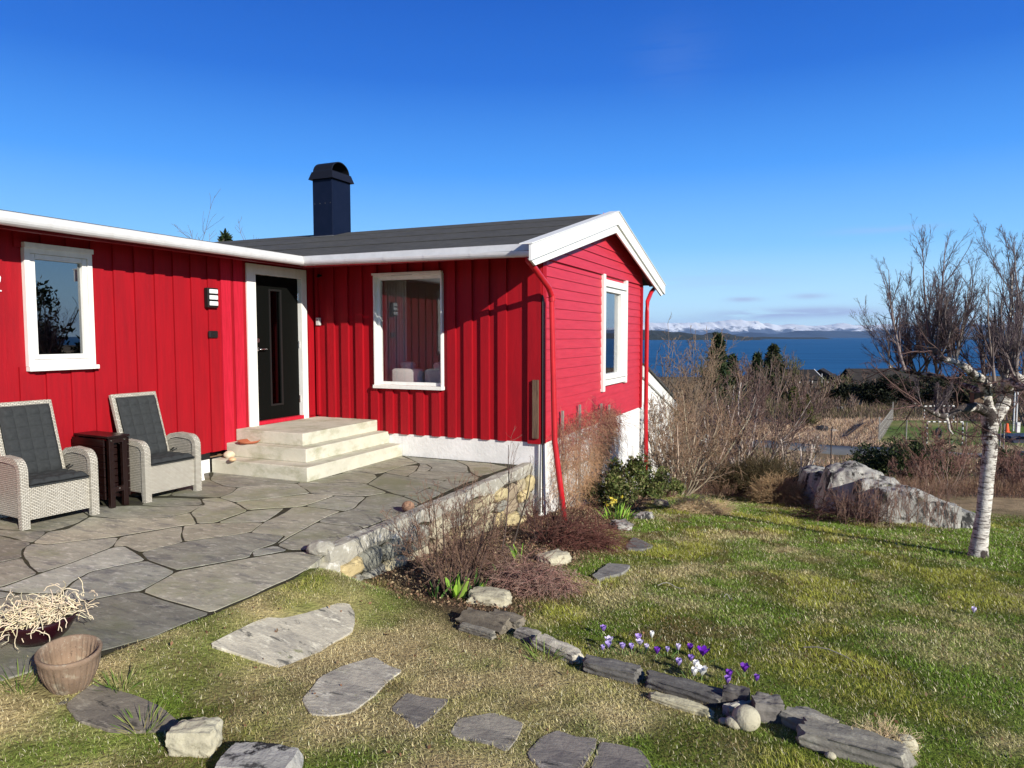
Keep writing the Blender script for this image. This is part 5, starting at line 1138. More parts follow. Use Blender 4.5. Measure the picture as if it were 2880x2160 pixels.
q = hit(1500, 1655); heap('tangled_shrub', 'tangled mound of reddish grey twigs between the rocks and the lawn', q, .34, .26, .22, 560, .30, [(.25, .14, .115), (.38, .26, .21)], 105, -.14, .0026, (.2, -.2, .2), 1.3)
q = hit(1370, 1600); heap('bramble', 'thin brown bramble stems spreading below the rubble wall', q, .5, .24, .14, 220, .30, [(.17, .10, .075), (.25, .16, .12)], 106, -.06, .002, (.3, -.2, .2), 1.2)
# climber on the foundation: hangs from the siding
g = np.random.default_rng(107); n = 1750
yy = g.uniform(8.95, 11.9, n); top = .62 - .10 * np.abs((yy - 10.1)) + .10 * vnoise(yy * 3, 5); zz = top - (g.random(n) ** 1.0) * (1.25 + .1 * g.random(n)) * np.clip(1.35 - np.abs(yy - 10.05) / 1.7, .25, 1)
P0 = np.stack([XG + .03 + g.random(n) * .26 * (1 - np.abs(yy - 10.2) / 3), yy, np.maximum(zz, G(np.full(n, XG), yy) + .1)], 1); D0 = unit(g.normal(size=(n, 3)) * np.array([.35, .7, .45]) + np.array([.1, 0, -.55]))
topk = np.clip((zz + .15) / .5, 0, 1)[:, None]; gr = grow(P0, D0, .34 * g.uniform(.4, 1.3, n), np.full(n, .0026), [dict(k=7, w=.30, up=-.12, m=4, rmin=.002, tip=.5), dict(n=3, t0=.1, ang=40, lf=.55, k=4, w=.3, up=-.1, m=3, rmin=.0017)], g, [(.40, .24, .14), (.46, .29, .17)])
gr[0] = (gr[0][0], gr[0][1], gr[0][2], gr[0][3] * (1 - topk) + np.array([.24, .09, .08]) * topk)
cl_ = bmesh_obj('climber_twigs', gr); cl_.name = 'climbing_plant'; tag(cl_, 'dense dry leafless climber hanging over the white foundation under the gable', 'climbing plant'); relocate(cl_, (XG + .06, 10.2, -.95))
tr_ = empty('trellis', (XG + .05, 10.3, -.6), 0, 'grey wooden trellis posts poking out of the dry climber', 'trellis')
for yy_, h in ((9.33, 1.28), (10.09, 1.30), (11.2, 1.22), (11.66, 1.16)):
    m = MB(); m.box(-.015, .015, yy_ - 10.3 - .02, yy_ - 10.3 + .02, -.3, h); m.build('post', M['greywood'], tr_)
for z in (.0, .40, .80): m = MB(); m.box(.016, .030, -1.0, 1.40, z, z + .035); m.build('rail', M['greywood'], tr_)
# evergreen shrub
def evergreen(name, label, cat, base, dims, n, size, cols, seed, stems=14, lumps=26, group=None, scol=BR, up=.5, rmin=.004):
    t = empty(name, base, 0, label, cat, group); g = np.random.default_rng(seed); rx, ry, h = dims
    c = unit(g.normal(size=(lumps, 3))) * g.uniform(.45, .95, (lumps, 1)); c[:, 2] = np.abs(c[:, 2]); c = c * np.array([rx, ry, h * .85]) + np.array([0, 0, h * .12]); lr = g.uniform(.16, .32, lumps) * min(rx, h)
    k = g.integers(0, lumps, n); d = unit(g.normal(size=(n, 3))); P = c[k] + d * (lr[k] * g.random(n) ** .35)[:, None]; P[:, 2] = np.maximum(P[:, 2], .03); dens = vnoise(P[:, 0] * 9 + seed, P[:, 1] * 9 + P[:, 2] * 11) > .33; P = P[dens]
    V, F, T = leafcloud(P, size, g, cols, up); npmesh('foliage', V, [F], M['leaf'], t, tint=T)
    tg = c[g.integers(0, lumps, stems * 3)]; P0 = np.stack([g.normal(0, .05, len(tg)), g.normal(0, .05, len(tg)), np.full(len(tg), -.05)], 1); gr = grow(P0, unit(tg - P0), np.linalg.norm(tg - P0, axis=1), np.full(len(tg), rmin * 2.2), [dict(k=6, w=.10, up=0, m=5, rmin=rmin), dict(n=4, t0=.4, ang=35, lf=.35, k=4, w=.2, up=.05, m=3, rmin=rmin * .5)], g, [scol])
    bmesh_obj('stems', gr, t); return t
EG = [(.08, .12, .03), (.18, .21, .06), (.12, .15, .045), (.30, .28, .13)]
q = hit(1800, 1440); evergreen('evergreen_shrub', 'broad leaved evergreen shrub beside the far end of the gable foundation', 'shrub', q + np.array([-.25, .25, 0]), (.62, .62, .95), 9500, .055, EG, 110)
q = hit(1900, 1405); evergreen('evergreen_shrub', 'low dark green shrub between the broad leaved one and the lawn corner', 'shrub', q + np.array([-.2, .2, 0]), (.45, .5, .55), 4500, .05, EG, 111, lumps=14)
# tulip leaves, daffodils
def spears(name, label, cat, c, n, L, w_, cols, seed, spread=.08, lean=.35, parent=None):
    g = np.random.default_rng(seed); V = []; F = []; T = []
    for i in range(n):
        a = g.random() * 6.28; r = spread * math.sqrt(g.random()); p = np.array([math.cos(a) * r, math.sin(a) * r, -.01]); d = unit(np.array([math.cos(a) * lean * g.random() * 1.6, math.sin(a) * lean * g.random() * 1.6, 1.0])); s = unit(np.cross(d, g.normal(size=3))); l = L * g.uniform(.6, 1.15); col = np.array(cols[g.integers(len(cols))]) * g.uniform(.8, 1.2); b = len(V)
        for k, (t, ww) in enumerate(((0, .5), (.25, .9), (.5, 1), (.75, .75), (.92, .35), (1, .03))):
            ctr = p + d * l * t + np.array([math.cos(a), math.sin(a), -.3]) * l * .16 * t * t
            V += [ctr - s * w_ * ww / 2 + np.cross(d, s) * w_ * .15, ctr, ctr + s * w_ * ww / 2 + np.cross(d, s) * w_ * .15]; T += [col] * 3
        for k in range(5): o = b + k * 3; F += [(o, o + 1, o + 4, o + 3), (o + 1, o + 2, o + 5, o + 4)]
    o = npmesh(name, np.array(V), [np.array(F)], M['leaf'], parent, tint=np.array(T), smooth=True); o.location = c
    if label: tag(o, label, cat)
    return o
YG = [(.30, .50, .06), (.20, .38, .05), (.38, .56, .10)]; DG = [(.06, .13, .03), (.10, .20, .045)]
q = hit(1285, 1682); spears('tulip_leaves', 'bright light green tulip leaves sprouting under the brown shrub', 'tulip leaves', q, 9, .20, .055, YG, 120, .05)
q = hit(1332, 1668); spears('tulip_leaves', 'darker narrow tulip leaves right of the brightest sprout', 'tulip leaves', q, 12, .17, .03, DG + YG[:1], 121, .08)
q = hit(1225, 1682); spears('bulb_leaves', 'thin upright bulb leaves left of the bright tulip leaves', 'bulb leaves', q, 7, .15, .018, DG, 122, .04)
q = hit(1465, 1575); spears('tulip_leaves', 'green tulip leaves growing inside the tangled red twigs', 'tulip leaves', q, 9, .20, .03, YG[:2] + DG, 123, .06)
q = hit(1418, 1620); spears('tulip_leaves', 'small dark green sprouts at the left of the tangled mound', 'tulip leaves', q, 9, .12, .025, DG, 124, .06)
df = empty('daffodils', hit(1735, 1462), 0, 'clump of yellow daffodils and bright leaves under the gable', 'daffodils')
spears('leaves', None, None, (0, 0, 0), 60, .22, .016, YG + DG, 125, .16, .5, df)
g = np.random.default_rng(9); P = np.stack([g.normal(-.06, .07, 9), g.normal(0, .06, 9), g.uniform(.17, .27, 9)], 1); PP = np.repeat(P, 9, axis=0) + g.normal(0, .004, (81, 3)); V, F, T = leafcloud(PP, .035, g, [(.75, .62, .06), (.8, .7, .15)], 0, 1.4); npmesh('flowers', V, [F], M['leaf'], df, tint=T)

# crocuses
def crocus(px, py, s, col, open_, label, seed, h=.035):
    q = hit(px, py + 14); s *= 1.05; g = np.random.default_rng(seed); t = empty('crocus', q, 0, label, 'crocus', 'crocuses behind the edging stones'); lx, ly = g.uniform(-.02, .02, 2)
    V = []; F = []; T = []
    for ring in range(2):
        for k in range(3):
            a = 2 * math.pi * (k / 3 + ring / 6) + seed; rad_ = np.array([math.cos(a), math.sin(a), 0]); tan = np.array([-math.sin(a), math.cos(a), 0]); b = len(V); o = open_ * (1.15 if ring == 0 else .85)
            for (tt, ww) in ((0, .15), (.3, .7), (.6, 1.0), (.85, .8), (1, .12)):
                c = np.array([lx, ly, h]) + np.array([0, 0, 1]) * s * tt * (1 - .35 * o * tt) + rad_ * s * (.18 * math.sin(tt * 2.2) + o * tt * tt * .5)
                V += [c - tan * s * .24 * ww, c + rad_ * s * .04, c + tan * s * .24 * ww]; cc = np.array(col) * (.75 + .45 * tt); T += [cc] * 3
            for i in range(4): z = b + i * 3; F += [(z, z + 1, z + 4, z + 3), (z + 1, z + 2, z + 5, z + 4)]
    npmesh('petals', np.array(V), [np.array(F)], M['leaf'], t, tint=np.clip(np.array(T), 0, .9), smooth=True)
    m = MB(); m.tube([(0, 0, -.01), (lx * .6, ly * .6, h * .5), (lx, ly, h + .003)], .0028, 6); m.build('stem', M['stem'], t)
    spears('leaves', None, None, (0, 0, 0), 6, .075, .0045, [(.08, .16, .035), (.12, .22, .06)], seed + 500, .02, .8, t)
f2 = lambda u, v: F_(u, v)
LIL = (.42, .34, .68); DEEP = (.17, .04, .42); WH = (.86, .86, .82); PLI = (.62, .56, .76)
for i, (u, v, s, c, o, lab) in enumerate((
    (357, 142, .045, (.33, .20, .60), .5, 'single violet crocus at the top left of the clump'), (372, 225, .045, LIL, .6, 'pale lilac crocus on the left of the front clump'), (398, 205, .05, PLI, .7, 'widest open pale lilac crocus in the left clump'), (352, 238, .035, LIL, .3, 'small lilac bud at the left foot of the clump'),
    (458, 240, .042, LIL, .4, 'lilac crocus alone between the two pale clumps'), (533, 185, .048, (.45, .32, .72), .5, 'upper lilac crocus of the right hand clump'), (540, 212, .045, PLI, .7, 'middle pale crocus of the right hand clump'), (515, 238, .04, LIL, .4, 'lower left lilac crocus of the right hand clump'), (570, 235, .035, PLI, .4, 'small pale crocus at the right foot of the second clump'),
    (620, 178, .045, WH, .15, 'closed white crocus standing behind the lilac ones'), (632, 262, .045, DEEP, .4, 'deep purple crocus below the closed white one'), (697, 250, .036, (.40, .34, .62), .3, 'small greyish lilac crocus left of the pale one'), (750, 238, .042, PLI, .3, 'pale grey crocus left of the deep purple ones'), (806, 244, .045, DEEP, .4, 'upper deep purple crocus right of the pale grey one'),
    (893, 272, .065, (.16, .02, .46), .8, 'largest wide open royal purple crocus'), (742, 312, .045, LIL, .4, 'lilac crocus above the white pair'), (800, 300, .042, (.26, .16, .52), .5, 'violet crocus just left of the white pair'), (828, 345, .055, WH, .2, 'taller narrow white crocus of the white pair'), (815, 375, .05, WH, .3, 'short white crocus at the foot of the white pair'), (868, 370, .06, WH, .7, 'leaning open white crocus, right of the white pair'),
    (1000, 378, .048, DEEP, .4, 'purple crocus right of the white ones, upper of two'), (1010, 412, .045, (.30, .16, .56), .4, 'violet crocus lying low under the purple one'), (1098, 360, .055, (.15, .03, .38), .6, 'dark purple crocus farther right beside the grass'), (1142, 400, .04, (.20, .08, .45), .3, 'last small purple crocus on the right'))):
    px, py = F_(u, v); crocus(px, py, s * 1.05, c, o, lab, 200 + i)
px, py = (1780 + 1920 * .497, 1150 + 1145 * .497); crocus(px, py, .05, PLI, .3, 'lone pale lilac crocus far out on the right side of the lawn', 240)

# ------------------------------------------------------------------ trees and shrubs behind
# birch at the right
tb0 = hit(2752, 1566); DW = float((tb0 - EYE) @ FW); bt = empty('birch_tree', tb0, 0, 'white barked bare birch with a spreading crown at the right of the lawn', 'tree')
PB = lambda u, v, dd=0: dep(2400 + u * .2411, 940 + v * .2411, DW + dd)
def limb(ctrl, radii, k=8):
    c = np.array(ctrl); t = np.linspace(0, len(c) - 1, (len(c) - 1) * k + 1); i = np.minimum(t.astype(int), len(c) - 2); f = (t - i)[:, None]; pm = c[np.maximum(i - 1, 0)]; p0 = c[i]; p1 = c[i + 1]; p2 = c[np.minimum(i + 2, len(c) - 1)]
    P = .5 * ((2 * p0) + (-pm + p1) * f + (2 * pm - 5 * p0 + 4 * p1 - p2) * f ** 2 + (-pm + 3 * p0 - 3 * p1 + p2) * f ** 3); rr = np.interp(t, np.arange(len(c)), radii); return P, rr
LB = [ (limb([tb0 + [0, 0, -.1], dep(2752, 1545, DW), dep(2765, 1450, DW), dep(2776, 1340, DW), dep(2784, 1270, DW), PB(1590, 1150), PB(1600, 1010), PB(1560, 850), PB(1545, 700), PB(1570, 560)], [.125, .092, .072, .070, .074, .080, .090, .068, .055, .04]), .0),
 (limb([PB(1610, 1030), PB(1690, 920), PB(1760, 800), PB(1775, 660), PB(1785, 500), PB(1790, 330, .1), PB(1800, 100, .1), PB(1830, -250, .15), PB(1850, -700, .1)], [.075, .068, .062, .055, .044, .034, .024, .015, .006]), .03),
 (limb([PB(1560, 700), PB(1500, 540, -.1), PB(1400, 460, -.2), PB(1290, 375, -.3), PB(1180, 320, -.3), PB(1060, 290, -.3), PB(985, 290, -.25), PB(940, 240, -.2), PB(900, 120, -.2)], [.058, .048, .042, .038, .034, .028, .024, .020, .014]), .08),
 (limb([PB(1560, 740), PB(1440, 650, .2), PB(1300, 600, .4), PB(1200, 560, .5), PB(1100, 520, .6), PB(900, 480, .7), PB(700, 450, .8), PB(560, 430, .8), PB(420, 380, .7)], [.045, .038, .032, .028, .025, .022, .019, .016, .011]), .10),
 (limb([PB(1540, 900), PB(1440, 850, -.3), PB(1330, 860, -.5), PB(1200, 890, -.7), PB(1080, 960, -.8), PB(960, 930, -.9), PB(830, 860, -1.0), PB(700, 800, -1.0)], [.055, .050, .045, .038, .030, .020, .012, .006]), .14),
 (limb([PB(1800, 600), PB(1880, 500, .2), PB(1990, 530, .4), PB(2150, 500, .6), PB(2300, 400, .8)], [.055, .05, .045, .04, .03]), .0),
 (limb([PB(1790, 650), PB(1850, 560, -.4), PB(1980, 620, -.8), PB(2200, 640, -1.2)], [.05, .05, .04, .03]), .05),
 (limb([PB(1080, 960, -.8), PB(1110, 1040, -.85), PB(1120, 1110, -.85), PB(1160, 1165, -.85)], [.014, .012, .011, .008]), -.05)]
gr = [(P[None], r[None] * (1 + .10 * (vnoise(np.arange(len(r)) * .9 + 7 * q_, 3.0) - .5)), 12, np.array([[o, 0, 0]])) for q_, ((P, r), o) in enumerate(LB)]
tV, tF, tT = tubes(gr); hgt = tV[:, 2] - tb0[2]; first = np.arange(len(tV)) < len(LB[0][0][0]) * 12
tT = np.array(tT, float); tT[:, 0] += np.where(first, .12 * sst(.85, 1.3, hgt) + .10 * sst(.22, .0, hgt), .05)
tk = npmesh('trunk', tV, [tF], M['birch'], bt, tint=tT, smooth=True); relocate(tk, tb0); tk.location = (0, 0, 0)
g = np.random.default_rng(77); P0 = []; D0 = []; L0 = []; R0 = []
def shoots(P, r, n, t0, lmin, lmax, lean=.25, rs=.55):
    for _ in range(n):
        t = t0 + (1 - t0) * g.random(); i = min(int(t * (len(P) - 1)), len(P) - 2); p = P[i] + (P[i + 1] - P[i]) * g.random(); d = unit(g.normal(size=3) * lean + np.array([0, 0, 1.0])); P0.append(p); D0.append(d); L0.append(g.uniform(lmin, lmax)); R0.append(min(r[i] * rs, .0135))
shoots(*LB[2][0], 16, .45, .5, 1.0, .34); shoots(*LB[3][0], 22, .55, .45, 1.05, .45); shoots(*LB[4][0], 7, .55, .2, .4, .7); shoots(*LB[1][0], 14, .4, .4, .85, .36); shoots(*LB[5][0], 6, .3, .6, 1.2); shoots(*LB[6][0], 5, .3, .6, 1.2); shoots(*LB[0][0], 4, .85, .6, 1.3)
# two leading stems seen against the sky
for (u, v, u2, v2, L_) in ((930, 260, 880, 20, 1.15), (1000, 270, 1010, 0, 1.25), (600, 420, 540, 200, 1.1), (1190, 310, 1260, 80, .95), (1650, 600, 1640, 300, 1.1), (1900, 400, 1940, 100, 1.4)):
    a = PB(u, v, -.2); b = PB(u2, v2, -.2); P0.append(a); D0.append(unit(b - a)); L0.append(L_); R0.append(.019)
sp = [dict(k=9, w=.045, up=.10, m=6, rmin=.0026, tip=.16), dict(n=11, t0=.08, ang=23, dang=7, lf=.50, tl=.5, k=6, w=.05, up=.08, m=4, rmin=.0019, tip=.35), dict(n=8, t0=.08, ang=27, lf=.46, tl=.4, k=4, w=.07, up=.05, m=3, rmin=.0014, tip=.5), dict(n=4, t0=.12, ang=30, lf=.5, k=3, w=.08, up=.03, m=3, rmin=.0011, tip=.6)]
gr = grow(P0, D0, L0, R0, sp, g, [(.17, .14, .13), (.12, .095, .095), (.105, .080, .088), (.10, .076, .086)])
# thicket of fine hanging and sideways twigs round the limbs
P1 = []; D1 = []; L1 = []; R1 = []
for (P, r), o in LB[1:7]:
    for _ in range(9): i = g.integers(len(P) // 3, len(P)); P1.append(P[i]); D1.append(unit(g.normal(size=3) + np.array([-.2, 0, -.1]))); L1.append(g.uniform(.25, .75)); R1.append(.008)
gr += grow(P1, D1, L1, R1, [dict(k=7, w=.22, up=.05, m=4, rmin=.003, tip=.3), dict(n=7, t0=.15, ang=38, lf=.5, k=5, w=.2, up=.03, m=3, rmin=.0025), dict(n=5, t0=.15, ang=38, lf=.5, k=3, w=.2, up=.02, m=3, rmin=.0021)], g, [(.13, .08, .07), (.10, .06, .055)])
cr_ = bmesh_obj('crown', gr, bt); relocate(cr_, tb0); cr_.location = (0, 0, 0)
nb = empty('nest_box', PB(1440, 745, -.16), R(20), 'small wooden nest box fixed to the birch trunk', 'nest box')
m = MB(); m.box(-.05, .05, -.04, .04, -.05, .05); m.build('box', M['oldwood'], nb, bevel=.002); m = MB(); m.box(-.06, .065, -.055, .05, .051, .062); m.build('lid', M['oldwood'], nb)
m = MB(); m.box(.051, .055, -.035, .035, -.045, .045); m.build('sunlit_side', M['pale_rock'], nb)  # pale sheet stands in for sunlight on this side of the box

def stems(name, label, cat, px, py, depth, n0, H_m, spread, seed, cols, specs=None, r0=.02, rootr=.15, lo=.6, tilt=(0, 0, 0), group=None, kind=None, scale_r=1.0):
    b = col_at(px, depth); rm = .0016 + depth * .00022 * scale_r
    sp_ = specs or [dict(k=9, w=.09, up=.07, m=6, rmin=rm, tip=.3), dict(n=8, t0=.22, ang=30, lf=.55, k=7, w=.13, up=.08, m=4, rmin=rm, tip=.35), dict(n=6, t0=.15, ang=33, lf=.5, k=5, w=.15, up=.06, m=3, rmin=rm, tip=.5), dict(n=3, t0=.2, ang=35, lf=.5, k=3, w=.15, up=.04, m=3, rmin=rm, tip=.6)]
    g = np.random.default_rng(seed); a = g.random(n0) * 2 * np.pi; r = np.sqrt(g.random(n0)) * rootr
    P0 = np.stack([np.cos(a) * r, np.sin(a) * r, np.full(n0, -.06)], 1); D0 = unit(np.stack([np.cos(a) * spread * g.uniform(.2, 1, n0), np.sin(a) * spread * g.uniform(.2, 1, n0), g.uniform(lo, 1, n0)], 1) + np.array(tilt))
    gr = grow(P0, D0, H_m * g.uniform(.7, 1.05, n0), r0 * g.uniform(.6, 1.1, n0), sp_, g, cols); o = bmesh_obj(name, gr); o.location = b; return tag(o, label, cat, group, kind)
TANC = [(.40, .34, .26), (.27, .20, .145), (.24, .165, .115), (.26, .17, .11)]
stems('willow_bush', 'big tan leafless bush right behind the gable downpipe', 'bush', 1905, 0, 14.6, 15, 1.95, .8, 130, TANC, r0=.026, rootr=.3, tilt=(.10, 0, 0))
stems('willow_bush', 'tan leafless bush farther back between the white annex and the dark shrub', 'bush', 1965, 0, 16.5, 11, 2.45, .8, 131, TANC, r0=.024, rootr=.35)
stems('willow_bush', 'dense tan bush crown rising behind the white annex wall', 'bush', 1850, 0, 18.5, 20, 3.7, .6, 132, [(.22, .17, .13), (.22, .16, .115), (.24, .17, .115)], r0=.02, rootr=.5)
stems('small_tree', 'small dark forked tree standing at the left lawn corner', 'tree', 1936, 0, 14.9, 4, .95, .8, 133, [(.12, .10, .09), (.18, .13, .10)], r0=.022, rootr=.03)
DKC = [(.42, .37, .33), (.17, .12, .105), (.145, .09, .08), (.14, .085, .075)]
stems('multi_stem_tree', 'leafless reddish brown tree with many grey stems left of the rock', 'tree', 2085, 0, 19.5, 14, 3.2, .66, 134, DKC, r0=.045, rootr=.35)
stems('multi_stem_tree', 'leafless reddish brown tree standing just behind the many stemmed one', 'tree', 2150, 0, 22.5, 8, 3.2, .65, 135, [(.16, .12, .10), (.17, .11, .09)], r0=.04, rootr=.4)
stems('pale_tree', 'small tree with a pale forked trunk growing at the top of the rock', 'tree', 2252, 0, 18.3, 6, 1.75, .62, 136, [(.52, .48, .43), (.30, .24, .20), (.27, .20, .165)], r0=.035, rootr=.04)
q = hit(2130, 1405)
def mound(name, label, base, dims, n, L, cols, seed, up=.02, r=.0045):
    g = np.random.default_rng(seed); d = unit(g.normal(size=(n, 3))); d[:, 2] = np.abs(d[:, 2]); P0 = d * np.array(dims) * (.35 + .6 * g.random((n, 1))); D0 = unit(d + g.normal(size=(n, 3)) * .5 + np.array([0, 0, .4])); gr = grow(P0, D0, L * g.uniform(.5, 1.2, n), np.full(n, r), [dict(k=4, w=.2, up=up, m=3, rmin=r * .7), dict(n=4, t0=.1, ang=30, lf=.6, k=3, w=.2, up=up, m=3, rmin=r * .6)], g, cols)
    o = bmesh_obj(name, gr); o.location = base; return tag(o, label, 'shrub')
mound('heather', 'low dark olive heather mound left of the rock outcrop', q + np.array([.1, 1.0, -.05]), (1.05, .8, .75), 2600, .24, [(.055, .05, .025), (.095, .07, .035)], 140)
q = hit(2030, 1385); mound('heather', 'dark heather patch behind the left lawn corner', q + np.array([0, 1.2, -.1]), (1.1, .8, .5), 1600, .24, [(.05, .04, .022), (.085, .055, .035)], 141)
q = hit(2200, 1425); mound('dry_grass_tuft', 'brown dry grass hummock at the left foot of the rock', q + np.array([-.1, .45, 0]), (.55, .4, .42), 1500, .22, [(.30, .20, .11), (.40, .28, .16)], 142, -.05, .0035)
q = hit(2390, 1475); heap('bramble', 'dark red bramble thicket hanging in the shaded side of the rock', q + np.array([-.05, .25, 0]), .60, .3, .42, 300, .38, [(.10, .055, .045), (.14, .08, .06)], 143, -.05, .0045, (0, -.3, .2), 1.2)
q = hit(2520, 1490); heap('bramble', 'thin reddish stems in front of the middle of the rock', q + np.array([0, .1, 0]), .8, .2, .55, 160, .5, [(.22, .14, .11)], 144, .12, .0035, (.1, 0, 1.0), .5)
EV = [(.020, .035, .014), (.045, .065, .022), (.07, .085, .03)]
evergreen('juniper', 'dark spreading evergreen bush in front of the ball court', 'bush', col_at(2570, 24), (2.0, 1.6, 1.85), 15000, .11, EV, 150, lumps=46, scol=(.06, .045, .035), rmin=.008)
evergreen('juniper', 'smaller dark evergreen bush left of the spreading one', 'bush', col_at(2470, 27), (1.2, 1.0, .95), 7000, .11, EV, 151, lumps=24, scol=(.06, .045, .035), rmin=.008)
evergreen('juniper', 'dark green bush at the right edge beyond the birch', 'bush', col_at(2900, 27), (2.2, 1.8, 1.3), 9000, .13, EV, 152, lumps=30, scol=(.06, .045, .035), rmin=.008)
for i, (px, d, n0, h, lab) in enumerate(((2640, 17.5, 8, 1.0, 'bare multi stemmed bush just left of the birch trunk'), (2680, 15.6, 9, 1.7, 'slender bare saplings touching the birch trunk on the left'), (2860, 17, 14, 1.0, 'bare brown bush right of the birch trunk'), (2600, 18, 10, .8, 'bare brown bush behind the low end of the rock'), (2760, 20, 12, 1.0, 'bare brown bush directly behind the birch trunk'), (2930, 15, 12, 1.0, 'bare brown bush cut by the right edge'))):
    stems('bare_bush', lab, 'bush', px, 0, d, n0, h, .5, 160 + i, [(.24, .18, .15), (.22, .13, .10), (.20, .11, .09)], r0=.014, rootr=.35)
# undergrowth behind the lawn: nobody could count it
def scrub(name, n, xr, L, cols, seed, dmin, dmax, r, label, mask=None, up=.12):
    g = np.random.default_rng(seed); px = g.uniform(xr[0], xr[1], n); d = dmin + (dmax - dmin) * g.random(n) ** 1.2; P = FH[None] * d[:, None] + RT[None] * ((px - CX) / FPX * d)[:, None]
    P[:, 2] = 0; k = (P[:, 1] > 14.9) & (vnoise(P[:, 0] * .45 + seed, P[:, 1] * .45) > .38)
    rd = np.array(road_pts)[:, :2]
    for a, b in zip(rd[:-1], rd[1:]):
        ab = b - a; t = np.clip(((P[:, :2] - a) @ ab) / (ab @ ab), 0, 1); k &= np.linalg.norm(P[:, :2] - a - t[:, None] * ab, axis=1) > 2.6
    k &= ~inpoly(P[:, 0], P[:, 1], pitch); k &= ~((P[:, 0] < -3.2) & (P[:, 1] < 19))
    if mask is not None: k &= mask(P)
    P = P[k]; d = d[k]; P[:, 2] = G(P[:, 0], P[:, 1]) - .02; n = len(P)
    D0 = unit(g.normal(size=(n, 3)) * np.array([.5, .5, .2]) + np.array([0, 0, 1])); gr = grow(P, D0, L * g.uniform(.4, 1.3, n), r * (d / dmin) ** .8, [dict(k=4, w=.16, up=up, m=3, rmin=r * .6), dict(n=4, t0=.1, ang=30, lf=.6, k=3, w=.2, up=up, m=3, rmin=r * .5)], g, cols)
    o = bmesh_obj(name, gr); return tag(o, kind='stuff')
near_thin = lambda P: ((P @ RT) / (P @ FH) > .52) & (P @ FH < 21) | (vnoise(P[:, 0] * .3, P[:, 1] * .3 + 9) > .5)
scrub('undergrowth', 6500, (1900, 3100), .34, [(.17, .10, .075), (.24, .15, .10)], 171, 14.5, 24, .005, '', near_thin)
scrub('undergrowth', 7000, (1750, 3100), .4, [(.18, .115, .08), (.26, .17, .11)], 172, 24, 44, .008, '', lambda P: vnoise(P[:, 0] * .2, P[:, 1] * .2) > .52)
def haygrass(n, xr, dmin, dmax, L, cols, seed, w_, thr, f=.15, name='dry_grass'):
    g = np.random.default_rng(seed); px = g.uniform(xr[0], xr[1], n); d = dmin + (dmax - dmin) * g.random(n); P = FH[None] * d[:, None] + RT[None] * ((px - CX) / FPX * d)[:, None]; P[:, 2] = 0
    k = (vnoise(P[:, 0] * f + seed, P[:, 1] * f) > thr) & (P[:, 1] > 14.9) & ~inpoly(P[:, 0], P[:, 1], pitch) & ~((P[:, 0] < -3.2) & (P[:, 1] < 19)); rd = np.array(road_pts)[:, :2]
    for a, b in zip(rd[:-1], rd[1:]):
        ab = b - a; t = np.clip(((P[:, :2] - a) @ ab) / (ab @ ab), 0, 1); k &= np.linalg.norm(P[:, :2] - a - t[:, None] * ab, axis=1) > 2.0
    P = P[k]; n = len(P); P[:, 2] = G(P[:, 0], P[:, 1]) - .02; d = d[k][:, None]; s = unit(np.stack([g.normal(size=n), g.normal(size=n), np.zeros(n)], 1)); dr = unit(g.normal(size=(n, 3)) * .6 + np.array([0, 0, .9])); LL = (L * g.uniform(.4, 1.3, n))[:, None]; ww = w_ * d / dmin
    V = np.stack([P - s * ww, P + s * ww, P + dr * LL], 1).reshape(-1, 3); c = np.array(cols)[g.integers(0, len(cols), n)] * g.uniform(.7, 1.2, (n, 1)); o = npmesh(name, V, [np.arange(n * 3).reshape(n, 3)], M['blade'], tint=np.repeat(c, 3, axis=0)); return tag(o, kind='stuff')
HAY = [(.66, .49, .33), (.74, .58, .41), (.50, .33, .22), (.34, .20, .14)]
haygrass(26000, (1750, 3100), 15, 46, .35, HAY[1:] + [(.22, .2, .07)], 181, .008, .35)
haygrass(42000, (1700, 3000), 50, 72, .38, HAY, 182, .022, .30, .1)
haygrass(20000, (1700, 3000), 72, 110, .9, [(.17, .12, .09), (.26, .19, .14), (.13, .12, .06)], 183, .05, .35, .06)

# dense scrub belt and woods beyond the court
def farbush(i, px, d, h, w_, cols, lab, name='bare_tree', cat='tree', n0=14, grp='leafless trees beyond the ball court'):
    b = col_at(px, d); rm = .0006 * d; g = np.random.default_rng(300 + i)
    a = g.random(n0) * 6.28; P0 = np.stack([np.cos(a) * w_ * .25, np.sin(a) * w_ * .25, np.full(n0, -.1)], 1); D0 = unit(np.stack([np.cos(a) * w_ / h * .7 * g.random(n0), np.sin(a) * w_ / h * .7 * g.random(n0), np.ones(n0)], 1))
    gr = grow(P0, D0, h * g.uniform(.6, 1, n0), rm * 1.8 * np.ones(n0), [dict(k=6, w=.1, up=.08, m=4, rmin=rm * .8, tip=.4), dict(n=7, t0=.15, ang=30, lf=.5, k=4, w=.15, up=.08, m=3, rmin=rm * .6), dict(n=5, t0=.1, ang=32, lf=.5, k=3, w=.15, up=.05, m=3, rmin=rm * .5)], g, cols); o = bmesh_obj(name, gr); o.location = b; return tag(o, lab, cat, grp)
BRC = [(.17, .13, .11), (.15, .10, .08), (.16, .11, .085)]; OLC = [(.13, .11, .07), (.12, .115, .05), (.13, .125, .06)]
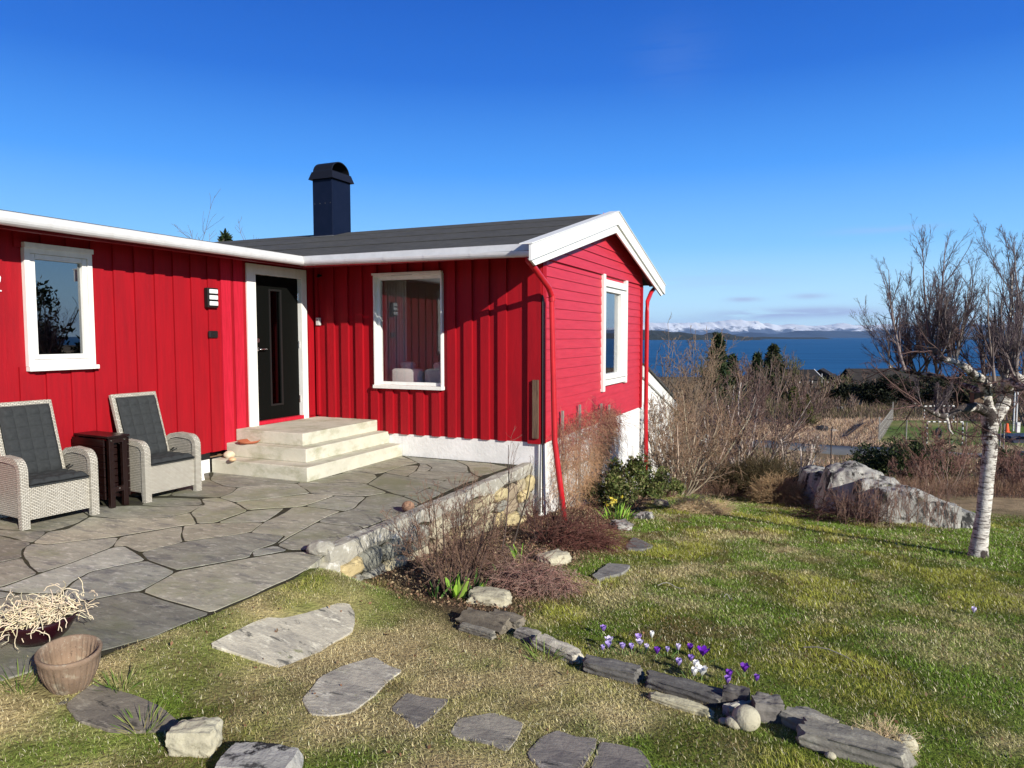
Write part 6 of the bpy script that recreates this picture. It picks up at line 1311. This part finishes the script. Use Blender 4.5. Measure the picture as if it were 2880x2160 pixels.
for i, (px, d, h, w_) in enumerate(((1850, 60, 4.5, 3), (1905, 52, 3.6, 3), (1980, 48, 4.2, 3), (2040, 60, 4.5, 3.5), (2110, 75, 5.5, 4), (2160, 90, 6.5, 5), (2200, 100, 6.5, 5), (2250, 95, 4.2, 4), (2290, 90, 4.0, 4), (2335, 100, 3.6, 5), (2390, 105, 3.4, 5), (2430, 98, 3, 4), (2540, 95, 3.2, 4), (2620, 92, 3.4, 4), (2700, 90, 3.6, 4), (2790, 75, 4.2, 4), (2860, 70, 4.6, 4), (2920, 66, 5, 4), (2215, 70, 2.6, 4), (2300, 78, 2.2, 4), (2380, 82, 2.0, 4), (2260, 66, 1.6, 3), (1790, 90, 6, 5), (2660, 76, 1.6, 3), (2010, 110, 6, 5), (2070, 115, 6.5, 5))):
    farbush(i, px, d, h, w_, BRC if i % 3 else OLC, 'leafless brown tree in the scrub between road and houses')
def conifer(i, px, d, h, w_, lab, cols=((.018, .032, .014), (.035, .055, .020), (.055, .075, .028)), n=2600, sz=None):
    t = empty('conifer', col_at(px, d), 0, lab, 'tree', 'conifers beyond the garden'); g = np.random.default_rng(400 + i); z = g.random(n) ** .8; lay = np.floor(z * 11) / 11; rr = w_ / 2 * (1 - z) ** .8 * (.55 + .45 * (1 - (z - lay) * 11)) * np.sqrt(g.random(n)) * g.uniform(.8, 1.15, n) + .05; a = g.random(n) * 6.28
    P = np.stack([np.cos(a) * rr, np.sin(a) * rr, h * (.06 + .94 * z) - rr * .25], 1); V, F, T = leafcloud(P, sz or h * .09, g, cols, -.1, 2.6); npmesh('crown', V, [F], M['leaf'], t, tint=T)
    m = MB(); m.tube([(0, 0, -.2), (0, 0, h * .5), (0, 0, h * .97)], [h * .018, h * .012, h * .003], 7); m.build('trunk', M['oldwood'], t)
conifer(0, 2018, 88, 8.6, 5.2, 'tallest dark conifer standing against the sea above the bushes'); conifer(1, 2060, 92, 6.0, 4.5, 'lower dark conifer just right of the tallest one')
conifer(2, 2175, 100, 7.2, 7.5, 'broad dark green tree left of the black far house', cols=((.03, .045, .02), (.055, .065, .03), (.08, .085, .04)), n=3600)
conifer(3, 643, 30, 10.3, 3.2, 'spruce tip showing above the roof left of the chimney', n=9000, sz=.26); conifer(4, 2130, 96, 6.0, 4, 'dark conifer between the tall one and the broad green tree')
conifer(5, 2235, 70, 3.3, 2.6, 'small yellowish green conifer below the far black house', cols=((.07, .08, .02), (.11, .12, .03))); conifer(6, 2272, 66, 2.8, 2.2, 'small yellowish green conifer above the pale forked tree', cols=((.07, .08, .02), (.13, .13, .04)))
conifer(7, 2381, 120, 2.4, 6, 'low green bushy conifer beside the big far roof', cols=((.05, .07, .02), (.08, .1, .03)))
for i, (px, d, w_, h) in enumerate(((2455, 88, 9, 3.4), (2520, 86, 8, 3.6), (2400, 95, 7, 2.6), (2590, 92, 8, 3.8), (2690, 88, 8, 5.0), (2760, 80, 7, 4.6))):
    evergreen('hedge_tree', ['wide dark evergreen hedge tree below the big far roof', 'dark evergreen hedge tree under the gabled porch of the far house', 'low dark evergreen at the left end of the hedge', 'dark evergreen hedge tree seen through the left birch twigs', 'tall dark evergreen left of the birch trunk', 'dark evergreen right behind the birch trunk'][i], 'tree', col_at(px, d), (w_ / 2, 2.2, h), 4200, .38, [(.012, .016, .010), (.022, .028, .014), (.035, .04, .02)], 420 + i, lumps=22, scol=(.05, .04, .03), rmin=.03, group='dark evergreens below the far houses')
# bare tree behind the roof
stems('bare_tree', 'bare tree top showing above the roof left of the chimney', 'tree', 705, 0, 26, 8, 8.9, .26, 190, [(.20, .16, .14), (.18, .13, .11), (.18, .13, .11)], specs=[dict(k=12, w=.06, up=.04, m=5, rmin=.012, tip=.25), dict(n=10, t0=.55, ang=35, lf=.34, k=6, w=.14, up=.06, m=4, rmin=.009), dict(n=6, t0=.2, ang=32, lf=.5, k=4, w=.15, up=.04, m=3, rmin=.007)], r0=.05, rootr=.4)
stems('bare_tree', 'thin bare tree top right beside the chimney', 'tree', 850, 0, 27, 3, 9.2, .22, 191, [(.20, .16, .14)], specs=[dict(k=12, w=.06, up=.04, m=5, rmin=.012, tip=.25), dict(n=8, t0=.6, ang=35, lf=.3, k=6, w=.14, up=.06, m=4, rmin=.009)], r0=.04)
# trees standing right of the picture (mirrored in the left window)
for i, (x, y, h) in enumerate(((17, 23.5, 7.2), (19.5, 21, 5.8), (21.5, 19, 5.2), (24, 17, 6.0), (26, 14.5, 5.4))):
    p = np.array([x, y, Gf(x, y)]); t = evergreen('hedge_tree', 'dark evergreen beyond the right edge, mirrored in the left window', 'tree', p, (2.4, 2.0, h), 3800, .28, [(.02, .03, .015), (.035, .045, .02)], 460 + i, lumps=26, rmin=.03, group='evergreens mirrored in the left window')

# ------------------------------------------------------------------ far houses, court, street things
def prismhouse(name, label, px, d, w_, dp, wall, roofh, rot, mw, mr, floor_drop=0, gable=None, wins=()):
    b = col_at(px, d); t = empty(name, b, YAW + R(rot), label, 'house')
    m = MB(); m.box(-w_ / 2, w_ / 2, -dp / 2, dp / 2, -2, wall); m.build('wall', M[mw], t)
    m = MB(); o = .5; e = .25
    m.prism([(-w_ / 2 - o, -dp / 2 - o, wall - e), (-w_ / 2 - o, 0, wall + roofh), (-w_ / 2 - o, dp / 2 + o, wall - e), (-w_ / 2 - o, dp / 2 + o, wall - e - .15), (-w_ / 2 - o, 0, wall + roofh - .2), (-w_ / 2 - o, -dp / 2 - o, wall - e - .15)], (w_ + 2 * o, 0, 0)); m.build('roof', M[mr], t)
    for sx in (-1, 1):
        m = MB(); x = sx * w_ / 2; m.raw([(x, -dp / 2, wall), (x, dp / 2, wall), (x, 0, wall + roofh - .2)], [(0, 1, 2)]); m.build('gable', M[mw], t)
    for (x, z, ww, hh) in wins:
        m = MB(); m.box(x - ww / 2, x + ww / 2, -dp / 2 - .06, -dp / 2 - .002, z, z + hh); f = m.build('window', M['white'], t); m = MB(); m.box(x - ww / 2 + .15, x + ww / 2 - .15, -dp / 2 - .07, -dp / 2 - .061, z + .15, z + hh - .15); m.build('pane', M['black_metal'], f)
    if gable:
        gx, gw, gh, gz = gable; y0 = -dp / 2 - 1.6
        m = MB(); m.raw([(gx - gw / 2, y0, gz), (gx + gw / 2, y0, gz), (gx, y0, gz + gh), (gx - gw / 2, -dp / 2 + 1, gz), (gx + gw / 2, -dp / 2 + 1, gz), (gx, -dp / 2 + 2.5, gz + gh)], [(0, 1, 2), (1, 4, 5, 2), (0, 2, 5, 3)]); pg = m.build('porch', M[mr], t)
        m = MB()
        for s in (-1, 1): m.prism([(gx + s * gw / 2, y0 - .1, gz - .12), (gx + s * gw / 2, y0 - .1, gz + .12), (gx, y0 - .1, gz + gh + .16), (gx, y0 - .1, gz + gh - .12)], (0, .09, 0))
        m.build('barge_boards', M['white'], pg)
    return t
hA = prismhouse('distant_house', 'far black house with white gable trim at the left', 2240, 150, 7.0, 6, 1.2, 1.6, 8, 'blackhouse', 'darkroof', wins=((-1.4, -.2, 1.2, 1.0), (1.4, -.2, 1.2, 1.0)))
for s in (-1, 1):
    m = MB(); m.prism([(4.02, s * 3.5, .8), (4.02, s * 3.5, 1.1), (4.02, 0, 2.85), (4.02, 0, 2.45)], (.12, 0, 0)); m.build('barge_board', M['white'], hA)
m = MB(); m.box(-.5, .1, -.3, .3, 2.5, 3.4); m.build('chimney', M['blackhouse'], hA)
prismhouse('distant_house', 'small far black house with white framed windows right of the lamp post', 2312, 160, 5.0, 6, .9, 1.8, 60, 'blackhouse', 'darkroof', wins=((-1.2, -.7, 1.1, 1.2), (1.0, -.7, 1.1, 1.2)))
hC = prismhouse('distant_house', 'largest far house with brown roof and white trimmed porch gable', 2475, 125, 11.5, 9, .3, 3.3, 4, 'blackhouse', 'brownroof', gable=(-1.2, 3.6, 1.5, .1))
for (nm, lab, px, d, x, h) in (('street_lamp', 'white street lamp post standing in front of the far black houses', 2313, 105, 0, 4.6),):
    t = empty(nm, col_at(px, d), YAW, lab, 'street lamp'); h = 3.0; m = MB(); m.tube([(0, 0, 0), (0, 0, h)], .05, 8); m.build('pole', M['gutter'], t); m = MB(); m.tube([(0, 0, h * .55), (.8, 0, h * .58)], .03, 6); m.build('bracket_arm', M['gutter'], t); m = MB(); m.box(.5, 1.05, -.1, .1, h * .56, h * .60); m.build('lamp_head', M['gutter'], t)
# ball court: goals with striped posts
def goal(base_l, base_r, h, label, tyre=False):
    A, B = np.array(base_l), np.array(base_r); B[2] = A[2] = min(A[2], B[2]); L = np.linalg.norm(B - A); rot = math.atan2(B[1] - A[1], B[0] - A[0]); t = empty('goal', A, rot, label, 'goal', 'goals of the ball court'); w_ = .05
    def striped(name, p, q, nn):
        p, q = np.array(p, float), np.array(q, float); o = None; m = MB(); k = MB()
        for i in range(nn):
            a = p + (q - p) * i / nn; b = p + (q - p) * (i + 1) / nn; (m if i % 2 == 0 else k).tube([a, b], w_, 4)
        o = m.build(name, M['white'], t); k.build('black_bands', M['black_stripe'], o)
    striped('post', (0, 0, 0), (0, 0, h), 9); striped('post', (L, 0, 0), (L, 0, h), 9); striped('crossbar', (0, 0, h), (L, 0, h), 13)
    m = MB(); m.tube([(0, 0, h), (0, .9, .1), (L, .9, .1), (L, 0, h)], .02, 4); m.build('rear_frame', M['greywood'], t); return t, L
bl, br_ = hit(2606, 1249), hit(2706, 1249); gh = 63 / FPX * float((bl - EYE) @ FW)
g1_, L1_ = goal(bl, br_, gh, 'near striped goal of the ball court, with the tyre hanging in it')
fl, fr_ = hit(2599, 1183), hit(2682, 1183); goal(fl, fr_, 42 / FPX * float((fl - EYE) @ FW), 'far striped goal at the back of the ball court')
ty = empty('hanging_tyre', dep(2639, 1218, float((bl - EYE) @ FW) - .3), YAW + R(35), 'black car tyre hanging on a rope in the near goal', 'tyre')
m = MB(); m.lathe([(.20, -.09), (.27, -.11), (.36, -.10), (.40, -.06), (.41, 0), (.40, .06), (.36, .10), (.27, .11), (.20, .09), (.19, 0), (.20, -.09)], 36); m.v = [(a, c, b) for a, b, c in m.v]; m.build('tyre', M['tyre'], ty, smooth=True); m = MB(); m.tube([(0, 0, .4), (0, .0, 1.15)], .015, 5); m.build('rope', M['greywood'], ty)
# court fence
fe = empty('court_fence', hit(2470, 1243), 0, 'grey post and rail fence along the left side of the ball court', 'fence'); fb = np.array(fe.location); fa, fz = hit(2472, 1243), hit(2510, 1184); nn = 12
for i in range(nn):
    p = fa + (fz - fa) * i / (nn - 1); p[2] = Gf(p[0], p[1]); hgt = 1.9 if i in (0, nn - 1) else 1.35; m = MB(); q = p - fb; m.box(q[0] - .05, q[0] + .05, q[1] - .05, q[1] + .05, q[2] - .1, q[2] + hgt); m.build('post', M['greywood'], fe)
for z in (.35, .8, 1.25): m = MB(); a = fa - fb; b = fz - fb; m.tube([(a[0], a[1], a[2] + z), (b[0], b[1], Gf(*fz[:2]) - fb[2] + z)], .035, 4); m.build('rail', M['greywood'], fe)
fe2 = empty('court_fence', hit(2830, 1252), 0, 'slim posts of the fence right of the birch trunk', 'fence'); fb = np.array(fe2.location)
for px, py in ((2716, 1256), (2812, 1258), (2822, 1262), (2548, 1250)):
    p = hit(px, py) - fb; m = MB(); m.tube([(p[0], p[1], p[2] - .1), (p[0], p[1], p[2] + 1.75)], .045, 6); m.build('post', M['greywood'], fe2)
# street side things right of the birch
d = 62; t = empty('utility_pole', col_at(2863, d), YAW, 'pale double utility pole at the right edge beyond the court', 'pole')
for x in (-.12, .12): m = MB(); m.tube([(x, 0, -.2), (x, 0, 3.6)], .06, 8); m.build('pole', M['gutter'], t)
t = empty('marker_post', col_at(2841, d - 1), YAW, 'orange plastic marker beside the pale utility pole', 'marker'); m = MB(); m.lathe([(.30, 0), (.30, .05), (.20, .06), (.10, .75), (.06, .78), (0, .78)], 16); m.build('cone', M['orange'], t)
t = empty('cable_box', col_at(2872, d - 1), YAW, 'small white cable box at the foot of the utility pole', 'cabinet'); m = MB(); m.box(-.14, .14, -.1, .1, 0, .85); m.build('cabinet', M['gutter'], t, bevel=.01); m = MB(); m.box(-.16, .16, -.12, .12, .852, .89); m.build('lid', M['grey_plastic'], t)
bp_ = hit(2866, 1242); t = empty('plank_pile', bp_, YAW + R(15), 'pile of pale planks on a dark tarpaulin beside the road', 'pile'); m = MB(); m.prism([(-1.6, -1, 0), (1.8, -1, 0), (1.8, -.3, .45), (-1.2, -.3, .5)], (0, 1.4, 0)); m.build('tarpaulin', M['tarp'], t)
for i in range(7): m = MB(); m.box(-.9, .9, -.05, .05, 0, .05, Matrix.Translation((.2 * i - .5, -.7 + .03 * i, .5)) @ Matrix.Rotation(R(60 + 5 * i), 4, 'Z') @ Matrix.Rotation(R(8), 4, 'Y')); m.build('plank', M['gutter'], t)
t = empty('steel_post', col_at(2345, 30), 0, 'thin rusty steel post behind the top of the rock outcrop', 'post'); m = MB(); m.tube([(0, 0, -.2), (0, 0, 2.0), (.02, 0, 2.15)], .028, 6); m.build('post', M['rust'], t)
t = empty('white_fence_post', col_at(1988, 19.5), 0, 'white painted post behind the small forked tree', 'post'); m = MB(); m.box(-.06, .06, -.06, .06, -.2, 1.45); m.build('post', M['white'], t); m = MB(); m.box(-.075, .075, -.075, .075, 1.452, 1.50); m.build('cap', M['white'], t)
# fallen pole and debris in the hay field
a, b = hit(2375, 1236), hit(2440, 1194); t = MB(); t.tube([a + [0, 0, .15], (a + b) / 2 + [0, 0, .3], b + [0, 0, .3]], .09, 6); o = t.build('fallen_trunk', M['oldwood']); relocate(o, a); tag(o, 'dark fallen trunk lying across the straw coloured field', 'trunk')
q = hit(2312, 1212); tag(blob('stone', q + np.array([0, 0, .2]), (1.1, .8, .6), M['tyre'], 81, .2, sub=3, boxy=.4), 'dark boulder lying in the straw coloured field', 'boulder')
for i, (px, py, s) in enumerate(((2345, 1214, .5), (2360, 1150, .7), (2405, 1130, 1.2), (2250, 1130, 1.6), (2420, 1140, .8))):
    q = hit(px, py); tag(blob('stone', q + np.array([0, 0, s * .15]), (s * 1.4, s, s * .6), M['gravel'], 82 + i, .2, sub=3, boxy=.3), ['pale rubble patch right of the dark boulder', 'pale stone at the foot of the scrub', 'pale stone at the left end of the gravel track', 'pale stone above the small pale forked tree', 'small pale stone by the start of the track'][i], 'stone')
bt_ = hit(2128, 1000) if False else None
# white annex behind the gable
an = empty('white_annex', (-3.62, 15.0, -1.6), 0, 'white boarded annex wall with sloping top behind the far downpipe', 'annex')
m = MB(); m.prism([(0, 0, -.6), (0, 3.6, -.8), (0, 3.6, 1.55), (0, 0, 2.62)], (-2.2, 0, 0)); m.build('wall', M['render_white'], an)
m = MB()
for k in range(22): z = -.3 + k * .13; y1 = min(3.6, (2.60 - z - .02) / .297); 
m = MB()
for k in range(20):
    z = -.35 + k * .14; y1 = 3.6 if z < 1.40 else (2.55 - z) / .297
    if y1 > .1: m.prism([(.003, 0, z), (.020, 0, z), (.006, 0, z + .132)], (0, y1, 0))
m.build('cladding', M['white'], an)
m = MB(); m.prism([(.022, -.1, 2.46), (.022, 3.75, 1.34), (.022, 3.75, 1.56), (.022, -.1, 2.70)], (.05, 0, 0)); m.build('trim_board', M['white'], an)
m = MB(); m.prism([(-2.3, -.1, 2.702), (-2.3, 3.8, 1.552), (-2.3, 3.8, 1.60), (-2.3, -.1, 2.75)], (2.42, 0, 0)); m.build('roof', M['roof'], an)
# small ferry on the fjord
bo = empty('ferry', FH * 6500 + RT * ((2122 - CX) / FPX * 6500) + np.array([0, 0, SEA]), YAW, 'tiny white ferry crossing the fjord before the islands', 'boat'); m = MB(); m.prism([(-14, -3, 0), (12, -3, 0), (17, -3, 4), (-15, -3, 4)], (0, 6, 0)); m.build('hull', M['gutter'], bo); m = MB(); m.box(-10, 6, -2.5, 2.5, 4, 9); m.build('deckhouse', M['gutter'], bo)
# dry sticks on the lawn
for i, (pa, pb, lab) in enumerate((((1850, 1656), (1925, 1662), 'pale dry stick lying on the lawn right of the slab'), (F_(1400, 245), F_(1815, 362), 'long pale dry stalk curving over the right lawn'), ((2035, 1690), (2058, 1693), 'short pale stick in the middle of the lawn'))):
    a, b = hit(*pa), hit(*pb); n = 7; pts_ = [a + (b - a) * t + np.array([0, .04 * math.sin(t * 3.14), .03 + .02 * math.sin(t * 6)]) for t in np.linspace(0, 1, n)]; m = MB(); m.tube(pts_, .004, 5); o = m.build('dry_stick', M['greywood']); relocate(o, a); tag(o, lab, 'stick')

# ------------------------------------------------------------------ lawn blades
def blades(name, n, x0, x1, y0, y1, L, w_, seed, fade=None):
    g = np.random.default_rng(seed); x = g.uniform(x0, x1, n); y = g.uniform(y0, y1, n)
    P = np.stack([x, y, np.zeros(n)], 1); v = P - EYE; v[:, 2] = -1.8; dz = v @ FW; u = (v @ RT) / np.maximum(dz, .01) * FPX + CX; k = (dz > .5) & (u > -60) & (u < 2950)
    k &= ~((x < -3.51 + .035 * np.sin(y * 9) + .03 * np.sin(y * 23)) & (y > 2.42 + (x + 3.5) * .12 + .04 * np.sin(x * 11))); k &= ~((x < -3.38) & (y > 4.4))
    k &= ~inpoly(x, y, [(-3.6, 2.36), (-3.44, 3.2), (-3.36, 3.9), (-3.6, 4.6), (-9, 4.6), (-9, 2.1)])
    bm = bedmask(x, y); k &= g.random(n) > bm * .93
    for f in FOOT:
        c = np.mean(f, axis=0); k &= ~inpoly(x, y, [c + (p - c) * .91 for p in f])
    x, y = x[k], y[k]; bm = bm[k]; n = len(x); z = G(x, y); dr = dryness(x, y); dry = np.clip((dr - .45) / .26 + g.normal(0, .26, n), 0, 1)[:, None]
    gg = fbm(x + 70, y, 1.6, 3); tall = 1 + 1.0 * sst(.58, .75, gg) * (1 - dry[:, 0]); lay = np.where(g.random(n) < .25 + .45 * dry[:, 0], 1.1, .45)
    green = np.array([.22, .345, .05]) * (1 - sst(.40, .62, gg)[:, None]) + np.array([.46, .48, .09]) * sst(.45, .7, gg)[:, None]; straw = np.array([.92, .78, .44])[None] * (1 - .25 * vnoise(x * 3, y * 3)[:, None]); c = green * (1 - dry) + straw * dry; mo = (sst(.60, .72, fbm(x - 50, y, 2.2, 3)) * sst(.5, -.3, x - .0 * y))[:, None]; c = c * (1 - mo * .75) + np.array([.20, .13, .07]) * mo * .75
    rare = g.random(n) < .10; c[rare] = np.array([.90, .80, .54]); rb = g.random(n) < .08; c[rb] = np.array([.16, .10, .055]); c *= g.uniform(.45, 1.35, (n, 1)); c = c * (1 - bm[:, None]) + np.array([.30, .22, .13]) * bm[:, None]
    az = g.random(n) * 6.28; dirv = unit(np.stack([np.cos(az) * lay, np.sin(az) * lay, np.full(n, .8)], 1)); s = unit(np.stack([-np.sin(az + g.normal(0, .6, n)), np.cos(az), np.zeros(n)], 1)); LL = (L * tall * g.uniform(.45, 1.3, n))[:, None]; ww = (w_ * g.uniform(.6, 1.3, n))[:, None]; B = np.stack([x, y, z - .004], 1)
    mid = B + dirv * LL * .55; tip = B + dirv * LL + np.stack([np.cos(az), np.sin(az), -np.ones(n) * .35], 1) * LL * .22
    V = np.stack([B - s * ww, B + s * ww, mid + s * ww * .8, mid - s * ww * .8, tip], 1).reshape(-1, 3); i = np.arange(n) * 5
    o = npmesh(name, V, [np.stack([i, i + 1, i + 2, i + 3], 1), np.stack([i + 3, i + 2, i + 4], 1)], M['blade'], tint=np.repeat(np.clip(c, 0, 1), 5, axis=0)); return tag(o, kind='stuff')
blades('grass', 330000, -4.6, 1.6, 1.2, 4.9, .022, .0013, 501)
blades('grass', 300000, -3.5, 3.6, 4.5, 8.6, .027, .0021, 502)
blades('grass', 230000, -3.4, 5.0, 8.3, 15.4, .038, .0034, 503)
# long tufts
def tuft(px, py, n, L, cols, seed, label, spread=.06):
    q = hit(px, py); spears('grass_tuft', label, 'grass tuft', q, n, L, .005, cols, seed, spread, .9)
GT = [(.13, .22, .04), (.20, .28, .06), (.30, .28, .12)]
tuft(330, 1935, 45, .11, GT, 601, 'green grass tuft at the corner of the dark slab'); tuft(400, 2050, 40, .12, GT, 602, 'pale green grass tuft in front of the dark slab'); tuft(2080, 1492, 90, .12, GT, 603, 'tall green grass tuft in the upper lawn', .14)
tuft(60, 1925, 60, .11, GT, 604, 'long green grass left of the ribbed pot', .12); tuft(2480, 1000 + 970 * .5, 30, .12, [(.5, .42, .25)], 605, 'dry grass tuft at the foot of the outcrop')
tuft(1530, 1850, 60, .11, GT, 606, 'grass tuft beside the long pale edging stone', .08)
q = hit(*F_(1810, 745)); heap('dry_grass_clump', 'pale dry grass clump beside the end of the edging', q, .12, .08, .06, 260, .10, [(.62, .50, .30)], 607, -.05, .0014, (0, 0, .6), .8)['category'] = 'grass clump'
q = hit(1990, 1445); heap('dry_grass_clump', 'pale dry grass clump under the evergreen shrub', q + np.array([-.15, .1, 0]), .45, .3, .16, 800, .26, [(.60, .46, .28)], 608, -.10, .002, (0.4, -.3, .6), .8)['category'] = 'grass clump'
# dead leaves and litter in the bed
g = np.random.default_rng(700); n = 26000; x = g.uniform(-3.5, -1.7, n); y = g.uniform(4.5, 13.8, n); k = g.random(n) < bedmask(x, y); x, y = x[k], y[k]
V, F, T = leafcloud(np.stack([x, y, G(x, y) + .004 + .012 * g.random(len(x))], 1), .026, g, [(.24, .14, .09), (.16, .085, .06), (.36, .25, .15), (.46, .36, .22)], -.2, 1.8); tag(npmesh('leaf_litter', V, [F], M['leaf'], tint=T), kind='stuff')

g = np.random.default_rng(701); n = 2600; x = g.uniform(-3.4, 4.5, n); y = g.uniform(1.6, 14.5, n); k = g.random(n) < .25 + .6 * (vnoise(x * 1.3, y * 1.3) > .6); x, y = x[k], y[k]
V, F, T = leafcloud(np.stack([x, y, G(x, y) + .018], 1), .024, g, [(.26, .14, .08), (.40, .28, .16), (.16, .09, .05)], 0, 1.7); tag(npmesh('dead_leaves', V, [F], M['leaf'], tint=T), kind='stuff')

# ------------------------------------------------------------------ air
HZ = 62000.0
m = MB(); m.box(-HZ, HZ, -1000, HZ, SEA - 32, 1500); hz = m.build('haze', M['white']); tag(hz, kind='stuff')
hm = bpy.data.materials.new('air'); hm.use_nodes = True; t = hm.node_tree; t.nodes.clear(); o_ = t.nodes.new('ShaderNodeOutputMaterial'); pv = t.nodes.new('ShaderNodeVolumePrincipled'); pv.inputs['Color'].default_value = (.42, .64, 1.0, 1); pv.inputs['Density'].default_value = 1.15e-5; pv.inputs['Anisotropy'].default_value = .0
t.links.new(pv.outputs[0], o_.inputs['Volume']); hz.data.materials.clear(); hz.data.materials.append(hm)
